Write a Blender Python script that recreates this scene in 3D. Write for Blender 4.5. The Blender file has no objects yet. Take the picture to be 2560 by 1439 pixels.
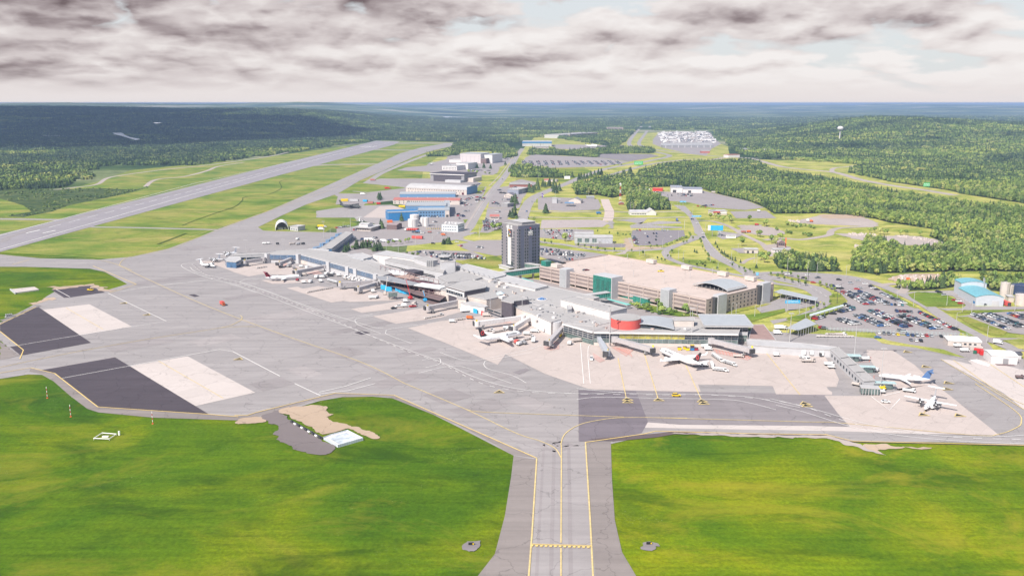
import bpy, math, random
from math import sin, cos, pi, atan2, sqrt, tan, atan, exp, radians, hypot
from mathutils import Vector, Matrix, noise
from mathutils.geometry import tessellate_polygon
random.seed(7)
S = bpy.context.scene
COL = S.collection
# ---------------------------------------------------------------- camera
F, H, YH = 2200.0, 158.0, 257.0            # focal (px of a 2560 wide frame), height, eye-level row
PITCH = atan((719.5-YH)/F)
cd = bpy.data.cameras.new('camera'); cam = bpy.data.objects.new('camera', cd); COL.objects.link(cam)
cd.sensor_width = 36; cd.lens = 36*F/2560; cd.clip_start = 1; cd.clip_end = 200000
cam.location = (0, 0, H); cam.rotation_euler = (pi/2-PITCH, 0, 0)
S.camera = cam
HAZE = 7.5e-5
def P(px, py, z=0.0):
    "the point of the level plane at height z seen at this place of the photograph"
    dx = px-1280; dyc = -(py-719.5)
    fy = F*cos(PITCH)+dyc*sin(PITCH); fz = -F*sin(PITCH)+dyc*cos(PITCH)
    t = (z-H)/fz
    return Vector((dx*t, fy*t))
# ---------------------------------------------------------------- sun, sky
SUN_AZ, SUN_EL = radians(218), radians(44)   # bearing of the sun from +Y clockwise
SD = Vector((sin(SUN_AZ)*cos(SUN_EL), cos(SUN_AZ)*cos(SUN_EL), sin(SUN_EL)))
sl = bpy.data.lights.new('sun', 'SUN'); sl.energy = 4.6; sl.angle = radians(1.2); sl.color = (1, .935, .85)
so = bpy.data.objects.new('sun', sl); COL.objects.link(so); so.rotation_euler = SD.to_track_quat('Z', 'Y').to_euler()
S.view_settings.view_transform = 'Standard'; S.view_settings.look = 'None'
S.view_settings.exposure = 0.5; S.view_settings.gamma = 1
def build_world():
    w = bpy.data.worlds.new('World'); S.world = w; w.use_nodes = True
    nt = w.node_tree; N = nt.nodes; L = nt.links; N.clear()
    out = N.new('ShaderNodeOutputWorld'); bg = N.new('ShaderNodeBackground'); L.new(bg.outputs[0], out.inputs[0])
    sky = N.new('ShaderNodeTexSky'); sky.sky_type = 'NISHITA'; sky.sun_disc = False
    sky.sun_elevation = SUN_EL; sky.sun_rotation = SUN_AZ; sky.altitude = 200; sky.dust_density = 2.0
    def m(op, a, b=None, clamp=False):
        n = N.new('ShaderNodeMath'); n.operation = op; n.use_clamp = clamp
        for i, v in enumerate((a, b)):
            if v is None: continue
            if isinstance(v, (int, float)): n.inputs[i].default_value = v
            else: L.new(v, n.inputs[i])
        return n.outputs[0]
    tc = N.new('ShaderNodeTexCoord'); sp = N.new('ShaderNodeSeparateXYZ'); L.new(tc.outputs['Generated'], sp.inputs[0])
    x, y, z = sp.outputs
    u = m('ARCTAN2', x, y)                       # bearing
    v = m('MAXIMUM', z, 0.0)                     # sine of the elevation
    vs = m('POWER', m('ADD', v, .004), .62)      # clouds crowd together towards the horizon
    def vec(sx, sy, oz):
        c = N.new('ShaderNodeCombineXYZ'); L.new(m('MULTIPLY', u, sx), c.inputs[0]); L.new(m('MULTIPLY', vs, sy), c.inputs[1]); c.inputs[2].default_value = oz
        return c.outputs[0]
    def nz(vector, scale, detail=7, rough=.55, dist=0.0):
        n = N.new('ShaderNodeTexNoise'); n.inputs['Scale'].default_value = scale; n.inputs['Detail'].default_value = detail
        n.inputs['Roughness'].default_value = rough; n.inputs['Distortion'].default_value = dist; L.new(vector, n.inputs['Vector']); return n.outputs['Fac']
    def ramp(f, pts):
        r = N.new('ShaderNodeValToRGB'); L.new(f, r.inputs[0]); e = r.color_ramp.elements
        while len(e) < len(pts): e.new(.5)
        for q, (p, c) in zip(e, pts): q.position = p; q.color = (*c, 1)
        return r.outputs[0]
    def mix(f, a, b, mode='MIX'):
        n = N.new('ShaderNodeMix'); n.data_type = 'RGBA'; n.blend_type = mode
        for s, q in ((n.inputs['Factor'], f), (n.inputs['A'], a), (n.inputs['B'], b)):
            if isinstance(q, float): s.default_value = q
            elif isinstance(q, tuple): s.default_value = (*q, 1)
            else: L.new(q, s)
        return n.outputs['Result']
    def vec2(sx, sy, oz, dv):
        c = N.new('ShaderNodeCombineXYZ'); L.new(m('MULTIPLY', u, sx), c.inputs[0]); L.new(m('MULTIPLY', m('ADD', vs, dv), sy), c.inputs[1]); c.inputs[2].default_value = oz
        return c.outputs[0]
    def dens(dv):       # thickness of the cloud deck in this direction
        a = m('MULTIPLY', m('SUBTRACT', nz(vec2(3.6, 10, 3.1, dv), 1.0, 5, .5, 0), .5), 2.0)
        w = N.new('ShaderNodeTexNoise'); w.noise_dimensions = '2D'; w.inputs['Scale'].default_value = 1; w.inputs['Detail'].default_value = 4; L.new(vec2(18, 30, 1.0, dv), w.inputs['Vector'])
        q = N.new('ShaderNodeVectorMath'); q.operation = 'MULTIPLY_ADD'; L.new(w.outputs['Color'], q.inputs[0]); q.inputs[1].default_value = (.9, .9, .9); L.new(vec2(11, 19, 4.0, dv), q.inputs[2])
        vo = N.new('ShaderNodeTexVoronoi'); vo.voronoi_dimensions = '2D'; vo.feature = 'F1'; vo.inputs['Scale'].default_value = 1.0; vo.inputs['Detail'].default_value = 1; L.new(q.outputs[0], vo.inputs['Vector'])
        b = m('MULTIPLY', m('SUBTRACT', .55, vo.outputs['Distance']), .62)
        return m('ADD', a, b)
    d0 = dens(0.0); d1 = dens(.02)
    relief = m('MULTIPLY', m('SUBTRACT', d0, d1), 1.05)          # lit tops, shaded bases
    lean = m('SUBTRACT', m('MULTIPLY', v, 2.6), m('MULTIPLY', u, .54))
    n2 = nz(vec(26, 60, 5.0), 1.0, 3, .6, 0)
    dark = m('ADD', m('MULTIPLY', d0, .42), m('SUBTRACT', m('SUBTRACT', lean, relief), m('MULTIPLY', m('SUBTRACT', n2, .5), .22)))
    dark = m('MULTIPLY', dark, m('MINIMUM', m('MULTIPLY', v, 30), 1.0))
    cc = ramp(m('ADD', dark, .255), [(0.0, (.60, .575, .565)), (.27, (.53, .495, .487)), (.52, (.42, .378, .378)), (.78, (.25, .212, .218)), (1.0, (.12, .092, .098))])
    # breaks of pale sky, mostly to the right and high
    gap = m('SUBTRACT', m('ADD', m('MULTIPLY', u, .9), m('MULTIPLY', v, 8.0)), m('ADD', m('MULTIPLY', d0, 2.0), 1.16))
    gap = m('MULTIPLY', gap, 2.6, True)
    blue = mix(.85, mix(1.0, sky.outputs[0], (.1, .1, .1), 'MULTIPLY'), (.50, .515, .53))
    cc = mix(gap, cc, blue)
    # pale band that the far air makes at the horizon
    hz = m('POWER', m('SUBTRACT', 1.0, m('MINIMUM', m('MULTIPLY', v, 24.0), 1.0)), 1.6)
    cc = mix(hz, cc, (.545, .505, .50))
    # overhead, out of the picture, plain Nishita daylight shows through the cloud
    up = m('MINIMUM', m('MULTIPLY', m('MAXIMUM', m('SUBTRACT', v, .16), 0.0), 3.0), .85)
    cc = mix(up, cc, mix(1.0, sky.outputs[0], (.10, .10, .10), 'MULTIPLY'))
    low = m('LESS_THAN', z, -0.001)
    cc = mix(low, cc, (.10, .13, .12))
    L.new(cc, bg.inputs['Color']); bg.inputs['Strength'].default_value = 1.07
build_world()
# ---------------------------------------------------------------- materials
MC = {}
def nodes(m):
    m.use_nodes = True; nt = m.node_tree; b = nt.nodes['Principled BSDF']; return nt, nt.nodes, nt.links, b
def tex_noise(N, L, vec, scale, detail=5, rough=.55, dist=0.0):
    n = N.new('ShaderNodeTexNoise'); n.inputs['Scale'].default_value = scale; n.inputs['Detail'].default_value = detail
    n.inputs['Roughness'].default_value = rough; n.inputs['Distortion'].default_value = dist; L.new(vec, n.inputs['Vector']); return n.outputs['Fac']
def mapping(N, L, vec, sc=(1, 1, 1), rot=0.0):
    n = N.new('ShaderNodeMapping'); n.inputs['Scale'].default_value = sc; n.inputs['Rotation'].default_value = (0, 0, rot); L.new(vec, n.inputs['Vector']); return n.outputs[0]
def rampn(N, L, f, pts):
    r = N.new('ShaderNodeValToRGB'); L.new(f, r.inputs[0]); e = r.color_ramp.elements
    while len(e) < len(pts): e.new(.5)
    for q, (p, c) in zip(e, pts):
        q.position = p; q.color = (*c, 1) if isinstance(c, tuple) else (c, c, c, 1)
    return r.outputs[0]
def mixn(N, L, f, a, b, mode='MIX'):
    n = N.new('ShaderNodeMix'); n.data_type = 'RGBA'; n.blend_type = mode
    for s, q in ((n.inputs['Factor'], f), (n.inputs['A'], a), (n.inputs['B'], b)):
        if isinstance(q, (int, float)): s.default_value = q
        elif isinstance(q, tuple): s.default_value = (*q, 1)
        else: L.new(q, s)
    return n.outputs['Result']
def M(name, col=(.5, .5, .5), rough=.75, metal=0.0, var=.12, scale=.5, spec=.4, emit=None):
    if name in MC: return MC[name]
    m = bpy.data.materials.new(name); MC[name] = m
    nt, N, L, b = nodes(m)
    b.inputs['Roughness'].default_value = rough; b.inputs['Metallic'].default_value = metal
    b.inputs['Specular IOR Level'].default_value = spec
    if var > 0:
        tc = N.new('ShaderNodeTexCoord')
        f = tex_noise(N, L, tc.outputs['Object'], scale, 6, .65)
        a = tuple(max(0, c*(1-var*1.6)) for c in col); c2 = tuple(min(1, c*(1+var)) for c in col)
        L.new(rampn(N, L, f, [(.3, a), (.68, c2)]), b.inputs['Base Color'])
    else: b.inputs['Base Color'].default_value = (*col, 1)
    if emit:
        b.inputs['Emission Color'].default_value = (*col, 1); b.inputs['Emission Strength'].default_value = emit
    return m
AX1 = radians(-41.5)     # bearing of the terminal's long axis
def slabs(name, col, size=7.0, rot=0.0, joint=.82, var=.07, size2=None, streak=None, stain=.25):
    "paved surface: slab or lane joints, patchy wear, stains"
    m = bpy.data.materials.new(name); MC[name] = m
    nt, N, L, b = nodes(m); tc = N.new('ShaderNodeTexCoord'); o = tc.outputs['Object']
    b.inputs['Roughness'].default_value = .85; b.inputs['Specular IOR Level'].default_value = .25
    f1 = tex_noise(N, L, o, .012, 6, .6, .4); f2 = tex_noise(N, L, o, .35, 5, .7)
    c = mixn(N, L, f1, tuple(q*(1-var*1.8) for q in col), tuple(q*(1+var*1.6) for q in col))
    c = mixn(N, L, .5, c, mixn(N, L, 1.0, c, rampn(N, L, f2, [(.25, .90), (.75, 1.08)]), 'MULTIPLY'))
    if streak is not None:
        st = tex_noise(N, L, mapping(N, L, o, (.012, .22, 1), streak), 1.0, 5, .6)
        c = mixn(N, L, 1.0, c, rampn(N, L, st, [(.3, .86), (.7, 1.1)]), 'MULTIPLY')
    br = N.new('ShaderNodeTexBrick'); br.offset = 0; br.squash = 1
    L.new(mapping(N, L, o, (1, 1, 1), rot), br.inputs['Vector'])
    br.inputs['Color1'].default_value = (1, 1, 1, 1); br.inputs['Color2'].default_value = (.93, .93, .93, 1); br.inputs['Mortar'].default_value = (joint, joint, joint, 1)
    br.inputs['Scale'].default_value = 1; br.inputs['Mortar Size'].default_value = .07; br.inputs['Brick Width'].default_value = size; br.inputs['Row Height'].default_value = size2 or size
    c = mixn(N, L, 1.0, c, br.outputs['Color'], 'MULTIPLY')
    vo = N.new('ShaderNodeTexVoronoi'); vo.voronoi_dimensions = '2D'; vo.feature = 'DISTANCE_TO_EDGE'; vo.inputs['Scale'].default_value = .045
    wn = N.new('ShaderNodeTexNoise'); wn.inputs['Scale'].default_value = .12; wn.inputs['Detail'].default_value = 5; L.new(o, wn.inputs['Vector'])
    vm = N.new('ShaderNodeVectorMath'); vm.operation = 'MULTIPLY_ADD'; L.new(wn.outputs['Color'], vm.inputs[0]); vm.inputs[1].default_value = (14, 14, 0); L.new(o, vm.inputs[2]); L.new(vm.outputs[0], vo.inputs['Vector'])
    c = mixn(N, L, 1.0, c, rampn(N, L, vo.outputs['Distance'], [(0.0, .80 if size <= 7.5 and joint < .9 else .70), (.016, 1.0)]), 'MULTIPLY')
    k2 = tex_noise(N, L, mapping(N, L, o, (1, .35, 1), rot), .3, 6, .75, .5)
    c = mixn(N, L, rampn(N, L, k2, [(.66, 0.0), (.75, .30)]), c, tuple(q*.5 for q in col))
    if stain:
        s = tex_noise(N, L, o, .09, 7, .72, 1.2)
        c = mixn(N, L, rampn(N, L, s, [(.60, 0.0), (.74, stain)]), c, tuple(q*.55 for q in col))
    L.new(c, b.inputs['Base Color'])
    return m
def grass_mat(name, cols, streak=.2, scale=.006):
    m = bpy.data.materials.new(name); MC[name] = m
    nt, N, L, b = nodes(m); tc = N.new('ShaderNodeTexCoord'); o = tc.outputs['Object']
    b.inputs['Roughness'].default_value = .95; b.inputs['Specular IOR Level'].default_value = .1
    f = tex_noise(N, L, mapping(N, L, o, (.8, 1.0, 1), .2), scale*2.2, 9, .62, .5)
    c = rampn(N, L, f, cols)
    s = tex_noise(N, L, mapping(N, L, o, (.015, .28, 1), radians(3)), 1.0, 6, .6, .2)     # mowing rows
    c = mixn(N, L, 1.0, c, rampn(N, L, s, [(.28, 1-streak), (.72, 1+streak*.8)]), 'MULTIPLY')
    g = tex_noise(N, L, o, .55, 8, .75)
    c = mixn(N, L, 1.0, c, rampn(N, L, g, [(.28, .60), (.72, 1.4)]), 'MULTIPLY')
    t = tex_noise(N, L, mapping(N, L, o, (.5, 1, 1)), .035, 9, .72, .9)
    c = mixn(N, L, rampn(N, L, t, [(.50, 0.0), (.64, .62)]), c, tuple(q*.60 for q in cols[0][1]))
    t2 = tex_noise(N, L, mapping(N, L, o, (.6, 1, 1), .6), .02, 9, .7, .6)
    c = mixn(N, L, rampn(N, L, t2, [(.52, 0.0), (.66, .7)]), c, cols[-1][1])
    wd = tex_noise(N, L, o, .9, 4, .8); pk = tex_noise(N, L, o, .018, 5, .6, .5)
    wf = N.new('ShaderNodeMath'); wf.operation = 'MULTIPLY'; L.new(rampn(N, L, wd, [(.60, 0.0), (.68, .8)]), wf.inputs[0]); L.new(rampn(N, L, pk, [(.57, 0.0), (.64, 1.0)]), wf.inputs[1])
    c = mixn(N, L, wf.outputs[0], c, (.36, .42, .22))
    L.new(c, b.inputs['Base Color'])
    bp = N.new('ShaderNodeBump'); bp.inputs['Strength'].default_value = .5; bp.inputs['Distance'].default_value = .5
    L.new(g, bp.inputs['Height']); L.new(bp.outputs[0], b.inputs['Normal'])
    return m
G_NEAR = grass_mat('field_grass', [(.33, (.040, .100, .006)), (.43, (.062, .130, .004)), (.51, (.088, .155, .004)), (.60, (.140, .190, .004)), (.72, (.22, .22, .02))])
G_NEAR2 = grass_mat('yellowing_field_grass', [(.33, (.055, .125, .005)), (.43, (.095, .165, .003)), (.51, (.140, .200, .003)), (.60, (.205, .235, .004)), (.72, (.29, .26, .02))])
G_MID = grass_mat('infield_grass', [(.32, (.09, .165, .018)), (.43, (.145, .215, .03)), (.55, (.24, .265, .05)), (.68, (.34, .29, .09))], .2)
G_DRY = grass_mat('meadow_grass', [(.30, (.14, .20, .035)), (.42, (.25, .29, .055)), (.55, (.41, .40, .10)), (.70, (.50, .43, .17))], .2, .01)
ASPH = slabs('apron_asphalt', (.328, .303, .302), 7.5, AX1+pi/2, .97, .05, 120, streak=-AX1, stain=.22)
ASPH_L = slabs('taxiway_asphalt', (.33, .303, .302), 6, 0, .97, .05, 300, streak=pi/2)
ASPH_S = slabs('shoulder_asphalt', (.265, .232, .22), 9, 0, .97, .08, 200, streak=pi/2)
ASPH_D = slabs('new_black_asphalt', (.080, .066, .078), 5, AX1+pi/2, .93, .10, 200, streak=-AX1, stain=0)
ASPH_M = slabs('grey_patch_asphalt', (.255, .228, .236), 6, 0, .95, .06, 160, streak=0)
ASPH_R = slabs('road_asphalt', (.34, .312, .308), 60, 0, .97, .05, 60)
RUNW = slabs('runway_asphalt', (.315, .29, .31), 7.5, 0, .98, .05, 400, streak=pi/2)
LOT = slabs('car_park_asphalt', (.325, .292, .290), 18, AX1, .93, .05, 40)
CONC = slabs('apron_concrete', (.50, .43, .40), 7.5, -AX1, .84, .05, 7.5, stain=.35)
CONC_L = slabs('pad_concrete', (.55, .49, .465), 15, -AX1, .93, .03, 15, stain=.1)
GRAVEL = slabs('gravel', (.42, .36, .33), 90, 0, 1, .15, 90, stain=.3)
DIRT = slabs('bare_earth', (.46, .35, .26), 90, 0, 1, .2, 90, stain=.35)
PINK = slabs('deck_concrete', (.56, .465, .42), 12, -AX1, .90, .05, 18, stain=.15)
WHITE = M('white_paint', (.82, .80, .78), var=.06); YEL = M('yellow_marking', (.64, .50, .23), var=.15); YEL2 = M('strong_yellow', (.72, .53, .20), var=.1)
REDM = M('red_marking', (.62, .22, .16), var=.2)
ROOF = slabs('flat_roof', (.40, .385, .38), 30, -AX1, .88, .07, 24, stain=.3)
ROOFL = M('pale_roof', (.46, .45, .455), var=.08, scale=.15)
ROOFM = M('metal_roof', (.46, .48, .50), rough=.45, metal=.2, var=.06, scale=.3)
CREAM = M('cream_wall', (.55, .49, .455), var=.07, scale=.2); WALLW = M('white_wall', (.62, .60, .60), var=.05, scale=.2)
WALLG = M('light_grey_wall', (.47, .47, .49), var=.06, scale=.2); WALLM = M('mid_grey_wall', (.27, .265, .28), var=.06)
DARKW = M('charcoal_wall', (.085, .075, .09), var=.1); BROWN = M('brown_wall', (.17, .12, .12), var=.1)
TAN = M('tan_precast', (.44, .36, .33), var=.08, scale=.15); BRICK = M('red_brick_wall', (.28, .11, .09), var=.2, scale=.8)
GLASS = M('dark_glass', (.035, .05, .065), rough=.12, var=.3, scale=.25, spec=.8); GLASSB = M('blue_glass', (.06, .13, .24), rough=.15, var=.3, scale=.3, spec=.8)
GLASST = M('teal_glass', (.03, .22, .17), rough=.2, var=.25, scale=.4, spec=.7); TEALR = M('teal_roof', (.20, .55, .50), rough=.4, var=.08)
GLASSG = M('pale_green_glass', (.12, .17, .165), rough=.15, var=.35, scale=.35, spec=.8); GLASSY = M('yellow_lit_glass', (.42, .38, .08), rough=.2, var=.35, scale=.3, spec=.7)
STEEL = M('galvanised_steel', (.42, .42, .43), rough=.5, metal=.4, var=.08); DARKM = M('dark_metal', (.06, .06, .065), rough=.5, var=.1)
BLACK = M('black_rubber', (.02, .02, .022), var=0); RED = M('red_paint', (.55, .035, .035), rough=.4, var=.06); REDT = M('terminal_red', (.60, .10, .085), var=.05)
ORANGE = M('orange_paint', (.72, .16, .04), var=.08); BLUE = M('bright_blue', (.035, .19, .43), rough=.5, var=.08); BLUEG = M('grey_blue_cladding', (.13, .25, .42), var=.06)
CYAN = M('sky_blue_wrap', (.03, .38, .72), var=.15); REDR = M('red_roof', (.42, .16, .14), var=.12); GREENP = M('green_paint', (.04, .42, .12), var=.1)
YELV = M('yellow_vehicle_paint', (.82, .58, .02), rough=.35, var=.04); VWHITE = M('vehicle_white', (.80, .80, .80), rough=.3, var=.04)
PLANEW = M('aircraft_white', (.86, .87, .89), rough=.25, var=.02); BARK = M('bark', (.13, .10, .08), var=.2)
ROCK = M('broken_rock', (.50, .43, .40), var=.25, scale=.8); MAROON = M('maroon_panel', (.10, .015, .03), var=.2)
# ---------------------------------------------------------------- mesh helpers
class MB:
    def __init__(s): s.v = []; s.f = []; s.mi = []
    def add(s, vs, fs, mi=0):
        b = len(s.v); s.v += [tuple(q) for q in vs]; s.f += [tuple(b+i for i in f) for f in fs]; s.mi += [mi]*len(fs); return s
    def box(s, c, d, rz=0.0, mi=0, taper=1.0):
        x, y, z = (q/2 for q in d); vs = []
        for sz in (-1, 1):
            k = taper if sz > 0 else 1
            for sx, sy in ((-1, -1), (1, -1), (1, 1), (-1, 1)):
                a, b = sx*x*k, sy*y*k
                vs.append((c[0]+a*cos(rz)-b*sin(rz), c[1]+a*sin(rz)+b*cos(rz), c[2]+sz*z))
        return s.add(vs, [(3, 2, 1, 0), (4, 5, 6, 7), (0, 1, 5, 4), (1, 2, 6, 5), (2, 3, 7, 6), (3, 0, 4, 7)], mi)
    def prism(s, poly, z0, z1, mi=0, top=True, bottom=False, sides=True):
        n = len(poly); zt = z1 if isinstance(z1, (list, tuple)) else [z1]*n
        vs = [(p[0], p[1], z0) for p in poly]+[(p[0], p[1], zt[i]) for i, p in enumerate(poly)]
        area = sum(poly[i][0]*poly[(i+1) % n][1]-poly[(i+1) % n][0]*poly[i][1] for i in range(n))
        fs = []
        if sides:
            for i in range(n):
                j = (i+1) % n; fs.append((i, j, n+j, n+i) if area > 0 else (j, i, n+i, n+j))
        if top:
            for t in tessellate_polygon([[Vector((p[0], p[1], 0)) for p in poly]]):
                a, b, c = t; q = (poly[b][0]-poly[a][0])*(poly[c][1]-poly[a][1])-(poly[b][1]-poly[a][1])*(poly[c][0]-poly[a][0])
                fs.append((n+a, n+b, n+c) if q > 0 else (n+a, n+c, n+b))
        return s.add(vs, fs, mi)
    def tube(s, p, q, r0, r1=None, n=8, mi=0, caps=True):
        p = Vector(p); q = Vector(q); r1 = r0 if r1 is None else r1
        d = (q-p).normalized(); a = d.orthogonal().normalized(); b = d.cross(a); vs = []
        for c, r in ((p, r0), (q, r1)):
            for i in range(n):
                t = 2*pi*i/n; vs.append(c+a*r*cos(t)+b*r*sin(t))
        fs = [(i, (i+1) % n, n+(i+1) % n, n+i) for i in range(n)]
        if caps: fs += [tuple(range(n-1, -1, -1)), tuple(range(n, 2*n))]
        return s.add(vs, fs, mi)
    def rings(s, rs, mi=0, n=None):
        "loft through rings of equal size"
        n = len(rs[0]); vs = [q for r in rs for q in r]; fs = []
        for k in range(len(rs)-1):
            for i in range(n):
                j = (i+1) % n; fs.append((k*n+i, k*n+j, (k+1)*n+j, (k+1)*n+i))
        fs += [tuple(range(n-1, -1, -1)), tuple((len(rs)-1)*n+i for i in range(n))]
        return s.add(vs, fs, mi)
    def build(s, name, mats, parent=None, smooth=False):
        me = bpy.data.meshes.new(name); me.from_pydata(s.v, [], s.f); 
        for m in (mats if isinstance(mats, (list, tuple)) else [mats]): me.materials.append(m)
        if any(s.mi): me.polygons.foreach_set('material_index', s.mi)
        if smooth: me.polygons.foreach_set('use_smooth', [True]*len(s.f))
        me.update()
        o = bpy.data.objects.new(name, me); COL.objects.link(o)
        if parent: o.parent = parent
        return o
def tag(o, label=None, cat=None, group=None, kind=None):
    if label: o['label'] = label
    if cat: o['category'] = cat
    if group: o['group'] = group
    if kind: o['kind'] = kind
    return o
def thing(name, loc=(0, 0, 0), rz=0.0, label=None, cat=None, group=None):
    o = bpy.data.objects.new(name, None); COL.objects.link(o); o.empty_display_size = 1
    o.location = loc if len(loc) == 3 else (loc[0], loc[1], 0); o.rotation_euler = (0, 0, rz)
    return tag(o, label, cat, group)
def dup(o, parent=None):
    c = o.copy(); COL.objects.link(c); c.parent = parent
    for ch in o.children: dup(ch, c)
    return c
def sstep(a, b, x):
    t = min(1, max(0, (x-a)/(b-a))); return t*t*(3-2*t)
# ---------------------------------------------------------------- terrain
def hgt(x, y):
    if y < 2300: return 0.0
    r = x/y; n = noise.fractal(Vector((x*.0006, y*.0006, 1.7)), 1, 2.1, 4)
    h = 100*sstep(-.05, -.27, r)*sstep(3900, 6300, y)*(1+.22*n)
    h += (74+14*n)*sstep(.24, .42, r)*sstep(2500, 3900, y)*(1-.75*sstep(4300, 6200, y))*(1-.35*sstep(.42, .62, r))
    c = sstep(-.16, -.02, r)
    h += c*(1-sstep(.16, .3, r))*12*(n+.3)*sstep(4500, 7000, y)
    h += 58*sstep(9800, 12500, y)*max(0, .45+noise.fractal(Vector((x*.00028, y*.0004, 5)), 1, 2.1, 4))
    f = sstep(12000, 21000, y)
    h = h*(1-f*.6)+f*(88+42*n)*(1-.45*sstep(-.2, -.5, r)) if y > 12000 else h
    return max(0, h)
def build_ground():
    mb = MB(); rads = [0, 60, 130, 200, 300, 450, 650, 900, 1200, 1600, 2000, 2300]
    r = 2300
    while r < 33000: r *= 1.035; rads.append(r)
    na = 180; A0, A1 = radians(-48), radians(48)
    vs = []; 
    for r in rads:
        for i in range(na+1):
            a = A0+(A1-A0)*i/na; x, y = r*sin(a), r*cos(a)-80
            vs.append((x, y, hgt(x, y)-(max(0, r-9000)**2)/14.8e6))      # the earth curves away
    fs = []; w = na+1
    for k in range(len(rads)-1):
        for i in range(na): fs.append((k*w+i, k*w+i+1, (k+1)*w+i+1, (k+1)*w+i))
    mb.add(vs, fs)
    # the land goes on behind and beside the camera
    R = rads[-1]/1.035
    mb.add([(-R, -R, 0), (R, -R, 0), (R, -80, 0), (-R, -80, 0)], [(0, 1, 2, 3)])
    for sgn in (-1, 1):
        pts = [(sgn*R*1.2, -80, 0), (sgn*R*1.2, R*.67, 0), (R*1.035*sin(sgn*radians(48)), R*1.035*cos(radians(48))-80, 0), (0, -80, 0)]
        mb.add([(p[0], p[1], p[2]-.02) for p in pts], [(0, 1, 2, 3) if sgn > 0 else (3, 2, 1, 0)])
    m = bpy.data.materials.new('land'); nt, N, L, b = nodes(m); tc = N.new('ShaderNodeTexCoord'); o = tc.outputs['Object']
    b.inputs['Roughness'].default_value = 1; b.inputs['Specular IOR Level'].default_value = .05
    f = tex_noise(N, L, mapping(N, L, o, (.5, 1, 1)), .0016, 8, .62, .5)
    c = rampn(N, L, f, [(.34, (.014, .034, .016)), (.43, (.035, .070, .024)), (.50, (.085, .13, .04)), (.58, (.19, .22, .10)), (.66, (.40, .36, .28))])
    g = tex_noise(N, L, o, .05, 6, .7)
    c = mixn(N, L, 1.0, c, rampn(N, L, g, [(.3, .55), (.7, 1.4)]), 'MULTIPLY')
    L.new(c, b.inputs['Base Color'])
    o = mb.build('ground', m, smooth=True); tag(o, kind='structure')
build_ground()
LAY = [0.02]
def zl():
    LAY[0] += .002; return LAY[0]
def in_poly(x, y, poly):
    c = False; n = len(poly); j = n-1
    for i in range(n):
        xi, yi = poly[i][0], poly[i][1]; xj, yj = poly[j][0], poly[j][1]
        if (yi > y) != (yj > y) and x < (xj-xi)*(y-yi)/(yj-yi)+xi: c = not c
        j = i
    return c
def smooth_pts(pts, closed=False, k=6):
    n = len(pts); out = []
    rng = range(n) if closed else range(n-1)
    for i in rng:
        g = (lambda q: pts[q % n]) if closed else (lambda q: pts[max(0, min(n-1, q))])
        p0, p1, p2, p3 = (Vector(g(i+q)) for q in (-1, 0, 1, 2))
        for s in range(k):
            t = s/k
            out.append(.5*((2*p1)+(p2-p0)*t+(2*p0-5*p1+4*p2-p3)*t*t+(3*p1-p0-3*p2+p3)*t**3))
    if not closed: out.append(Vector(pts[-1]))
    return out
def area(name, px, mat, z=None, sm=False, hills=False):
    "a flat piece of ground outlined in photograph points"
    pts = [P(*q) for q in px]
    if sm: pts = smooth_pts(pts, True, 5)
    if name in ('bare_earth', 'rubble_yard', 'access_track', 'sign_apron', 'gravel_edge', 'gravel_patch'):
        q = []; amp = .9 if pts[0].length < 700 else 2.5; n = len(pts)      # ragged natural edge
        for i in range(n):
            a, b = pts[i], pts[(i+1) % n]; k = max(1, min(40, int((b-a).length/(amp*1.3))))
            for j in range(k):
                p = a.lerp(b, j/k); w = Vector((noise.fractal(Vector((p.x*.16, p.y*.16, 0)), .8, 2, 4), noise.fractal(Vector((p.x*.16, p.y*.16, 7)), .8, 2, 4))); q.append(p+w*amp*2.2)
        pts = q
    z = zl() if z is None else z
    mb = MB(); mb.prism(pts, z, z, top=True, sides=False)
    o = mb.build(name, mat); tag(o, kind='structure'); return o
def strip_mesh(mb, pts, w, z, mi=0, hills=False):
    n = len(pts); vs = []
    for i in range(n):
        a = pts[max(0, i-1)]; b = pts[min(n-1, i+1)]; d = (b-a); d = d.normalized() if d.length > 1e-6 else Vector((1, 0))
        nn = Vector((-d.y, d.x)); ww = w[i] if isinstance(w, list) else w
        for sg in (1, -1):
            q = pts[i]+nn*ww/2*sg; vs.append((q.x, q.y, z+(hgt(q.x, q.y) if hills else 0)))
    mb.add(vs, [(2*i, 2*i+1, 2*i+3, 2*i+2) for i in range(n-1)], mi)
def road(name, px, w, mat, z=None, sm=True, hills=False):
    pts = [P(*q) for q in px]
    if sm: pts = smooth_pts(pts, False, 8)
    z = zl() if z is None else z
    mb = MB(); strip_mesh(mb, pts, w, z, hills=hills); o = mb.build(name, mat); tag(o, kind='structure'); return o
def dashes(mb, pts, w, z, on, off):
    "break a polyline into dashes"
    acc = 0; cur = []; state = True; need = on
    P0 = pts[0]; cur = [P0]
    for q in pts[1:]:
        a = cur[-1] if cur else P0
        while (q-P0).length >= need-1e-6 and need > 0:
            d = (q-P0).normalized(); P0 = P0+d*need
            if state: cur.append(P0); strip_mesh(mb, cur, w, z) if len(cur) > 1 else None; cur = []
            else: cur = [P0]
            state = not state; need = on if state else off
        need -= (q-P0).length; P0 = q
        if state and cur and (q-cur[-1]).length > 1e-6: cur.append(q)
ZM = {'z': 0}
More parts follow.
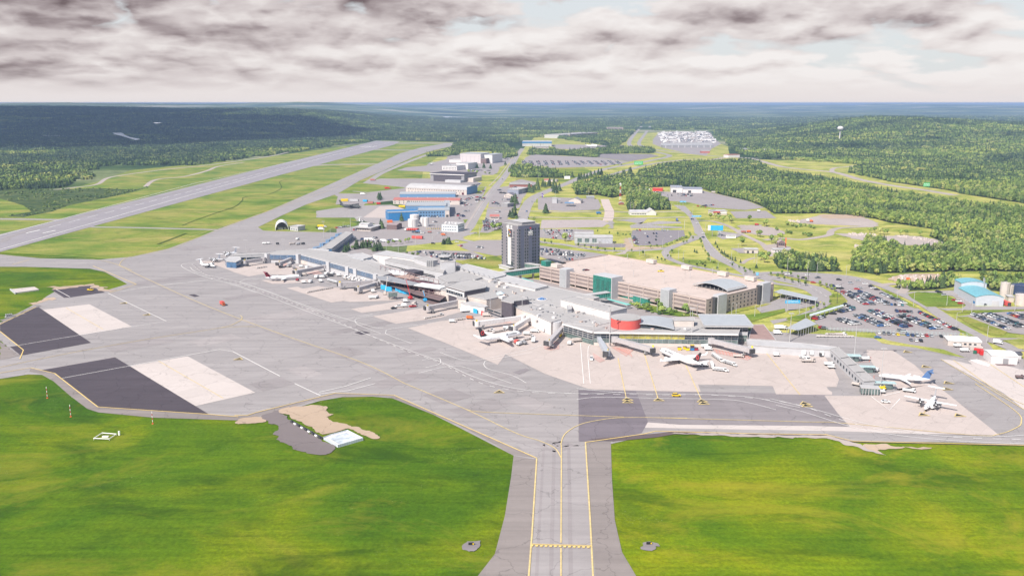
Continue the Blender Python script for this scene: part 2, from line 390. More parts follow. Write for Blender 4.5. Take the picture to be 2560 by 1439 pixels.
def lines(name, polys, w, mat, sm=True, dash=None, z=.43):
    mb = MB()
    for px in polys:
        pts = [P(*q) for q in px]
        if sm: pts = smooth_pts(pts, False, 8)
        ZM['z'] += .0015; zz = z+ZM['z']
        if dash: dashes(mb, pts, w, zz, *dash)
        else: strip_mesh(mb, pts, w, zz)
    o = mb.build(name, mat); tag(o, kind='structure'); return o
def zf(ox, oy, s): return lambda X, Y: (ox+X/s, oy+Y/s)
z1 = zf(1100, 600, 5.757); z2 = zf(1500, 600, 5.535); z3 = zf(600, 600, 5.12); z4 = zf(1100, 740, 5.565); z5 = zf(1500, 740, 5.12); z6 = zf(1940, 780, 4.129)
y1 = zf(900, 340, 5.12); y2 = zf(1280, 300, 5.33); y3 = zf(1300, 470, 5.33); y4 = zf(620, 480, 5.12); y5 = zf(1640, 460, 4.571); y6 = zf(2000, 480, 4.497); y7 = zf(1960, 640, 4.267)
w1 = zf(0, 600, 3.997); w2 = zf(0, 880, 3.657); w3 = zf(640, 960, 2.783); w4 = zf(1640, 960, 2.783); w5 = zf(0, 240, 2.56); w6 = zf(1600, 240, 2.667)
def Q(f, s): 
    v = [float(t) for t in s.replace(',', ' ').split()]; return [f(v[i], v[i+1]) for i in range(0, len(v), 2)]
ID = zf(0, 0, 1)
GZ = .53       # level of the paved surfaces, on which things stand
# ---------------------------------------------------------------- pavement and fields
# near grass
area('grass', [(-900, 1000), (0, 900), (700, 900), (1400, 1000), (1400, 2300), (-2600, 2300)], G_NEAR)
area('grass', [(1400, 1000), (2560, 1040), (3600, 1100), (5000, 2300), (1400, 2300)], G_NEAR2)
# infield beyond the apron
area('grass', [(-1200, 705), (-900, 520), (0, 478), (60, 500), (240, 455), (330, 425), (640, 396), (860, 366), (960, 352), (1160, 356), (1160, 400), (1000, 480), (700, 640), (0, 760)], G_MID)
area('grass', Q(ID, '-800 1100 -800 640 0 630 330 650 340 720 120 760 60 900 0 940'), G_NEAR)
# meadows, verges and the lots' surroundings right of the hangars
area('grass', Q(ID, '1000 700 1060 420 1140 356 1300 380 1340 340 1700 330 1840 372 2560 420 3200 560 3200 900 2560 930 2200 860 1700 800 1300 760'), G_DRY)
area('grass', Q(ID, '1290 395 1460 418 1500 440 1440 455 1290 452'), G_MID)
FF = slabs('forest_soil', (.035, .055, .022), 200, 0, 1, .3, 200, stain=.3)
RF1 = Q(ID, '1602 469 1599 435 1655 415 1711 409 1825 405 1892 410 1922 428 1997 440 2087 454 2237 486 2368 506 2420 514 2700 540 3100 600 3100 740 2700 684 2560 680 2467 677 2378 679 2222 683 2189 686 2124 676 2133 644 2153 622 2160 607 2211 609 2267 631 2347 624 2378 615 2324 591 2347 575 2222 556 2189 547 2133 540 2064 533 2012 534 1935 534 1913 519 1878 504 1793 484 1754 471 1700 466')
RF3 = Q(y2, '800 890 1050 860 1130 790 1400 765 1600 755 1660 790 1700 840 1650 900 1500 990 1340 1040 1150 1000 860 1000')
RF4 = Q(y3, '1400 60 1500 40 1700 20 1750 100 1900 160 2010 240 2000 290 1750 300 1430 290 1420 160')
RF5 = Q(y5, '1330 860 1560 800 1700 860 2000 900 2140 1000 1800 1000 1600 1000 1400 960')
RF6 = Q(y2, '-10 700 30 620 200 600 600 690 560 740 850 760 700 775 0 760')
RF7 = Q(y1, '1240 90 1320 85 1850 110 1960 190 1980 270 1800 290 1700 200 1660 190 1280 205 1200 260 850 265 900 235 1100 210')
RF8 = Q(y2, '210 410 300 395 560 400 700 440 1000 400 1200 370 1870 380 1900 440 1150 455 1130 500 640 470 200 465')
RF9 = Q(y6, '1600 970 1700 950 1800 1000 1720 1070 1500 1100 1200 1110 1050 1070 1100 1050 1500 1040')
RF10 = Q(y6, '2020 1000 2200 990 2560 980 2900 1000 2900 1180 2400 1130 2150 1110')
RF2 = Q(ID, '2172 412 3200 412 3200 640 2700 530 2400 484 2380 477 2240 457 2122 431 2128 424')
FORESTS = [RF1, RF2, RF3, RF4, RF5, RF6, RF7, RF8, RF9, RF10]
for q in FORESTS: area('forest_floor', q, FF)
# main apron and taxiways
# infield islands between runway and apron: connecting tracks
road('connecting_taxiway', Q(w5, '570 838 800 841 1100 848 1400 856'), 9, ASPH_R)
road('connecting_taxiway', Q(w5, '-60 786 200 789 390 792'), 14, ASPH_R)
road('connecting_taxiway', Q(w5, '1920 455 2100 440 2440 436'), 26, ASPH_R)
road('connecting_taxiway', Q(y1, '-60 165 300 178 700 182'), 30, ASPH_R)
road('connecting_taxiway', Q(y1, '280 95 700 92 1240 92'), 55, ASPH_R)
area('parallel_taxiway', Q(y1, '-200 580 0 450 310 317 510 225 770 150 1075 97 1240 92 1160 133 900 195 700 261 600 307 310 440 0 568 -280 737'), ASPH_R)
road('perimeter_road', Q(w5, '-40 612 140 607 330 600 480 585 620 565 690 525 830 500 1060 470 1300 445 1500 420 1760 380 1970 330 2200 312 2480 296'), 9, GRAVEL)
road('perimeter_road', Q(w5, '930 580 1000 535 1180 515 1320 480 1400 450 1560 425'), 9, GRAVEL)
road('service_road', Q(y1, '-50 665 100 590 250 490 430 410 620 330 860 240'), 14, ASPH_R)
area('scrub', Q(w5, '-100 600 330 600 620 590 860 600 960 580 830 620 640 660 440 700 330 740 150 775 40 770 200 740 150 700 -60 640'), grass_mat('scrub', [(.3, (.03, .06, .02)), (.45, (.05, .085, .03)), (.6, (.10, .13, .04)), (.75, (.14, .16, .06))], .15, .02))
# hangar aprons, to the right of the parallel taxiway
area('hangar_apron', Q(y1, '-560 1090 -560 960 -300 920 -20 890 400 880 560 930 560 1100 300 1150 0 1080'), ASPH_R)
area('concrete_apron', Q(y1, '40 1043 250 900 430 895 560 930 360 1000 370 1050'), CONC)
area('hangar_apron', Q(y1, '60 600 260 545 900 545 1400 560 1560 600 1500 660 1360 720 1300 860 1240 1100 1290 1240 1150 1290 500 1330 -60 1330 -300 1270 -300 1180 130 1140 560 1060 600 900 330 800 330 760 0 720 -100 710'), LOT)
area('hangar_apron', Q(y1, '470 440 600 400 850 380 880 350 1100 300 1130 260 1300 255 1720 250 1960 290 1960 330 1780 400 1720 480 1560 500 1550 560 900 570 900 460'), LOT)
area('grass', Q(y1, '0 600 400 640 580 660 560 668 100 720 -140 700 -60 640'), G_MID)
area('grass', Q(y4, '600 350 680 285 890 290 830 328 1360 328 1400 370 1000 375 900 400 700 400'), G_MID)
area('grass', Q(y4, '860 440 900 400 1000 378 1310 380 1400 400 1380 430 1100 470 1040 460'), G_MID)
area('car_park', Q(y4, '1300 520 1440 560 2200 560 2700 560 2780 590 2500 640 2100 680 1650 700 1400 750 1200 770 1000 760'), LOT)
area('apron', Q(y4, '0 480 300 500 1240 520 860 720 740 760 0 760'), ASPH)
area('terminal_forecourt', Q(ID, '845 640 900 620 1120 650 1240 680 1350 700 1780 800 1900 835 1500 850 1100 760 860 680'), LOT)
# paved yards either side of the hangar street
area('car_park', Q(y1, '1380 660 1480 655 1620 650 1580 760 1450 960 1360 1110 1300 1240 1200 1240 1240 1100 1300 860'), LOT)
area('car_park', Q(y1, '1560 500 1580 420 1720 400 1790 410 1760 470 1700 500'), LOT)
area('car_park', Q(y1, '1760 660 1900 640 2120 640 2130 740 2080 800 2040 920 1950 930 1640 915 1660 800 1720 700'), LOT)
area('car_park', Q(y1, '1630 925 1930 925 1960 1000 1880 1060 2010 1090 1800 1180 1640 1240 1530 1235 1590 1120'), LOT)
area('car_park', Q(y1, '1000 240 1300 230 1310 340 1960 340 1960 290 1800 270 1760 300 1280 300'), LOT)
area('forecourt', Q(y2, '-20 830 120 790 330 830 300 870 200 900 170 980 60 1040 10 1100 -60 1120 -60 900'), LOT)
area('yard', Q(y4, '1080 20 1660 20 1880 60 1860 110 1500 150 1480 170 1120 160 1150 60'), LOT)
area('grass', Q(y1, '1320 1070 1400 1065 1380 1110 1340 1115'), G_MID); area('grass', Q(y1, '1480 660 1600 655 1560 740 1480 740'), G_MID); area('grass', Q(y1, '1560 850 1600 800 1610 840 1560 900'), G_MID)
# streets
road('road', Q(y1, '2080 160 2020 240 1940 380 1850 520 1730 660 1620 800 1540 920 1460 1050 1380 1180 1280 1260 1170 1310'), 15, ASPH_R)
road('sidewalk', Q(y1, '1650 640 1790 500 1900 350 1960 260'), 2.4, GRAVEL)
road('sidewalk', Q(y1, '1540 915 1640 920 1940 922'), 2.4, GRAVEL)
road('sidewalk', Q(y3, '120 390 700 400 1160 405'), 2, PINK)
road('sidewalk', Q(y1, '1690 660 1600 790 1520 900 1430 1040 1370 1140 1330 1220'), 2.6, GRAVEL)
road('road', Q(y1, '400 1410 700 1385 1000 1350 1200 1310 1420 1245 1500 1240'), 10, ASPH_R)
road('road', Q(y3, '-1060 625 -900 660 -600 720 -300 720 -60 650 300 720 560 750 800 790 1100 830 1500 835 1900 810 2100 760 2300 690 2400 640'), 9, ASPH_R)
road('road', Q(y2, '1750 60 1640 180 1560 300 1620 360 1780 400 1980 440 2100 480 1900 530 1640 580 1300 640 1000 730 720 850 440 960 280 1040 200 1140 150 1260 100 1400'), 17, ASPH_R)
road('highway', Q(y2, '1860 55 1770 190 1690 310 1780 360 1900 390 2200 430 2560 470 3000 500 3600 520'), 15, ASPH_R)
road('highway', Q(y2, '1100 860 1200 800 1300 740 1560 660 1900 580 2300 530 2560 520'), 13, ASPH_R)
road('highway', Q(w6, '470 432 560 412 700 412 800 432 940 470 1100 490 1300 510 1480 560 1700 600 1900 628 2100 662'), 18, GRAVEL)
road('highway_ramp', Q(w6, '1180 410 1340 428 1480 440 1500 455 1400 470 1300 480 1280 500 1330 520'), 11, GRAVEL)
road('access_road', Q(y2, '1480 180 1430 240 1370 300 1480 350 1600 370'), 12, GRAVEL)
road('forest_track', Q(w6, '520 235 545 270 575 300 600 320'), 14, GRAVEL)
area('car_park', Q(y2, '120 590 180 500 270 460 1130 500 1560 560 1240 620 470 640'), LOT)
area('asphalt_yard', Q(y2, '1130 450 1850 455 1960 480 1560 555 1300 520 1140 500'), ASPH_M)
area('hangar_apron', Q(y2, '520 330 700 325 1360 340 1380 370 900 400 560 380'), LOT)
area('quarry_yard', Q(w6, '85 290 130 240 460 230 500 290 540 320 480 350 440 400 300 380 150 345 85 320'), LOT)
area('car_park', Q(w6, '80 635 240 640 420 630 500 650 720 700 830 745 700 760 480 745 330 710 200 700 130 680'), LOT)
area('car_park', Q(w6, '600 770 840 765 910 815 640 815'), LOT)
area('forecourt', Q(y3, '240 130 430 120 1040 150 1080 240 1050 290 600 310 240 290'), LOT)
road('avenue', Q(y3, '1130 150 1160 240 1190 310 1180 400 1160 440'), 14, PINK, sm=True)
area('gravel_patch', Q(y3, '1170 440 1240 440 1240 540 1200 540'), ASPH_R)
road('road', Q(y3, '-200 310 160 310 600 320 1160 310 1400 320 1800 320 2200 310'), 7, GRAVEL)
road('road', Q(y3, '120 390 700 395 1160 400 1700 400 2200 385'), 7, GRAVEL)
area('paved_lot', Q(y3, '290 425 1060 420 1190 460 1100 520 270 540'), slabs('pale_lot', (.42, .36, .35), 6, 0, .9, .05, 6))
area('car_park', Q(y3, '235 550 700 545 980 560 990 610 720 620 720 700 240 660'), LOT)
area('yard', Q(y3, '730 745 1400 740 1430 790 1100 790 740 765'), ASPH_M)
area('car_park', Q(y3, '1500 560 2180 560 2200 640 2050 700 1900 760 1580 770 1510 740 1480 640'), slabs('lot_grey', (.25, .225, .24), 12, 0, .93, .05, 3))
area('road_loop', Q(y3, '1250 430 1400 440 1610 480 1850 440 2140 450 2150 470 1740 490 2160 520 2160 535 1480 535 1460 500 1650 450 1700 400 1600 400'), ASPH_R)
area('path', Q(y3, '1440 665 1480 665 1515 780 1470 800 1400 880 1250 890 1400 840'), GRAVEL)
area('bare_earth', Q(y3, '1380 670 1440 665 1500 790 1560 780 1900 780 1900 800 1440 830 1400 740'), DIRT)
area('car_park', Q(y3, '230 760 560 810 900 850 1180 890 1100 930 500 1000 230 900'), LOT)
area('car_park', Q(ID, '1000 632 1060 624 1180 628 1210 640 1160 650 1060 650 1010 645'), LOT)
area('car_park', Q(ID, '1140 612 1200 600 1290 600 1290 632 1240 640 1170 626'), LOT)
area('grass', Q(ID, '1140 655 1240 640 1258 650 1255 668 1190 672'), G_MID)
# the boulevard on the right and its loops
area('boulevard', Q(y5, '200 240 330 250 400 320 480 420 540 540 580 620 660 720 760 820 950 930 1150 1010 1400 1060 1700 1130 1900 1180 2000 1240 2040 1330 1960 1400 1760 1480 1500 1560 1340 1600 1300 1560 1560 1520 1760 1440 1880 1370 1900 1300 1850 1240 1700 1180 1500 1130 1250 1080 1000 1040 880 960 720 880 620 820 560 740 520 620 440 560 430 500 380 380 330 330'), ASPH_R)
road('slip_road', Q(y5, '440 590 400 640 250 700 120 760 110 800 150 850 240 890 330 920 480 950 760 1010 1000 1050 1250 1090'), 8, ASPH_R)
road('slip_road', Q(y5, '1240 1070 1340 1130 1600 1170 1760 1220 1850 1290 1830 1330 1700 1360'), 8, ASPH_R)
road('side_road', Q(y5, '480 420 640 425 800 470 900 520 980 570 1130 640 1220 690 1280 760'), 7, GRAVEL)
road('side_road', Q(y5, '980 910 1060 860 1140 845'), 5, GRAVEL)
area('yard', Q(y5, '740 540 900 560 1000 580 900 620 760 630 700 600'), LOT)
area('yard', Q(y5, '850 735 1000 730 1180 770 1150 795 960 790'), LOT)
area('yard', Q(y5, '1240 700 1380 680 1540 720 1540 780 1400 790 1420 820 1300 830'), GRAVEL)
area('rubble_yard', Q(y5, '950 470 1180 470 1400 520 1470 540 1450 580 1300 590 1130 580 960 540'), GRAVEL)
area('rubble_yard', Q(y6, '-20 320 200 270 330 255 720 290 860 340 860 385 750 395 600 380 0 350'), GRAVEL, sm=True)
area('bare_earth', Q(y6, '220 262 330 250 640 262 740 285 560 300 300 300'), DIRT, sm=True)
road('quarry_track', Q(y6, '850 380 640 395 440 405 350 440 330 480 200 510 0 535 -200 520 -400 540'), 9, GRAVEL)
area('rubble_yard', Q(y6, '400 470 620 465 900 500 1120 490 1420 510 1700 600 1560 600 1200 600 1000 590 860 570 680 540 520 500'), GRAVEL, sm=True)
area('bare_earth', Q(y6, '1010 970 1200 920 1600 930 1620 980 1560 1050 1200 1040 1100 1010'), DIRT, sm=True)
area('apron', Q(ID, '1195 1439 1237 1385 1262 1290 1278 1190 1284 1139 1150 1070 1050 1020 985 996 900 989 860 992 800 1002 740 1020 690 1036 640 1046 590 1050 400 1043 240 1029 205 1010 150 962 105 937 70 936 0 947 -300 1010 -300 905 0 897 24 892 35 885 20 868 0 850 -60 830 0 806 60 775 100 754 118 740 150 722 225 712 262 727 300 716 318 710 262 680 225 672 60 667 0 667 -500 668 -500 640 0 636 100 646 250 649 330 642 420 622 500 592 547 572 664 530 781 480 900 428 960 402 1000 384 1050 370 1110 359 1143 358 1126 366 1076 378 1037 391 1017 400 960 426 900 451 845 484 764 512 700 541 645 568 660 578 690 580 860 592 900 640 1100 700 1500 800 1900 835 2180 838 2230 850 2340 862 2420 885 2480 903 2560 912 2900 960 2900 1130 2560 1113 2380 1106 2110 1103 2060 1092 1850 1086 1700 1084 1640 1085 1560 1102 1527 1110 1530 1200 1537 1300 1555 1380 1590 1439 1700 1800 1000 1800'), ASPH)
area('taxiway', Q(ID, '1296 1800 1322 1400 1340 1150 1290 1110 1300 1040 1440 1040 1480 1110 1466 1104 1472 1250 1488 1439 1515 1800'), ASPH_L)
area('taxiway_shoulder', Q(ID, '1060 1800 1195 1439 1237 1385 1262 1290 1278 1190 1284 1139 1340 1149 1331 1290 1319 1439 1296 1800'), ASPH_S)
area('taxiway_shoulder', Q(ID, '1515 1800 1488 1439 1474 1250 1466 1104 1527 1103 1530 1200 1537 1300 1555 1380 1590 1439 1730 1800'), ASPH_S)
area('taxiway_shoulder', Q(w3, '960 75 1950 515 1785 495 1700 440 1400 280 930 92 810 88 560 92 400 118 150 190 0 232 -130 245 -150 232 0 200 300 128 550 66 880 75'), ASPH_S)
area('taxiway_shoulder', Q(w2, '280 150 500 200 895 505 1400 540 1900 570 2180 595 2170 625 1400 600 900 552 800 520 640 400 480 260 380 200 270 180'), ASPH_S)
area('runway', Q(ID, '-700 820 -700 760 0 586 700 410 940 352 1000 354 985 362 700 438 400 520 0 630'), RUNW)
# worn wheel tracks and patch repairs on the pavement
TYRE = slabs('rubber_track', (.300, .271, .272), 8, 0, .97, .12, 200, streak=pi/2, stain=.3)
def track(px, off, w):
    pts = smooth_pts([P(*q) for q in px], False, 8); q = []
    for i, p in enumerate(pts):
        d = (pts[min(i+1, len(pts)-1)]-pts[max(i-1, 0)]).normalized(); q.append(p+Vector((-d.y, d.x))*off)
    mb = MB(); strip_mesh(mb, q, w, zl()); tag(mb.build('tyre_track', TYRE), kind='structure')
for off in (-3.4, 3.4): track(Q(w3, '2122 1600 2122 1145 2125 480 2122 420 2090 450 1980 400'), off, 1.5)
track(Q(w3, '2122 1600 2122 1145 2125 480 2122 420'), 8.3, 1.1); track(Q(ID, '0 606 300 517 940 360'), 0, 9); track(Q(ID, '480 661 520 690 600 711 780 778 1000 872 1100 908 1200 958 1300 979'), 1.2, 2.2)
track(Q(ID, '1013 960 900 905 700 835 500 758 320 675'), 2.6, 1.4); track(Q(w1, '0 1280 700 1132 1500 990 2200 880'), 2.4, 1.6)
pr = random.Random(6); e1 = Vector((sin(AX1), cos(AX1))); e2 = Vector((cos(AX1), -sin(AX1)))
PM = [slabs('patch_%d' % k, c, 7, AX1, .96, .08, 60, streak=-AX1) for k, c in enumerate(((.292, .265, .266), (.310, .281, .281), (.352, .320, .318)))]
for X, Y, a, b_ in ((700, 790, 20, 60), (620, 740, 12, 40), (860, 880, 26, 18), (1000, 950, 14, 34), (1120, 990, 20, 20), (900, 820, 10, 50), (420, 700, 16, 60), (540, 850, 18, 30), (760, 930, 24, 12), (1200, 1020, 16, 30), (1330, 1010, 24, 14), (480, 620, 30, 30), (760, 700, 9, 24), (1040, 880, 8, 30), (1250, 940, 10, 18), (350, 860, 20, 40), (680, 960, 18, 20), (2350, 930, 14, 30), (2420, 1030, 20, 14), (600, 640, 20, 30)):
    c = P(X, Y); pts = [c+e1*sx*a/2+e2*sy*b_/2 for sx, sy in ((-1, -1), (1, -1), (1, 1), (-1, 1))]; mb = MB(); z_ = zl(); mb.prism(pts, z_, z_, sides=False); tag(mb.build('asphalt_patch', pr.choice(PM)), kind='structure')
# right hand apron bits
area('concrete_strip', Q(w4, '-75 262 1360 300 1500 270 2200 330 2380 355 1700 345 1300 330 -75 305'), CONC_L)
area('asphalt_patch', Q(ID, '1446 975 2062 986 2120 1066 1700 1062 1604 1055 1446 1103'), ASPH_M)
area('asphalt_patch', Q(ID, '1446 975 1590 978 1620 1055 1604 1083 1527 1103 1448 1104'), slabs('old_dark_asphalt', (.185, .16, .18), 6, 0, .95, .1, 60, streak=pi/2))
area('taxiway_shoulder', Q(w4, '-480 385 0 345 130 330 650 345 1175 355 1370 405 1700 412 2560 432 2560 425 1300 400 1180 370 650 365 130 350 0 372 -300 400'), slabs('dark_shoulder', (.13, .10, .10), 9, 0, .97, .08, 200))
area('gravel_edge', Q(w4, '100 345 650 368 1180 378 1560 490 1600 500 1480 440 1380 410 1200 362 1100 358 130 338'), GRAVEL)
area('concrete_apron', Q(z5, '-45 1200 -150 1190 -700 1000 -1300 700 -1750 560 -2080 440 -1300 330 -460 300 -100 480 0 600 150 650 600 630 1380 640 1960 640 2330 740 2560 800 2690 960 2650 1010 2580 1010 2970 1230 2970 1260 2290 1250 2230 1155 1255 1135 1290 1230'), CONC)
area('concrete_apron', Q(z6, '500 865 980 870 1700 880 1500 640 1180 400 935 400 940 440 1060 640 1200 760 1220 800 1640 745 2290 1275 1800 1262 1100 1205 760 1180 640 1050'), CONC)
area('concrete_apron', Q(z6, '980 868 1640 740 2310 1278 780 1200 500 866'), CONC)
area('concrete_apron', Q(z6, '500 460 600 590 650 700 625 775 520 775 580 858 0 850 -60 700 -60 400 300 440'), CONC)
area('old_concrete_apron', Q(z6, '1700 490 1830 500 2000 540 2560 590 2700 1000 2560 1010 2350 840'), CONC_L)
# left apron concrete along the concourse
area('concrete_apron', Q(z3, '-560 270 -200 270 330 305 560 300 1000 390 1060 430 700 450 280 440 110 468 -60 420 -250 345'), CONC)
area('concrete_apron', Q(z3, '270 515 700 520 870 500 870 540 600 560 420 565'), CONC)
area('concrete_apron', Q(z3, '595 615 740 600 800 625 1000 592 1100 605 1700 640 2100 760 1900 780 1400 795 1330 780 1170 803'), CONC)
area('concrete_apron', Q(z3, '1420 885 2060 780 2200 860 1560 935'), CONC)
area('concrete_apron', Q(z3, '1700 980 2400 860 2900 900 2560 1000 2000 1075'), CONC)
area('concrete_apron', Q(z3, '2150 1130 2560 1040 3200 960 3600 1200 3300 1600 2560 1290'), CONC)
# pads
area('concrete_pad', Q(w1, '410 700 893 643 1322 868 793 952'), CONC_L)
area('concrete_pad', Q(w2, '1190 130 1715 40 2335 372 1770 500'), CONC_L)
area('black_pad', Q(w1, '0 845 380 668 910 1028 240 1150 200 1150 100 1068 190 1056 0 912'), ASPH_D)
area('black_pad', Q(w2, '375 168 1053 50 1910 570 895 505 500 200'), ASPH_D)
area('black_pad', Q(w1, '515 500 890 455 1050 525 700 575 640 578'), ASPH_D)
area('asphalt_patch', Q(w1, '1885 550 1940 543 1995 562 1945 570'), ASPH_D)
area('asphalt_patch', Q(z3, '1465 1187 1560 1165 1670 1187 1550 1215'), ASPH_D)
area('asphalt_patch', Q(z4, '1005 1065 1190 1005 1250 1030 1100 1095'), ASPH_M)
area('asphalt_patch', Q(z6, '1160 375 1190 375 1250 400 1215 408'), ASPH_D)
area('bare_earth', Q(w1, '470 470 700 460 940 440 1100 500 1140 505 1050 525 890 455 640 490 520 495'), DIRT, sm=False)
area('bare_earth', Q(w1, '300 640 400 605 520 575 560 590 400 620 360 650'), DIRT)
area('gravel_edge', Q(w1, '0 1000 60 1060 150 1130 200 1150 60 1190 0 1195'), ASPH_S)
area('gravel_edge', Q(w1, '0 800 380 650 380 668 0 845'), ASPH_S)
# near left grass compound
area('bare_earth', Q(w3, '160 190 240 160 400 150 490 160 500 190 540 215 480 235 600 270 840 350 835 380 735 355 640 310 470 350 380 300 200 210'), DIRT, sm=True)
area('access_track', Q(w3, '0 240 150 190 240 260 470 395 545 440 490 490 380 490 250 440 130 350 170 300 50 250'), slabs('compound_asphalt', (.20, .17, .17), 90, 0, 1, .15, 90, stain=.4), sm=True)
area('bare_earth', Q(w2, '2140 640 2220 610 2370 598 2430 640 2300 655 2180 660'), DIRT, sm=True)
area('bare_earth', Q(w4, '1450 425 1560 422 1700 440 1890 440 1880 452 1600 452 1540 470 1570 490 1480 455'), DIRT, sm=True)
area('sign_apron', Q(w3, '1440 1120 1475 1095 1570 1090 1555 1150 1500 1165 1440 1150'), ASPH_M, sm=True)
area('sign_apron', Q(w3, '2682 1130 2700 1105 2790 1108 2800 1130 2760 1165 2690 1160'), ASPH_M, sm=True)
area('car_park', Q(y7, '0 190 200 195 500 210 700 235 900 290 1010 350 1200 430 1430 560 1620 700 1880 810 1860 850 1560 860 900 810 480 790 390 760 320 700 430 650 640 540 680 480 600 400 400 300 200 250 0 210'), LOT)
road('car_park_road', Q(y7, '-400 200 -100 180 300 190 700 225 960 290 1200 380 1500 520 1750 680 2000 820 2130 880 2300 930 2500 1020'), 11, ASPH_R)
area('car_park', Q(y7, '970 820 1400 860 1860 850 2100 870 2560 880 2560 920 2340 900 2150 905 2200 960 2240 1010 2560 1100 2560 1250 2000 1100 1700 1010 1300 950 1000 880'), LOT)
area('car_park', Q(y7, '1840 650 2100 610 2560 590 2900 640 2900 850 2560 840 2400 820'), LOT)
area('yard', Q(y7, '1220 400 1400 380 1800 370 1860 400 2050 540 2560 540 2700 560 2700 600 2560 570 1760 590 1640 560 1900 560 1940 530 1800 430 1500 385 1340 410'), ASPH_R)
road('road', Q(y7, '1000 320 1160 300 1300 330 1240 400'), 8, GRAVEL)
area('rental_yard', Q(y7, '-40 450 100 420 340 470 400 510 200 560 0 590 -200 640 -300 560'), ASPH_R)
area('apron', Q(y7, '-240 800 140 830 400 830 900 850 1000 870 1040 940 1300 960 1700 1010 2000 1110 2560 1200 2560 1230 1500 1010 860 1003 500 980 0 930 -240 900'), ASPH)
area('concrete_apron', Q(y7, '880 1005 1160 1010 1400 1170 1600 1360 1240 1310 1000 1250 930 1120'), CONC)
area('old_concrete_apron', Q(y7, '1960 1120 2100 1110 2560 1220 2560 1500 2300 1400'), CONC_L)
area('concrete_pad', Q(y7, '1980 1110 2060 1105 2200 1165 2180 1178 2080 1150'), WHITE)
area('grass', Q(y7, '140 825 400 815 960 850 1100 900 1300 940 1700 1000 1940 1090 1760 1060 1400 980 1150 950 1040 930 960 880 400 835'), G_DRY)
area('grass', Q(y7, '1320 410 1420 385 1700 400 1900 500 1940 525 1800 540 1520 545 1360 450'), G_MID)
area('grass', Q(y7, '1700 590 1800 580 2560 575 2560 590 2050 610 1780 615'), G_MID)
area('grass', Q(y7, '1850 650 1960 650 2380 810 2340 850 2200 840 1980 730'), G_MID)
area('grass', Q(y7, '1010 350 1100 370 1440 560 1400 560 1340 540'), G_MID)
area('grass', Q(y7, '1420 600 1500 600 2040 860 1960 850 1860 800'), G_MID)
area('grass', Q(y7, '480 430 560 400 650 450 660 490 560 550 280 620 150 700 20 680 40 660 400 580 500 510'), G_MID)
area('grass', Q(z2, '2000 1040 2200 1020 2560 950 2560 1000 2100 1130 2070 1140'), G_MID)
area('grass', Q(z2, '1640 990 2000 930 2380 880 2300 910 1900 1000 1800 1010'), G_MID)
area('grass', Q(y7, '2350 900 2560 880 2700 900 2700 1010 2500 990'), G_DRY)
area('garden', Q(z2, '480 930 700 890 800 870 960 960 1480 1020 1400 1050 1100 1060 860 1030'), G_MID)
RP = slabs('reddish_stand_paint', (.52, .36, .33), 7.5, -AX1, .84, .1, 7.5, stain=.4)
for q in (Q(z5, '150 655 430 690 340 775'), Q(z5, '1420 680 1960 780 1890 830 1780 800 1500 740'), Q(z4, '1440 690 1560 620 1660 640 1660 740 1540 760 1450 740'), Q(z4, '2120 790 2240 860 2300 900 2220 930 2150 880'), Q(z4, '700 330 960 330 1000 380 760 390 680 370'), Q(z3, '850 430 1000 395 1060 430 960 445'), Q(z3, '500 250 640 320 560 340 480 310')): area('stand_paint', q, RP)
# ---------------------------------------------------------------- markings
lines('taxiway_line', [
 Q(w3, '2122 1600 2122 1145'), Q(w3, '2122 1108 2125 480 2122 420 2150 350 2240 290 2360 258 2560 236 3000 240'), 
 Q(w3, '1040 0 1460 178 1800 340 1980 400 2080 450 2122 515'), Q(w3, '1460 178 1550 195 1900 210 2560 232'),
 Q(ID, '1013 960 900 905 700 835 500 758 320 675 300 660 330 640 420 625 560 570 900 440 1110 362'),
 Q(w1, '-100 1300 0 1276 700 1132 1500 990 2200 880 2380 820 2420 780 2400 755'), Q(w1, '2200 880 2400 868 2560 868'),
 Q(ID, '0 640 230 648 330 676'), Q(w5, '1000 975 1500 810 2120 600 2560 420')], .5, YEL)
lines('apron_edge_line', [
 Q(w3, '1890 1440 1920 1050 1953 520'), Q(w3, '2350 1440 2325 950 2292 405'), ], .6, YEL, sm=False)
lines('apron_edge_line', [
 Q(w3, '1953 518 960 80 550 66 0 200 -60 220 -150 220'), Q(w3, '2292 408 2700 350 2780 330 3450 348 3980 355'), Q(w4, '1175 352 1370 400 2560 428'),
 Q(w2, '2180 595 1900 572 895 505 500 198 280 147 0 195'), Q(w1, '0 845 360 672'), Q(w1, '0 915 235 1103 200 1190'),
 Q(w1, '930 262 1362 445 1100 530'), Q(w1, '120 250 290 200')], .6, YEL2, sm=False)
lines('pad_centre_line', [Q(w2, '2040 425 1450 85'), Q(w1, '660 680 1030 895')], .4, YEL, sm=False)
lines('taxiway_line', [Q(w4, '-75 235 1000 265 1300 275 2200 358 2380 352 2500 310 2540 270 2500 190 2220 0'), Q(z6, '1700 490 2560 1010'), Q(z6, '1830 500 2300 830 2560 960'), Q(y7, '2200 1160 2560 1400')], .5, YEL)
lines('stand_line', [Q(z5, '230 800 335 1310'), Q(z5, '550 690 740 1310'), Q(z5, '1100 890 1290 1320'), Q(z5, '2110 710 2560 1270'), Q(z6, '1570 1000 1520 1050')], .5, YEL, sm=False)
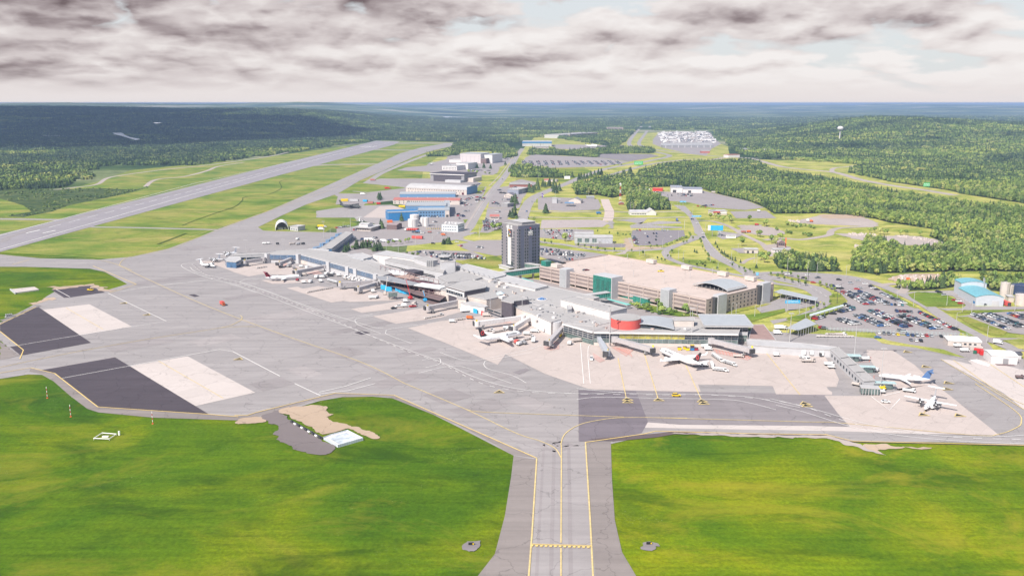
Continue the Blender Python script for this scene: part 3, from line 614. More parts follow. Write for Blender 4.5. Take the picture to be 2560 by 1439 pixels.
for k, q in enumerate(Q(z5, '348 1325 350 1355 745 1330 1300 1345 1320 1375')+Q(z6, '290 945 310 968 1345 412 1535 565 1765 732 1755 795 1510 1060 1880 1068')+[(1248, 980)]+Q(w1, '1245 632 1475 748 2390 1190')):
    c = P(*q); mb = MB(); s = 3.3
    mb.prism([(c.x-s, c.y-s*.75), (c.x+s, c.y-s*.75), (c.x, c.y+s*.9)], .520+.001*k, .520+.001*k, sides=False)
    tag(mb.build('stand_marking', YEL), kind='structure')
    mb = MB(); s = 2.3; mb.prism([(c.x-s, c.y-s*.72), (c.x+s, c.y-s*.72), (c.x, c.y+s*.72)], .545+.001*k, .545+.001*k, sides=False)
    tag(mb.build('stand_marking', BLACK), kind='structure')
HB = P(*w3(1912, 1118)); HC = P(*w3(2335, 1130)); HD = (HC-HB); HL = HD.length; HU = HD.normalized(); HN = Vector((-HU.y, HU.x))
mb = MB()
def hq(u0, u1, n0, n1, zz): 
    p = [HB+HU*u0+HN*n0, HB+HU*u1+HN*n0, HB+HU*u1+HN*n1, HB+HU*u0+HN*n1]; mb.prism([(q.x, q.y) for q in p], zz, zz, sides=False)
hq(0, HL, 0, .35, .52); hq(0, HL, -.6, -.25, .52)
for i in range(13): hq(i*HL/13, (i+.55)*HL/13, -1.7, -.6, .525)
tag(mb.build('holding_line', YEL2), kind='structure')
for X, Y in Q(w3, '2320 720 1815 1127 2430 1147'):
    c = P(*w3(0, 0)) 
lines('roadway_line', [
 Q(ID, '506 655 455 662 470 676 520 695 600 716 760 776 1000 868 1100 905 1190 945 1300 974 1450 985 1560 981'),
 Q(z5, '-300 1330 0 1300 800 1315 1600 1330 1900 1370 2250 1460'), Q(z6, '0 965 300 1040 780 1190 1200 1270 1800 1330 2560 1365'),
 Q(z6, '-60 900 0 912 400 1010 900 1150 1300 1220 1700 1285 2280 1290 2560 1275'),
 Q(z5, '-300 1190 0 1220 500 1255 1200 1262 1600 1275 2000 1310 2400 1400 2560 1430'),
 Q(ID, '506 655 560 640 640 625'), Q(ID, '475 668 500 684 620 712 780 770 920 815 958 822')], .34, WHITE)
lines('roadway_line', [
 Q(z4, '0 790 250 880 420 905 600 885 1250 745 1420 680'), Q(z4, '1200 1215 1000 1110 700 1030 620 980 620 930 700 895 1280 790'), Q(z4, '-300 1080 0 1005 200 980 350 1000 700 1120 1000 1224'), Q(z4, '-250 900 -30 870 10 920 -30 960 -200 1000'),
 Q(z3, '0 510 220 500 420 470 700 452'), Q(z3, '0 560 120 590 300 650 1200 985 1500 985 1700 950'), Q(z3, '1700 975 1500 1010 1480 1060 1560 1110 1800 1200'), Q(z3, '2560 1050 1950 1140 1870 1180 1900 1220 2200 1330'),
 Q(z5, '-770 650 -550 640 -300 620'), Q(z4, '2000 1224 1960 740 1960 660'), Q(z4, '2090 1224 2060 740 2160 660'),
 Q(w1, '2560 530 2200 420 1900 425 1400 480'), Q(w1, '2560 440 2400 425 2480 390 2560 380'), Q(w1, '2115 385 2060 405 1500 470 1200 520')], .32, WHITE)
lines('pad_line', [Q(w1, '1080 535 1662 815 793 955 190 1055'), Q(w2, '570 243 1190 130 2010 -20 2130 0 2560 225'), Q(w3, '270 0 450 85'), Q(w1, '560 497 700 573'), Q(z6, '980 875 1170 1018 1280 900'), Q(z6, '1110 870 1280 830'), Q(w3, '440 60 620 20 800 -40'), Q(w3, '420 75 640 50 830 0')], .45, WHITE, sm=False)
lines('roadway_dashes', [Q(ID, '480 661 520 690 600 711 780 778 1000 872 1100 908 1200 958 1300 979 1400 985 1640 988 1800 990 1980 1010 2100 1050 2200 1075 2400 1095 2560 1100')], .4, WHITE, dash=(4, 5))
lines('stand_line', [Q(z5, '10 610 430 690 340 775 150 660'), Q(z5, '1420 680 1950 790'), Q(z6, '850 520 960 520 980 470'), Q(z6, '1010 700 1010 660 1110 670')], .35, REDM, sm=False)
lines('hatching', [[z5(180+30*k, 655+6*k), z5(260+25*k, 700+14*k)] for k in range(7)]+[[z5(1480+40*k, 690+7*k), z5(1500+42*k, 735+8*k)] for k in range(11)], .3, REDM, sm=False)
# runway paint
lines('runway_edge_line', [[w5(-200, 960), w5(0, 895), w5(1240, 562), w5(2420, 302)], [w5(-200, 1040), w5(0, 985), w5(1300, 612), w5(2140, 378), w5(2490, 300)]], 1.3, WHITE, sm=False)
lines('runway_centre_line', [[w5(170, 880), w5(2440, 300)]], 1.1, WHITE, sm=False, dash=(30, 20))
lines('runway_marking', [[w5(275, 880), w5(355, 862)], [w5(170, 879), w5(250, 861)]], 2.6, WHITE, sm=False)
lines('runway_threshold', [[w5(2300+12*k, 330), w5(2330+12*k, 322)] for k in range(8)], 2.0, WHITE, sm=False)
lines('road_centre_line', [Q(y1, '2020 240 1940 380 1850 520 1730 660 1620 800 1540 920 1460 1050'), Q(y2, '1560 300 1620 360 1780 400 1980 440'), Q(y5, '500 470 620 700 800 860 1000 970 1300 1060 1700 1150 1950 1290')], .35, WHITE, dash=(5, 7))
# dark drainage ditches in the infield
dm = grass_mat('ditch', [(.3, (.05, .09, .015)), (.5, (.08, .12, .02)), (.7, (.12, .15, .03))], .1)
for pts, wd in ((Q(w5, '1165 830 1240 800 1380 750 1500 710 1550 670 1560 650 1640 635 1720 630 1800 590 1790 550 1840 535'), 1.8), (Q(w5, '1010 950 1100 915 1190 880'), 3.5)):
    road('drainage_ditch', pts, wd, dm)
# ---------------------------------------------------------------- vegetation
def leaf_mat(name, col, dry=None):
    m = bpy.data.materials.new(name); nt, N, L, b = nodes(m); b.inputs['Roughness'].default_value = .8; b.inputs['Specular IOR Level'].default_value = .15
    oi = N.new('ShaderNodeObjectInfo'); tc = N.new('ShaderNodeTexCoord')
    c = rampn(N, L, oi.outputs['Random'], [(0, tuple(q*.62 for q in col)), (.35, tuple(q*.95 for q in col)), (.75, (col[0]*1.45, col[1]*1.25, col[2]*1.2)), (1, dry or (col[0]*1.8, col[1]*1.3, col[2]*1.8))])
    f = tex_noise(N, L, tc.outputs['Object'], .55, 3, .6)
    stand = tex_noise(N, L, oi.outputs['Location'], .0045, 5, .6); c = mixn(N, L, 1.0, c, rampn(N, L, stand, [(.32, (.55, .62, .62)), (.5, (1, 1, 1)), (.68, (1.35, 1.22, 1.0))]), 'MULTIPLY')
    L.new(mixn(N, L, 1.0, c, rampn(N, L, f, [(.3, .72), (.7, 1.25)]), 'MULTIPLY'), b.inputs['Base Color']); return m
LEAF = leaf_mat('leaf_green', (.21, .31, .085)); LEAFD = leaf_mat('leaf_dark', (.15, .235, .075)); NEEDLE = leaf_mat('needles', (.062, .108, .052), (.09, .14, .06)); NEEDLEB = leaf_mat('far_needles', (.06, .105, .055), (.11, .155, .07))
def quad_at(mb, c, n, s, rnd, asp=1.0):
    n = Vector(n).normalized(); a = n.orthogonal().normalized(); b = n.cross(a); t = rnd.uniform(0, 6.28)
    a, b = a*cos(t)+b*sin(t), b*cos(t)-a*sin(t); c = Vector(c)
    k = [rnd.uniform(.6, 1.15) for _ in range(4)]
    mb.add([c-a*s*k[0]-b*s*asp*.4*k[1], c+a*s*.35*k[1]-b*s*asp*k[2], c+a*s*k[2]+b*s*asp*.3*k[0], c-a*s*.3*k[3]+b*s*asp*k[3]], [(0, 1, 2, 3)])
def broad_crown(mb, ox, oy, hh, rr, n, leaf, seed, zb=.28):
    rnd = random.Random(seed); blobs = []
    for i in range(7):
        a = rnd.uniform(0, 6.28); d = rr*rnd.uniform(.15, .62); z = hh*rnd.uniform(zb+.16, .84)
        blobs.append((ox+d*cos(a), oy+d*sin(a), z, rr*rnd.uniform(.34, .58)))
    blobs.append((ox, oy, hh*.78, rr*.5))
    for i in range(n):
        bx, by, bz, br = rnd.choice(blobs); t = rnd.uniform(-1, 1); a = rnd.uniform(0, 6.28); q = sqrt(1-t*t); k = rnd.uniform(.72, 1.08)
        d = Vector((q*cos(a), q*sin(a), t*.85)); c = Vector((bx, by, bz))+d*br*k
        nn = d+Vector((rnd.uniform(-.6, .6), rnd.uniform(-.6, .6), rnd.uniform(-.2, .7)))
        quad_at(mb, c, nn, leaf*rnd.uniform(.6, 1.25), rnd)
def conifer_crown(mb, ox, oy, hh, rr, n, leaf, seed):
    rnd = random.Random(seed); tiers = 9
    for i in range(n):
        t = 1-sqrt(rnd.random()); z = hh*(.10+.88*t); tier = .78+.30*((t*tiers) % 1.0 < .55)
        R = rr*(1-t)**.85*tier*rnd.uniform(.55, 1.05); a = rnd.uniform(0, 6.28)
        c = (ox+R*cos(a), oy+R*sin(a), z); nn = (cos(a)*.75+rnd.uniform(-.3, .3), sin(a)*.75+rnd.uniform(-.3, .3), .75)
        quad_at(mb, c, nn, leaf*(1.1-.6*t)*rnd.uniform(.7, 1.2), rnd, 1.2)
    mb.tube((ox, oy, hh*.2), (ox, oy, hh), rr*.16, .05, 5)
def trunk_mesh(hh, r, top=.7, limbs=4, seed=0, broad=True):
    rnd = random.Random(seed); mb = MB(); mb.tube((0, 0, -.4), (0.1, 0, hh*top), r, r*.3, 7)
    if broad:
        for i in range(limbs):
            a = rnd.uniform(0, 6.28); z = hh*rnd.uniform(.25, .5); d = hh*.24
            mb.tube((0, 0, z), (d*cos(a), d*sin(a), z+d*1.1), r*.45, r*.12, 5)
    return mb
PROTO = {}
def proto(key, mb, mats):
    me = bpy.data.meshes.new(key); me.from_pydata(mb.v, [], mb.f)
    for m in mats: me.materials.append(m)
    if any(mb.mi): me.polygons.foreach_set('material_index', mb.mi)
    me.update(); o = bpy.data.objects.new(key, me); PROTO[key] = o; return o
for i in range(4):
    mb = MB(); hh = 10+i*1.2; broad_crown(mb, 0, 0, hh, 3.7+.25*i, 400, .62, 11+i, .12); k = len(mb.f); mb.tube((0, 0, -.5), (0, 0, hh*.6), .22, .1, 5); mb.mi = [0]*k+[1]*(len(mb.f)-k)
    proto('woodland_tree_%d' % i, mb, (LEAF if i != 2 else LEAFD, BARK))
for i in range(2):
    mb = MB(); conifer_crown(mb, 0, 0, 12+i*2, 2.8, 260, .75, 31+i); proto('woodland_fir_%d' % i, mb, (NEEDLE,))
def cluster(key, nb, nc, mats, seed, far=False):
    rnd = random.Random(seed); mb = MB(); k0 = 0
    for i in range(nb):
        broad_crown(mb, rnd.uniform(-11, 11), rnd.uniform(-11, 11), rnd.uniform(6, 11), rnd.uniform(2.8, 4.0), 75, 1.45, seed*50+i, .05)
    k0 = len(mb.f)
    for i in range(nc): conifer_crown(mb, rnd.uniform(-11, 11), rnd.uniform(-11, 11), rnd.uniform(9, 16), rnd.uniform(2.6, 3.6), 50, 1.6, seed*70+i)
    mb.mi = [0]*k0+[1]*(len(mb.f)-k0); return proto(key, mb, mats)
cluster('mixed_stand', 13, 5, (LEAF, NEEDLE), 3); cluster('mixed_stand_b', 10, 8, (LEAFD, NEEDLE), 4); cluster('fir_stand', 4, 14, (LEAFD, NEEDLEB), 5); cluster('leafy_stand', 16, 1, (LEAF, NEEDLE), 6)
def scatter(name, label, key, pts):
    if not pts: return
    me = bpy.data.meshes.new(name); me.from_pydata([p[0] for p in pts], [], [])
    o = bpy.data.objects.new(name, me); COL.objects.link(o)
    a = me.attributes.new('rot', 'FLOAT_VECTOR', 'POINT'); a.data.foreach_set('vector', [q for p in pts for q in (0, 0, p[1])])
    a = me.attributes.new('scl', 'FLOAT_VECTOR', 'POINT'); a.data.foreach_set('vector', [q for p in pts for q in (p[2], p[2], p[2]*p[3])])
    ng = bpy.data.node_groups.new('scatter', 'GeometryNodeTree'); ng.interface.new_socket('Geometry', in_out='INPUT', socket_type='NodeSocketGeometry'); ng.interface.new_socket('Geometry', in_out='OUTPUT', socket_type='NodeSocketGeometry')
    N = ng.nodes; L = ng.links; gi = N.new('NodeGroupInput'); go = N.new('NodeGroupOutput'); ip = N.new('GeometryNodeInstanceOnPoints'); ob = N.new('GeometryNodeObjectInfo'); ob.inputs['Object'].default_value = PROTO[key]
    L.new(gi.outputs[0], ip.inputs['Points']); L.new(ob.outputs['Geometry'], ip.inputs['Instance']); L.new(ip.outputs[0], go.inputs[0])
    for nm, sk in (('rot', 'Rotation'), ('scl', 'Scale')):
        na = N.new('GeometryNodeInputNamedAttribute'); na.data_type = 'FLOAT_VECTOR'; na.inputs['Name'].default_value = nm; L.new(na.outputs['Attribute'], ip.inputs[sk])
    md = o.modifiers.new('scatter', 'NODES'); md.node_group = ng
    tag(o, label, 'woodland', kind='stuff'); return o
# single trees: an Empty with trunk and crown
TREE = {}
def tree_proto(kind):
    hh, r = {'broadleaf_tree': (9, 3.4), 'maple_tree': (11, 5.6), 'conifer_tree': (10, 2.7), 'sapling': (4.2, 1.15), 'shrub': (2.6, 2.0), 'woodland_tree': (9.5, 3.5), 'woodland_conifer': (13.5, 3.1)}[kind]
    root = bpy.data.objects.new(kind, None)
    con = 'conifer' in kind; mb = MB()
    if con: conifer_crown(mb, 0, 0, hh, r, 330, .75, 91)
    else: broad_crown(mb, 0, 0, hh, r, {'sapling': 90, 'shrub': 110, 'maple_tree': 620}.get(kind, 420), {'sapling': .42, 'shrub': .6, 'maple_tree': .8}.get(kind, .66), 77+len(kind), .3 if kind not in ('shrub', 'woodland_tree') else .08)
    me = bpy.data.meshes.new('crown'); me.from_pydata(mb.v, [], mb.f); me.materials.append(NEEDLE if con else LEAF if kind != 'sapling' else LEAFD)
    c = bpy.data.objects.new('crown', me); mt = trunk_mesh(hh, {'sapling': .09, 'shrub': .1, 'maple_tree': .45}.get(kind, .24), .9 if con else .7, seed=5, broad=not con)
    me = bpy.data.meshes.new('trunk'); me.from_pydata(mt.v, [], mt.f); me.materials.append(BARK); t = bpy.data.objects.new('trunk', me)
    TREE[kind] = (c, t); return TREE[kind]
TREES = [0]
def tree(kind, x, y, label, group, s=1.0, z=.2):
    cr, tr = TREE.get(kind) or tree_proto(kind)
    o = thing(kind, (x, y, z), random.uniform(0, 6.28), label, 'shrub' if kind == 'shrub' else 'tree', group); o.scale = (s*random.uniform(.9, 1.1), s*random.uniform(.9, 1.1), s*random.uniform(.88, 1.14))
    for q in (tr, cr):
        c = q.copy(); COL.objects.link(c); c.parent = o
    TREES[0] += 1; return o
def trees(kind, px, label, group, s=1.0):
    for q in px:
        p = P(*q); tree(kind, p.x, p.y, label, group, s*random.uniform(.85, 1.15))
trees('sapling', Q(y5, '15 870 62 885 100 890 135 845 180 790 165 850 310 880 380 920 466 945 560 965 310 685 350 680 420 640 700 990 815 1005 870 950 945 970 1005 990 1020 1025 1070 1005 1115 1040 1310 1050 1390 1080 1465 1100 1550 1120 1635 1140 1705 1160 1440 1040 1620 1090 1710 1110 1870 1160 1945 1185 2005 1210 2040 1230'), 'young thin tree planted along the boulevard verge', 'saplings along the boulevard', 1.15)
trees('sapling', Q(y7, '70 220 83 285 150 250 157 300 232 270 226 320 380 320 450 340 500 360 540 380 520 440 420 550 350 570 280 590 170 520 235 510 490 520'), 'young thin tree on the verge beside the curving car park road', 'saplings by the car park road', 1.15)
trees('sapling', Q(y3, '245 725 330 740 415 755 776 790 863 805 945 825 1033 840 1127 850 1255 850 1490 860 1635 895 1740 810 1822 790 1190 625 1300 640 1370 640 1410 650 1468 640 1035 600'), 'young thin tree in the grass strip beyond the car park by the hotel', 'saplings near the hotel car park', 1.2)
trees('sapling', Q(y5, '505 650 515 690 530 740 560 790 590 830 600 840'), 'young thin tree lining the inner curve of the boulevard', 'saplings inside the loop', 1.2)
trees('conifer_tree', Q(y5, '440 780 465 790 680 690 700 730 720 760 745 790 760 800 780 810 800 830 820 835 850 860 870 870 905 880 965 900 1145 960'), 'small dark conifer on the bank beside the boulevard', 'small conifers on the boulevard bank', .42)
trees('shrub', Q(y5, '500 910 530 920 560 900 600 870 640 890 660 900 380 570 390 590 120 700 150 690 180 680 210 670 240 655 270 640 300 630 340 620'), 'rounded dark shrub in the planted bed by the slip road', 'shrubs by the slip road')
trees('conifer_tree', Q(y4, '1240 770 1265 755 1290 745 1385 730 1400 715 1450 720 1475 715 1510 715 1550 710 1620 760 1650 745 1680 750 1700 735'), 'dark conifer in the row by the terminal annexe roof', 'conifers behind the terminal annexe', .95)
trees('broadleaf_tree', Q(y4, '1340 740 1580 680 1800 675 1860 665 1945 665 2020 650 2060 645'), 'small leafy tree beside the approach road', 'leafy trees by the approach road', .6)
trees('conifer_tree', Q(y4, '2500 670 2520 665 2540 665 2560 668 2580 670'), 'dark conifer in the clump beside the road junction', 'conifer clump by the junction', .8)
trees('conifer_tree', Q(y4, '1680 105 1695 95 1965 375 1720 470 1700 460'), 'single dark conifer standing beside the hangars', 'conifers by the hangars', 1.2)
trees('conifer_tree', Q(y3, '340 340 350 330 245 30 480 30 440 20 120 40 130 60 -90 210 -110 240 -60 220'), 'tall dark conifer beside the crossroads beyond the hotel', 'tall conifers beyond the hotel', 1.5)
trees('conifer_tree', Q(y2, '240 960 270 970 300 940 340 900 410 890 440 900 490 890 500 880 560 850 560 970 590 980 630 950 890 800 920 790 960 790 1000 780 1050 760 1100 740 1150 735 1190 730 1480 740 1500 735 1560 725 1580 720'), 'dark conifer beside the old road past the commercial yards', 'conifers along the old road', 1.5)
trees('conifer_tree', Q(y1, '1500 415 1585 415 1670 420 1860 375 240 800 260 790 1980 950 1920 1040 1950 1050 1990 1040'), 'dark conifer standing alone near the hangar car parks', 'conifers near the hangar car parks', 1.3)
trees('broadleaf_tree', Q(y1, '2000 1100 2230 1100 1390 480 1450 480 1500 490 1600 490 1660 500 1690 1210 1720 1210 1760 1200 1800 1190'), 'leafy tree beside the airport service streets', 'leafy trees by the service streets', .9)
trees('maple_tree', Q(y3, '600 715'), 'large round green tree beside the long grey shed', 'none')
TR = [o for o in COL.objects if o.name.startswith('maple_tree')]
for o in TR: del o['group']
trees('broadleaf_tree', Q(z2, '515 965 800 930 860 1030 830 1000 960 1045 1195 1010 1180 1040 1340 1010 1370 1000 640 995'), 'leafy tree in the garden strip in front of the parking garage', 'trees in front of the garage', .85)
trees('conifer_tree', Q(z2, '910 960 930 960 820 1030'), 'dark conifer in the garden strip in front of the parking garage', 'conifers in front of the garage', .6)
trees('shrub', Q(z2, '590 940 620 930 650 940 430 900 470 910 720 1010 1050 1000 1000 990 1020 1000 1130 1050 1160 1050 1250 1040 1280 1030 700 950'), 'low green shrub in the garden strip in front of the garage', 'shrubs in front of the garage', .8)
trees('broadleaf_tree', Q(y5, '1240 900 1200 870 1290 860 1440 700 1370 690 1320 680 1420 640 1160 600 1190 610 1240 490 1260 480 860 450 840 430 980 710 1070 430 680 400 720 410 770 430 620 400'), 'leafy tree standing in the yellow meadow near the yards', 'trees in the yellow meadow', .95)
trees('shrub', Q(y5, '1500 470 1560 480 1600 500 1650 490 1700 480 1760 500 1800 510 1500 560 1540 570 1690 580 1740 600 1770 590 1380 530'), 'green bush in the meadow beside the rubble yard', 'bushes beside the rubble yard', 1.6)
trees('broadleaf_tree', Q(y6, '860 940 780 460 900 480 940 480 980 480 1130 490 1190 480 1350 500 840 460'), 'leafy tree standing alone at the edge of the rubble yards', 'lone trees at the rubble yards', .85)
trees('broadleaf_tree', Q(z3, '2130 190 2210 215 2280 215 1900 60'), 'small tree beside the curving terminal access road', 'trees by the terminal access road', .55)
# woodland: the nearest trees are single things, the rest of each wood is one mass
rnd = random.Random(5)
single = []; rest = {}
def wood(poly_px, dens, mix, scl=(.7, 1.2)):
    pts = [P(*q) for q in poly_px]; x0 = min(p.x for p in pts); x1 = max(p.x for p in pts); y0 = min(p.y for p in pts); y1_ = max(p.y for p in pts)
    st = sqrt(dens); y = y0
    while y < y1_:
        far = y > 1750; s = st*(3.6 if far else 1); x = x0
        while x < x1:
            px, py = x+rnd.uniform(-.5, .5)*s, y+rnd.uniform(-.5, .5)*s; x += s
            if abs(px) > .68*py+40 or not in_poly(px, py, pts): continue
            k = rnd.choices(range(len(mix)), [m[1] for m in mix])[0]; n = noise.noise(Vector((px*.01, py*.01, 3)))
            key = mix[k][0]
            if n > .22 and rnd.random() < .55: key = 'fir'
            if far: key = 'mixed_stand' if n < .05 else 'leafy_stand' if n < .12 else 'mixed_stand_b'
            sc = rnd.uniform(*scl)*(1 if not far else 1.0)
            single.append((hypot(px, py), px, py, key, sc, far))
        y += s
MIXR = [('leaf', .87), ('fir', .13)]
wood(RF1, 20, MIXR, (.55, .95)); wood(RF2, 24, MIXR, (.55, .95)); wood(RF3, 30, MIXR); wood(RF4, 28, MIXR, (.6, .9)); wood(RF5, 26, MIXR, (.55, .9)); wood(RF6, 34, [('leaf', .4), ('fir', .6)], (.6, 1)); wood(RF9, 22, MIXR, (.5, .8)); wood(RF10, 26, MIXR, (.5, .9))
wood(Q(w5, '-1500 800 -1500 443 1300 443 1180 410 900 425 590 460 600 520 400 590 0 604'), 60, [('leaf', .62), ('fir', .38)], (.7, 1.1))
for q in (RF7, RF8): wood(q, 34, [('leaf', .6), ('fir', .4)], (.6, .95))
single.sort(key=lambda t: t[0]); nleft = 300-TREES[0]
for i, (d, x, y, key, sc, far) in enumerate(single):
    r = rnd.uniform(0, 6.28)
    if i < 150 and not far and TREES[0] < 420:
        kind = 'woodland_conifer' if key == 'fir' else 'woodland_tree'
        lab = ('dark pointed conifer' if key == 'fir' else 'bushy green tree')+' on the near edge of the wood beyond the car parks'
        tree(kind, x, y, lab, 'conifers on the near edge of the wood' if key == 'fir' else 'leafy trees on the near edge of the wood', sc, 0)
        continue
    if key == 'leaf': key = 'woodland_tree_%d' % rnd.choices((0, 1, 2, 3), (3, 3, 2, 3))[0]
    elif key == 'fir': key = 'woodland_fir_%d' % rnd.randrange(2)
    rest.setdefault(key, []).append(((x, y, hgt(x, y)-.3), r, sc, rnd.uniform(.8, 1.2)))
EXCL = [[P(*q) for q in px] for px in ([Q(ID, '-1500 900 0 478 250 457 420 420 640 393 860 361 950 350 1150 353 1290 356 1290 344 1385 344 1500 362 1540 368 1560 350 1600 311 1634 311 1638 330 1650 325 1786 324 1796 340 1815 352 1850 385 1900 398 1700 425 1000 460'),
    Q(ID, '1880 396 1960 399 2090 407 2172 412 2130 426 2125 434 2400 488 2380 496 2080 440 1900 416 1880 404')]+FORESTS)]
XB = [(min(p.x for p in q), max(p.x for p in q), min(p.y for p in q), max(p.y for p in q)) for q in EXCL]
y = 2300.0
while y < 8600:
    s = 21*(1+(y-2300)/6500); x = -.64*y
    while x < .64*y:
        px, py = x+rnd.uniform(-.5, .5)*s, y+rnd.uniform(-.5, .5)*s; x += s
        bad = False
        for q, b in zip(EXCL, XB):
            if b[0] < px < b[1] and b[2] < py < b[3] and in_poly(px, py, q): bad = True; break
        if bad: continue
        n = noise.fractal(Vector((px*.0022, py*.0035, 9)), 1, 2, 3)
        if n < -.62: continue
        left = px/py < -.02
        key = ('fir_stand' if n < .22 else 'mixed_stand_b' if n < .4 else 'leafy_stand') if left else ('leafy_stand' if n > .3 else 'mixed_stand' if n > -.05 else 'mixed_stand_b' if n > -.3 else 'fir_stand')
        rest.setdefault(key, []).append(((px, py, hgt(px, py)-.5), rnd.uniform(0, 6.28), rnd.uniform(.75, 1.1)*s/21, rnd.uniform(.7, 1.1)))
    y += s
NAMES = {'woodland_tree_0': 'mid green leafy trees filling the woods beyond the meadow', 'woodland_tree_1': 'bright leafy trees filling the woods beyond the meadow', 'woodland_tree_2': 'dark leafy trees filling the woods beyond the meadow', 'woodland_tree_3': 'tall leafy trees filling the woods beyond the meadow',
 'woodland_fir_0': 'shorter dark conifers scattered through the woods', 'woodland_fir_1': 'taller dark conifers scattered through the woods', 'mixed_stand': 'mixed woodland covering the middle distance', 'mixed_stand_b': 'darker mixed woodland covering the middle distance', 'fir_stand': 'dark conifer forest on the distant hills', 'leafy_stand': 'bright leafy woodland in the middle distance'}
for k, v in rest.items(): scatter('woodland', NAMES[k], k, v)
#print('trees', TREES[0], {k: len(v) for k, v in rest.items()})
# low scrub on the wet ground left of the runway
rnd = random.Random(9); sp = [P(*q) for q in Q(w5, '-100 600 330 600 620 590 860 600 960 580 830 620 640 660 440 700 330 740 150 775 40 770 200 740 150 700 -60 640')]; L_ = []
PROTO['bush'] = None; mb = MB(); broad_crown(mb, 0, 0, 3, 2.6, 60, .9, 5, 0); proto('bush', mb, (LEAFD,))
for i in range(5200):
    x = rnd.uniform(-900, -300); y = rnd.uniform(700, 1700)
    if in_poly(x, y, sp) and noise.noise(Vector((x*.015, y*.015, 0))) > -.12: L_.append(((x, y, 0), rnd.uniform(0, 6), rnd.uniform(.5, 1.2), rnd.uniform(.5, 1)))
o = scatter('scrub', 'dark low scrub on the rough ground left of the runway', 'bush', L_)
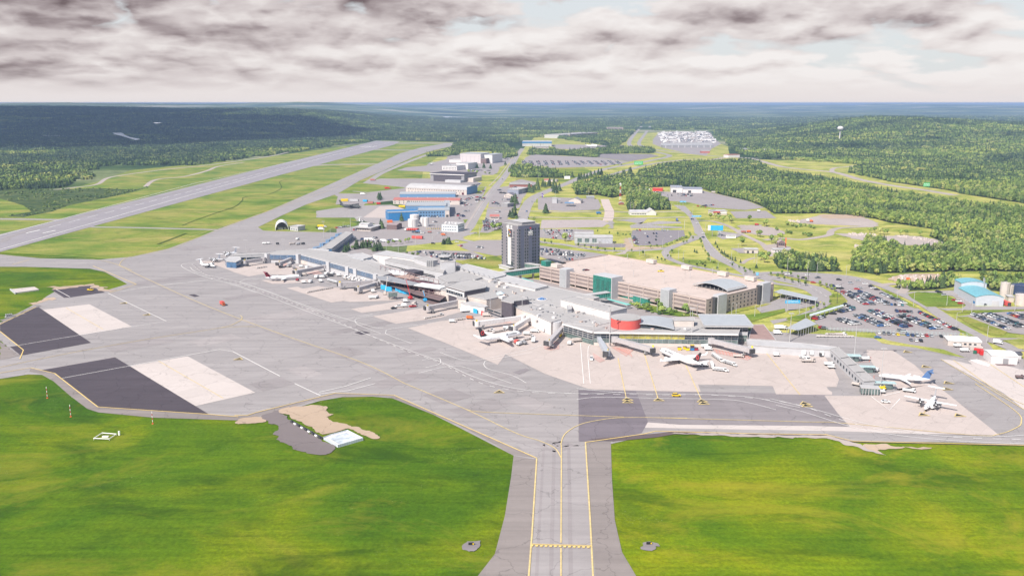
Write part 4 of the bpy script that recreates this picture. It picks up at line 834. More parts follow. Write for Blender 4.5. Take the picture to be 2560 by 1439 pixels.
# ---------------------------------------------------------------- buildings
def window_mesh(key, w, h, mat, frame=None, d=.12):
    me = bpy.data.meshes.get(key)
    if me: return me
    mb = MB(); mb.box((0, 0, 0), (w, d, h), mi=0)
    if frame:
        f = .18
        for q in ((0, h/2+f/2, w+2*f, f), (0, -h/2-f/2, w+2*f, f)): mb.box((q[0], 0, q[1]), (q[2], d*1.4, q[3]), mi=1)
        for sx in (-1, 1): mb.box((sx*(w/2+f/2), 0, 0), (f, d*1.4, h), mi=1)
    me = bpy.data.meshes.new(key); me.from_pydata(mb.v, [], mb.f); me.materials.append(mat)
    if frame: me.materials.append(frame)
    if any(mb.mi): me.polygons.foreach_set('material_index', mb.mi)
    return me
class Bd:
    "a building in its own frame: x along the front from A to B, y away from the camera"
    def __init__(s, name, A, B, h, depth, wall, roof, label, cat='building', group=None, kind='flat', rise=1.5, over=.35, fascia=.5, roofs=True, door=None, z0=0, zr=0):
        s.A = P(*A, zr); s.B = P(*B, zr); d = s.B-s.A; s.L = d.length; s.D = depth; s.h = h; s.nw = {}
        s.root = thing(name, (s.A.x, s.A.y, z0), atan2(d.y, d.x), label, cat, group)
        s.block('wall', 0, s.L, 0, depth, 0, h, wall, roof if roofs else None, kind, rise, over, fascia)
    def block(s, name, x0, x1, y0, y1, z0, z1, wall, roof=None, kind='flat', rise=1.5, over=.35, fascia=.5):
        mb = MB(); mb.prism([(x0, y0), (x1, y0), (x1, y1), (x0, y1)], z0, z1, top=True, bottom=False)
        if kind == 'gabley':    # ridge runs away from the camera: gable end faces it
            xm = (x0+x1)/2; mb.add([(x0, y0, z1), (x1, y0, z1), (xm, y0, z1+rise)], [(0, 1, 2)]); mb.add([(x0, y1, z1), (x1, y1, z1), (xm, y1, z1+rise)], [(1, 0, 2)])
        if kind == 'gablex':
            ym = (y0+y1)/2; mb.add([(x0, y0, z1), (x0, y1, z1), (x0, ym, z1+rise)], [(1, 0, 2)]); mb.add([(x1, y0, z1), (x1, y1, z1), (x1, ym, z1+rise)], [(0, 1, 2)])
        w = mb.build(name, wall, s.root)
        if roof:
            r = MB(); o = over
            if kind == 'flat':
                r.prism([(x0-o, y0-o), (x1+o, y0-o), (x1+o, y1+o), (x0-o, y1+o)], z1-.02, z1+fascia)
                r2 = MB(); t = .35
                for a, b in (((x0-o, y0-o), (x1+o, y0-o)), ((x1+o, y0-o), (x1+o, y1+o)), ((x1+o, y1+o), (x0-o, y1+o)), ((x0-o, y1+o), (x0-o, y0-o))):
                    cx, cy = (a[0]+b[0])/2, (a[1]+b[1])/2; r.box((cx, cy, z1+fascia+.18), (abs(a[0]-b[0])+t, abs(a[1]-b[1])+t, .4))
            elif kind == 'shed':
                r.add([(x0-o, y0-o, z1+.02), (x1+o, y0-o, z1+.02), (x1+o, y1+o, z1+rise), (x0-o, y1+o, z1+rise), (x0-o, y0-o, z1+.4), (x1+o, y0-o, z1+.4), (x1+o, y1+o, z1+rise+.4), (x0-o, y1+o, z1+rise+.4)], [(3, 2, 1, 0), (4, 5, 6, 7), (0, 1, 5, 4), (1, 2, 6, 5), (2, 3, 7, 6), (3, 0, 4, 7)])
            else:
                n = 2 if 'gable' in kind else 10; prof = []
                for i in range(n+1):
                    t = i/n; q = (1-abs(2*t-1)) if 'gable' in kind else sqrt(max(0, 1-(2*t-1)**2))*.999 if kind.startswith('round') else 1-(2*t-1)**2
                    prof.append((t, q*rise))
                along_x = kind.endswith('x'); rs = []
                for e in (0, 1):
                    ring = []
                    for off in (0, 1):
                        for t, q in (prof if off == 0 else prof[::-1]):
                            zz = z1+q+(.35 if off == 0 else .03)
                            if along_x: ring.append(((x0-o) if e == 0 else (x1+o), y0-o+t*(y1-y0+2*o), zz))
                            else: ring.append((x0-o+t*(x1-x0+2*o), (y0-o) if e == 0 else (y1+o), zz))
                    rs.append(ring)
                r.rings(rs if along_x else rs[::-1])
                if kind[:4] in ('arch', 'roun'):     # fill the end walls up to the curve
                    for e in (0, 1):
                        pts = [((x0 if e == 0 else x1), y0+t*(y1-y0), z1+q) if along_x else (x0+t*(x1-x0), (y0 if e == 0 else y1), z1+q) for t, q in prof]
                        f = tuple(range(len(pts))); f = f if (e == 0) != along_x else f[::-1]
                        k = MB().add(pts, [f]); k.build('gable_end', wall, w)
            r.build('roof', roof, w)
        return w
    def win(s, side, xs, zs, w, h, mat=None, frame=None, name='window', off=.02):
        mat = mat or GLASS; me = window_mesh('%s_%s_%.1f_%.1f' % (name, mat.name, w, h), w, h, mat, frame)
        extra = MB()
        for z in zs:
            for x in xs:
                if side == 'front': loc, rz = (x, -off, z), 0
                elif side == 'right': loc, rz = (s.L+off, x, z), pi/2
                elif side == 'left': loc, rz = (-off, x, z), pi/2
                k = s.nw.get(name, 0); s.nw[name] = k+1
                if k < 100:
                    o = bpy.data.objects.new(name, me); COL.objects.link(o); o.parent = s.root; o.location = loc; o.rotation_euler = (0, 0, rz)
                else: extra.box(loc, (w, .12, h), rz)
        if extra.v: tag(extra.build(name, mat, s.root), kind='stuff')
    def part(s, name, c, d, mat, rz=0): mb = MB(); mb.box(c, d, rz); return mb.build(name, mat, s.root)
    def units(s, n, mat=None, z=None, seed=1):
        r = random.Random(seed)
        for i in range(n):
            a, b, c = r.uniform(1.2, 3), r.uniform(1.2, 3), r.uniform(.8, 1.8); s.part('rooftop_unit', (r.uniform(.1, .9)*s.L, r.uniform(.15, .85)*s.D, (z or s.h)+.5+c/2), (a, b, c), mat or STEEL)
def sp(a, b, n): return [a+(b-a)*(i+.5)/n for i in range(n)]
# hotel tower
hA, hM, hB = P(1255, 557, 44), P(1295.6, 565.6, 44), P(1343, 559.5, 44); hu = (hM-hA).normalized(); hdp = (hB-hM).dot(Vector((-hu.y, hu.x)))
b = Bd('hotel_tower', (1255, 557), (1295.6, 565.6), 44, hdp, WALLM, ROOF, 'dark grey fourteen storey hotel tower with a white strip and coloured panel', 'hotel', over=.05, fascia=.3, zr=44)
L, D = b.L, b.D
b.part('side_wall', (L+.06, D/2, 22.2), (.12, D, 44.2), M('blue_grey_wall', (.115, .125, .185), var=.08)); b.part('pale_wall', (L*.18, -.06, 22), (L*.36, .12, 44), M('hotel_pale', (.215, .20, .22), var=.06)); b.part('pale_wall', (L*.82, -.06, 22), (L*.34, .12, 44), MC['hotel_pale'])
for k, x in enumerate((.2, L*.315, L*.64, L*.75, L*.965)):
    b.win('front', [x+.4 if k == 0 else x], [4+3.0*i for i in range(12 if k in (1, 2, 3) else 13)], 1.9, 2.0, frame=M('spandrel', (.27, .26, .28)), off=.16)
for y in (.06, .32, .43, .68, .79, .95): b.win('right', [D*y], [4+3.0*i for i in range(13)], 1.7, 2.0, frame=M('spandrel', (.27, .26, .28)), off=.16)
wp = b.part('white_strip', (L*.48, -.25, 18.8), (L*.20, .5, 27), WALLW); fr = b.part('panel_frame', (L*.52, -.3, 36.0), (L*.36, .5, 8.6), WALLW)
pn = b.part('panel', (L*.55, -.6, 36.0), (L*.27, .15, 7.6), DARKW)
cols = (YELV, RED, ORANGE, BLUE, GREENP, VWHITE, YELV, DARKM)
for i, c in enumerate(cols): b.part('coloured_tile', (L*.47+(i % 3)*1.0, -.72, 38.8-(i//2)*1.8), (1.0, .1, 1.3), c)
b.part('lobby_glass', (L*.52, -.15, 6.2), (L*.34, .3, 5.2), GLASS); b.part('canopy', (L*.4, -2.5, 3.3), (L*.75, 5, .5), ROOFL); b.part('annex', (L*.35, -2.4, 1.5), (L*.6, 4.2, 3), WALLG)
b.part('roof_plant', (L*.55, D*.55, 45.5), (L*.7, D*.6, 2.6), WALLM); b.part('roof_plant', (L*.55, D*.55, 47), (L*.74, D*.64, .4), ROOFL)
def letters(par, text, size, loc, rot, mat, name='sign_letters'):
    cu = bpy.data.curves.new(name, 'FONT'); cu.body = text; cu.size = size; cu.extrude = .06; cu.align_x = 'CENTER'; cu.align_y = 'CENTER'; cu.resolution_u = 2; cu.fill_mode = 'BOTH'; cu.offset = size*.02
    t = bpy.data.objects.new('t', cu); me = bpy.data.meshes.new_from_object(t); me.materials.clear(); me.materials.append(mat)
    o = bpy.data.objects.new(name, me); COL.objects.link(o); o.parent = par; o.location = loc; o.rotation_euler = rot; bpy.data.objects.remove(t); return o
letters(b.root, 'alt', 5.0, (L*.38, -.22, 42), (pi/2, 0, 0), VWHITE); letters(b.root, '|||', 4.0, (L*.60, -.22, 42), (pi/2, 0, 0), VWHITE)
letters(b.root, 'alt', 5.2, (L+.25, D*.56, 37.6), (pi/2, 0, pi/2), VWHITE); letters(b.root, 'HOTEL', 1.7, (L+.25, D*.56, 34.8), (pi/2, 0, pi/2), VWHITE); b.part('red_emblem', (L+.2, D*.56, 41.4), (.2, 1.5, 1.5), RED)
# parking garage: footprint from its roof corners
GZ0 = 14.0
g0, g1, g2, g3 = P(1349, 664, GZ0), P(1765.6, 748, GZ0), P(1932, 708, GZ0), P(1523, 639, GZ0)
gd = (g1-g0).normalized(); gn = Vector((-gd.y, gd.x)); gL = (g1-g0).length; gD = abs((g2-g1).dot(gn))
groot = thing('parking_garage', (g0.x, g0.y, 0), atan2(gd.y, gd.x), 'long pinkish concrete parking garage with an open roof deck', 'parking garage')
def gp(name, c, d, mat, par=None): mb = MB(); mb.box(c, d); return mb.build(name, mat, par or groot)
gp('deck', (gL/2, gD/2, 13.1), (gL, gD, .6), PINK)
for z in (3.3, 6.6, 9.9): gp('floor', (gL/2, gD/2, z), (gL-.6, gD-.6, .5), TAN)
gp('core', (gL/2, gD/2, 6.5), (gL-14, gD-14, 12.6), MC['mid_grey_wall'])
gp('side_wall', (gL-.3, gD/2, 6.9), (.6, gD-.3, 13.9), TAN); gp('back_wall', (gL/2, gD-.3, 7.2), (gL, .6, 14.4), TAN); gp('side_wall', (.3, gD*.5, 7.2), (.6, gD, 14.4), TAN); gp('parapet', (gL/2, .22, 13.6), (gL, .4, 1.3), TAN)
nb = 6; sl_ = gL/nb
mt = M('mesh_screen', (.25, .205, .20), var=.15, scale=1.5)
for k, z in enumerate((.8, 4.1, 7.4, 10.7)):
    gp('facade_panel', (gL/2, .2, z+.1), (gL-.4, .35, 1.25), TAN)
    gp('mesh_screen', (gL/2, .55, z+1.6), (gL-1, .1, 2.0), mt) if k else None
for i in range(1, 12): gp('column', (i*gL/12, .05, 6.8), (.9, .7, 13.2), TAN)
me = window_mesh('garage_opening', 1.5, 1.5, DARKM)
for j, y in enumerate([gD*.055*(1+i) for i in range(17) if i not in (4,)]):
    for k, z in enumerate((3.0, 6.2, 9.4, 12.1)):
        o = bpy.data.objects.new('opening', me); COL.objects.link(o); o.parent = groot; o.location = (gL+.02, y, z-1.0); o.rotation_euler = (0, 0, pi/2)
def stair(x, y, w, d, top, lou, side=True):
    t = gp('stair_tower', (x, y, top/2), (w, d, top), WALLG); 
    mb = MB(); n = int(top/.8)
    for i in range(n): mb.box((x, y-d/2-.12, .6+i*.8), (w*.86, .16, .5))
    mb.build('louvre', lou, t)
tw = gL
def gx(px, py, z): q = P(px, py, z)-g0; return q.dot(gd), q.dot(gn)
x, _ = gx(1425, 672, 15.5); stair(x, 0, 8.5, 9, 16.5, ROOFM); x, _ = gx(1682, 722, 15.5); stair(x, 0, 8.5, 9, 16.5, ROOFM); 
x, _ = gx(1522, 690, 17); t = gp('green_tower', (x, -1, 9), (21, 13, 18), WALLG)
mb = MB()
for i in range(21): mb.box((x-.4, -7.65, .6+i*.83), (20.4, .2, .62))
mb.build('green_louvre', GLASST, t)
mb = MB()
for c in (.27, .52, .77):
    for i in range(14): mb.box((x-10.5+21*c, -7.70, 3+i*.83+.4), (3.8, .2, .22))
mb.build('vent_gap', DARKM, t)
for fy, hh in ((.155, 15.8), (.93-.12, 17)):
    y = gD*fy; t = gp('stair_tower', (gL+.5, y+2.5, hh/2), (5, 11, hh), WALLG); gp('dark_louvre', (gL+.6, y-4.6, hh/2-.5), (3.6, 3, hh-2), DARKM, t)
for i, f in enumerate((.2, .42, .63, .78)): gp('stair_house', (gL*f+20, gD-2.5, 15.6), (9, 5, 3.2), CREAM)
gp('stair_house', (14, 8, 15.3), (8, 7, 3), CREAM); gp('green_stair', (3.5, 5, 16), (6, 7, 5), GLASST)
# vault canopy over the ramp
cc, cy = gx(1800, 707, 17); mb = MB(); n = 10; rs = []
for e in (-13, 13):
    up = [(cc-17+34*i/n, cy+e, 15.2+3.2*(1-(2*i/n-1)**2)) for i in range(n+1)]; rs.append(up+[(a, b_, c-.4) for a, b_, c in up[::-1]])
mb.rings(rs[::-1]); mb.build('vault_roof', ROOFM, groot); gp('ramp_wall', (cc, cy+12, 14.8), (33, .4, 2.4), WALLG); gp('ramp_wall', (cc+15.6, cy, 14.8), (.4, 24, 2.4), CREAM); gp('ramp_opening', (cc, cy, 13.9), (30, 22, .9), DARKM)
mb = MB()
for i in range(9): mb.box((cc-16+4*i, cy-12.6, 14.8), (.3, .3, 2.2))
mb.build('vault_posts', STEEL, groot)
mb = MB()
for i in range(1, 9): mb.box((gL*i/9, gD*.5, 13.46), (.25, gD*.9, .02))
for f in (.33, .66): mb.box((gL/2, gD*f, 13.47), (gL*.94, .25, .02))
mb.build('deck_marking', M('faint_line', (.64, .56, .52), var=0), groot)
gpz = 13.45
def gworld(x, y): return g0+gd*x+gn*y
# ---------------- terminal
T0 = P(1300, 760); troot = thing('airport_terminal', (T0.x, T0.y, 0), 0, 'long low grey roofed airport terminal between the apron and the parking garage', 'airport terminal')
def tp(name, poly, z, wall, roof=ROOF, z0=0, fascia=.45, ex=.25, zref=None, par=None):
    pts = [P(a, b_, zref or z)-T0 for a, b_ in poly]; mb = MB(); mb.prism(pts, z0, z); w = mb.build(name, wall, par or troot)
    if roof:
        c = sum(pts, Vector((0, 0)))/len(pts); r = MB(); q = [p+(p-c).normalized()*ex for p in pts]; r.prism(q, z+.01, z+fascia); r.build('roof', roof, w)
        e = MB()
        for i in range(len(q)):
            a, b_ = q[i], q[(i+1) % len(q)]; m = (a+b_)/2; d = b_-a
            if d.length > 1: e.box((m.x, m.y, z+fascia+.12), (d.length, .4, .34), atan2(d.y, d.x))
        e.build('parapet', ROOFL, w)
    return w
def band(name, A, B, zr, z0, z1, mat, proud=.15, mull=0, mm=None, rows=0, thick=.3, par=None):
    a = P(*A, zr)-T0; b_ = P(*B, zr)-T0; d = b_-a; u = d.normalized(); o = Vector((u.y, -u.x)); m = (a+b_)/2+o*(proud+.02); rz = atan2(d.y, d.x)
    mb = MB(); mb.box((m.x, m.y, (z0+z1)/2), (d.length, thick, z1-z0), rz); w = mb.build(name, mat, par or troot)
    if mull:
        mb = MB(); n = max(2, int(d.length/mull))
        for i in range(n+1):
            q = a+u*(d.length*i/n)+o*(proud+.2); mb.box((q.x, q.y, (z0+z1)/2), (.16, .2, z1-z0), rz)
        for i in range(rows+2):
            zz = z0+(z1-z0)*i/(rows+1); q = m+o*.18; mb.box((q.x, q.y, zz), (d.length, .16, .16), rz)
        mb.build('mullion', mm or WALLW, w)
    return w
# north concourse with blue glazing
w = tp('concourse', Q(ID, '664 634 751 635 944 686 958 690 1004 676 870 637 806 627 770 624 690 628'), 9.5, WALLG)
band('window_band', (668, 634.3), (751, 635.3), 9.5, 4.2, 8.6, GLASSB, mull=6, mm=STEEL, rows=2); band('window_band', (752, 635.5), (943, 686), 9.5, 4.6, 8.6, GLASSB, mull=9, mm=STEEL, rows=4)
for q in Q(ID, '668 634 746 635 822 654 870 666 890 671 940 685'):
    p = P(q[0], q[1], 9.5)-T0; mb = MB(); mb.box((p.x, p.y-.8, 4.9), (4.6, 3.4, 9.8), AX1); mb.build('gate_tower', WALLG, troot)
tp('ground_floor', Q(ID, '752 650 943 697 946 690 760 640'), 3.6, CREAM, None)
band('undercroft', (765, 657), (940, 702), .0, .2, 3.2, DARKM, proud=0)
tp('link', Q(ID, '575 640 666 637 668 633 580 636'), 5.5, WALLG); band('window_band', (590, 640), (664, 637.4), 5.5, 1, 4, GLASS, mull=8)
# low end building with blue glass
tp('end_lounge', Q(ID, '562 648 572 642 600 643 602 650 590 656 566 654'), 6, GLASSB, ROOFL)
# round hall and north pier
c = P(788, 627, 8)-T0; mb = MB(); mb.tube((c.x, c.y, 0), (c.x, c.y, 8), 12.5, n=32); w = mb.build('round_hall', WALLG, troot)
mb = MB(); mb.tube((c.x, c.y, 8), (c.x, c.y, 8.5), 14, n=32); mb.tube((c.x, c.y, 8.5), (c.x, c.y, 10.2), 4, .3, 12); mb.build('roof', ROOFL, w)
mb = MB(); mb.tube((c.x, c.y, 4.4), (c.x, c.y, 7), 12.8, n=32); mb.build('window_band', GLASSB, w)
tp('north_pier', Q(ID, '800 621 862 580 881 583 829 622'), 7, GLASSB)
band('window_band', (829, 622), (881, 583), 7, 1.5, 6.6, GLASSB, mull=4, rows=2, mm=STEEL)
for k, (a, b_) in enumerate(Q(y4, '895 705 980 655 1055 610 1115 575 1175 535')):
    p = P(a, b_, 5)-T0; mb = MB(); mb.box((p.x, p.y, 3.2), (9, 6, 4.6), AX1+pi/2); w = mb.build('gate_stair', BLUEG, troot); mb = MB()
    for i in range(5): mb.box((p.x-5+i*2.4, p.y-4.2, 3.2), (.25, .25, 5))
    mb.box((p.x, p.y-4.2, 5.7), (10, .3, .3)); mb.build('stair_rail', STEEL, w)
# central halls
tp('baggage_hall', Q(ID, '806 642 856 634 910 640 985 676 960 690 944 686'), 8.6, CREAM)
tp('service_hall', Q(z3, '1380 190 1560 170 1700 215 1580 250 1420 215'), 10.5, M('pale_blue_wall', (.46, .52, .60)), ROOFL)
tp('main_hall', Q(z3, '1700 185 1870 140 2440 240 2240 262 2090 235'), 11.5, WALLW, ROOFL)
w = tp('main_hall', Q(z3, '1855 262 2010 215 2240 255 2560 310 2640 350 2600 420 2480 400'), 10.2, WALLG)
band('window_band', z3(1860, 268), z3(2480, 405), 10.2, 6.0, 7.3, DARKM, mull=14, mm=WALLW)
tp('office_block', Q(z3, '2230 235 2420 215 2530 262 2400 290'), 14.5, WALLG, ROOF)
mb = MB(); c = P(*z3(2430, 280), 15)-T0
for k in range(4): mb.tube((c.x-2.4+k*1.7, c.y-1, 9.5), (c.x-2.4+k*1.7, c.y-1, 16.5), .75, n=8)
mb.build('exhaust_stack', STEEL, troot)
# control tower
w = tp('control_tower', Q(z1, '0 305 30 285 150 270 225 305 215 320 22 322'), 17.5, WALLG, ROOF, ex=.1)
c = P(*z1(65, 300), 17.5)-T0; mb = MB(); mb.tube((c.x, c.y, 17.5), (c.x, c.y, 19), 4.0, 4.6, 8); mb.build('cab_base', WALLW, w)
mb = MB(); mb.tube((c.x, c.y, 19), (c.x, c.y, 21.6), 4.3, 5.0, 8); mb.build('cab_glass', GLASS, w)
mb = MB(); mb.tube((c.x, c.y, 21.6), (c.x, c.y, 22.4), 5.6, n=8); mb.tube((c.x-1, c.y, 22.4), (c.x-1, c.y, 26), .12, n=6); mb.tube((c.x+1.5, c.y, 22.4), (c.x+1.5, c.y, 24.5), .1, n=6); mb.build('cab_roof', ROOFL, w)
# curved grey hall, trussed canopy and the long back roofs
tp('curved_hall', Q(z1, '-30 540 60 510 280 450 440 470 600 545 440 590 110 612'), 9.8, WALLG, ROOF)
w = tp('long_canopy', Q(z1, '230 385 380 350 950 490 930 515 745 565'), 11, WALLG, ROOFL)
mb = MB()
for k in range(7):
    p = P(*z1(330+k*75, 425+k*21), 11.2)-T0; mb.box((p.x, p.y, 11.7), (.5, 9, .8), -AX1*.2); 
mb.build('roof_truss', STEEL, w)
tp('back_hall', Q(z1, '745 572 955 510 1555 665 1370 712 1330 705'), 10.2, WALLW, ROOFL)
tp('main_roof', Q(z1, '-80 700 110 610 440 590 600 545 745 560 1370 712 1550 668 2290 832 2210 852 1960 820 1735 865 1735 960 1690 985 1500 930 1430 960 1270 890 1180 865 900 820 670 865 365 800'), 8.6, CREAM)
band('window_band', z1(390, 815), z1(880, 975), 8.6, 3.3, 5.0, GLASS, mull=9, mm=CREAM)
tp('upper_hall', Q(z1, '95 670 300 600 470 575 660 640 650 690 355 745'), 12.5, DARKW, ROOF)
band('window_band', z1(95, 672), z1(350, 745), 12.5, 6.5, 11.8, WALLW, proud=.1); band('window_band', z1(100, 672), z1(335, 740), 12.5, 8, 10.6, GLASS, proud=.4, mull=3)
tp('brick_wing', Q(z1, '235 790 350 745 380 800 375 860 260 850'), 7.5, CREAM, ROOF)
w = tp('dark_block', Q(z1, '885 880 900 862 960 835 1170 820 1275 855 1270 860 1060 885 1060 912 1035 915'), 12.6, DARKW, ROOF)
tp('middle_wing', Q(z1, '1060 960 1270 905 1465 955 1310 1010 1190 1015'), 8.7, CREAM, ROOF)
w = tp('apron_wing', Q(z1, '1190 1020 1310 1010 1500 935 1700 980 1735 960 1850 1010 2440 1140 2500 1180 2210 1250 1800 1205 1735 1150 1600 1190 1310 1055'), 8.9, CREAM, ROOF)
band('white_wall', z1(1313, 1058), z1(1600, 1190), 8.9, 0.1, 8.8, WALLW, proud=.05)
c = P(*z1(1665, 1165), 8.9)-T0; mb = MB(); mb.tube((c.x, c.y, 0), (c.x, c.y, 8.95), 4.2, n=20); mb.build('round_corner', WALLG, troot)
tp('high_hall', Q(z1, '1740 860 1965 820 2560 965 2690 985 2440 1045'), 14.2, WALLW, ROOF)
tp('roof_cube', Q(z1, '1830 955 1890 945 1895 1000 1835 1010'), 11.5, WALLG, ROOFL)
# loading dock with coloured doors
w = tp('loading_dock', Q(z1, '300 905 400 890 520 900 690 960 640 975 470 950 380 935'), 5.2, WALLW, ROOFL)
for (a, b_, mt_) in ((470, 540, CYAN), (600, 640, RED)):
    band('dock_door', z1(a, 945+(a-470)*.3), z1(b_, 945+(b_-470)*.3), 5.2, .2, 3.6, mt_, proud=.4)
c = P(1355, 748.5, 9)-T0; mb = MB(); mb.tube((c.x, c.y, 9), (c.x, c.y, 9.5), 4.3, n=24); w = mb.build('skylight_curb', WALLW, troot)
mb = MB(); mb.tube((c.x, c.y, 9.5), (c.x, c.y, 11.2), 3.6, .4, 16); mb.build('skylight', M('blue_skylight', (.02, .12, .32), rough=.2, var=0), w)
mb = MB()
for k in range(8):
    a = k*pi/4; mb.tube((c.x+3.7*cos(a), c.y+3.7*sin(a), 9.55), (c.x, c.y, 11.3), .14, n=4)
mb.build('skylight_rib', WALLW, w)
for (X, Y, s_) in ((870, 775, 3.6), (535, 625, 3.0)):
    c = P(*z1(X, Y), 9)-T0; mb = MB(); mb.tube((c.x, c.y, 9), (c.x, c.y, 9.6), s_*1.2, n=4); mb.tube((c.x, c.y, 9.6), (c.x, c.y, 11.2), s_*1.15, .1, 4); mb.build('pyramid_skylight', M('pale_skylight', (.5, .6, .66), rough=.3), troot)
r_ = random.Random(3)
for (X, Y, a_, b_) in ((800, 610, 9, 3), (740, 605, 4, 3), (880, 640, 5, 2), (1005, 640, 2, 2), (1100, 665, 3, 2), (835, 675, 3, 2), (950, 690, 4, 2), (1195, 735, 3, 2), (1050, 760, 1, 1), (1580, 955, 1.5, 1), (1980, 1055, 4, 1), (2060, 1070, 3, 1), (1420, 1100, 3, 1), (1640, 1130, 2, 2), (2300, 970, 1, 1), (2360, 965, 1, 1), (2440, 985, 1.5, 1.5), (1895, 850, 1.5, 1.5), (900, 835, 5, 3), (1390, 1185, 2, 1)):
    zz = 13 if (1735 < X < 2500 and Y < 1000) else 9.0; c = P(*z1(X, Y), zz)-T0; mb = MB(); mb.box((c.x, c.y, zz+.8), (a_, b_*1.3, 1.7), AX1+pi/2); mb.build('rooftop_unit', r_.choice((STEEL, WALLW, CREAM)), troot)
# scattered plant, ducts and membrane seams on the roofs
for k in range(70):
    t_ = r_.random(); f_, q_ = r_.choice(((ID, ((880, 640), (960, 672), (1160, 735), (1120, 700))), (ID, ((1180, 715), (1330, 730), (1400, 770), (1290, 775))), (ID, ((1330, 770), (1420, 790), (1500, 812), (1430, 800))), (ID, ((1480, 815), (1560, 822), (1740, 822), (1600, 828)))))
    a_ = q_[0][0]+(q_[2][0]-q_[0][0])*t_+r_.uniform(-15, 15); b_ = q_[0][1]+(q_[2][1]-q_[0][1])*t_+r_.uniform(-7, 5); c = P(a_, b_, 9.4)-T0; w_, l_ = (r_.uniform(.8, 2.2), r_.uniform(.8, 2.4)) if k % 4 else (.5, r_.uniform(5, 12))
    mb = MB(); mb.box((c.x, c.y, 9.5), (w_, l_, r_.uniform(.7, 1.5) if k % 4 else .5), AX1+pi/2*(k % 2)); mb.build('rooftop_unit' if k % 4 else 'duct', r_.choice((STEEL, STEEL, WALLW, WALLM, TAN)), troot)
# glazed south concourse
tp('south_concourse', Q(ID, '1409 810 1484 831 1845 836 1850 820 1745 800 1680 796 1560 800 1500 790 1450 800 1420 802'), 8.8, GLASSG, ROOF)
band('roof_edge', (1409, 810), (1484, 831), 8.8, 8.55, 9.3, WALLW, proud=.9, thick=1.6); band('roof_edge', (1484, 831), (1845, 836), 8.8, 8.55, 9.3, WALLW, proud=.9, thick=1.6)
band('curtain_wall', (1410, 811), (1484, 831), 8.8, 4, 8.5, GLASS, mull=4.5, rows=2, proud=.3); band('base_wall', (1410, 811), (1484, 831), 8.8, .1, 3.9, CREAM, proud=-1.5)
for a, b_, mt_ in ((1485, 1548, GLASS), (1548, 1712, GLASSY), (1712, 1845, GLASS)):
    band('curtain_wall', (a, 831+(a-1485)*.013), (b_, 831+(b_-1485)*.013), 8.8, 5.0, 8.5, mt_, mull=4, rows=1, mm=STEEL, proud=.3)
band('curtain_wall', (1485, 831), (1845, 836), 8.8, 2.2, 4.9, GLASSG, mull=4, rows=1, mm=STEEL, proud=.3); band('base_wall', (1485, 831), (1845, 836), 8.8, .1, 2.1, CREAM, proud=.35)
tp('brick_block', Q(z5, '1560 515 1765 520 1760 500 1580 495'), 5.4, CREAM, ROOFL)
# red drum
c = P(1565, 793, 15.5)-T0; mb = MB(); mb.tube((c.x, c.y, 8.5), (c.x, c.y, 15.5), 10.2, n=40); w = mb.build('red_drum', REDT, troot); mb = MB(); mb.tube((c.x, c.y, 15.5), (c.x, c.y, 15.9), 10.3, n=40); mb.build('roof', ROOF, w)
# wave roof
pts = [P(*z2(X, Y), z)-T0 for X, Y, z in ((420, 1155, 12), (545, 1035, 13), (1000, 1090, 10.5), (1030, 1238, 10.2))]
mb = MB(); n = 12; rs = []
for e in range(2):
    ring = []
    A_, B_ = (pts[0], pts[3]) if e == 0 else (pts[1], pts[2])
    for i in range(n+1):
        t = i/n; q = A_.lerp(B_, t); ring.append((q.x, q.y, 12.2+1.4*sin(t*pi*.9)-2.0*t))
    rs.append(ring+[(a, b_, c_-.5) for a, b_, c_ in ring[::-1]])
mb.rings(rs[::-1]); w = mb.build('wave_roof', ROOFM, troot)
q = [p.lerp(sum(pts, Vector((0, 0)))/4, .12) for p in pts]; mb = MB(); mb.prism([q[0], q[3], q[2], q[1]], 8.9, [11.6, 9.6, 9.8, 12]); mb.build('clerestory', GLASS, w)
tp('roof_house', Q(z2, '1025 1080 1305 1082 1300 1120 1030 1118'), 13.0, CREAM, ROOF, z0=8.5)
w = tp('lounge_pavilion', Q(z2, '1480 1190 2050 1196 2000 1140 1420 1130'), 10.5, GLASS, None, zref=10.5)
tp('lounge_roof', Q(z2, '1360 1035 1995 1040 2120 1196 1440 1190'), 11.6, WALLW, ROOFM, z0=11.0)
band('curtain_wall', z2(1470, 1190), z2(2055, 1197), 11, 7.0, 10.8, GLASS, mull=3.2, rows=1, proud=-1.5); band('spandrel', z2(1470, 1190), z2(2055, 1197), 11, 4.9, 6.9, WALLG, proud=-1.5); band('curtain_wall', z2(1470, 1190), z2(2055, 1197), 11, .3, 4.8, GLASSG, mull=3.2, rows=1, proud=-1.5)
w = tp('brown_deck', Q(z2, '2060 1375 2110 1182 2262 1178 2435 1395'), 4.6, CREAM, M('brown_membrane', (.33, .22, .20), var=.1, scale=.3))
w = tp('south_corridor', Q(ID, '1867 850 1940 854.5 2020 861 2096 869.5 2076 876 1940 869 1870 863'), 4.6, WALLG, ROOFL); 
for X, Y in ((65, 383), (165, 395), (265, 405), (365, 415), (465, 425)): band('louvre_panel', z6(X-14, Y-38), z6(X+14, Y-35), 4.6, 1.2, 3.2, DARKM, proud=2.0, thick=.2)
w = tp('south_pier', Q(z6, '560 388 640 368 1022 712 905 718'), 5.2, WALLG)
for k in range(11):
    t0 = .05+k*.088; band('window', z6(560+345*t0, 388+330*t0), z6(560+345*(t0+.03), 388+330*(t0+.03)), 5.2, 2.0, 3.6, GLASS, proud=.15, thick=.2)
mb = MB()
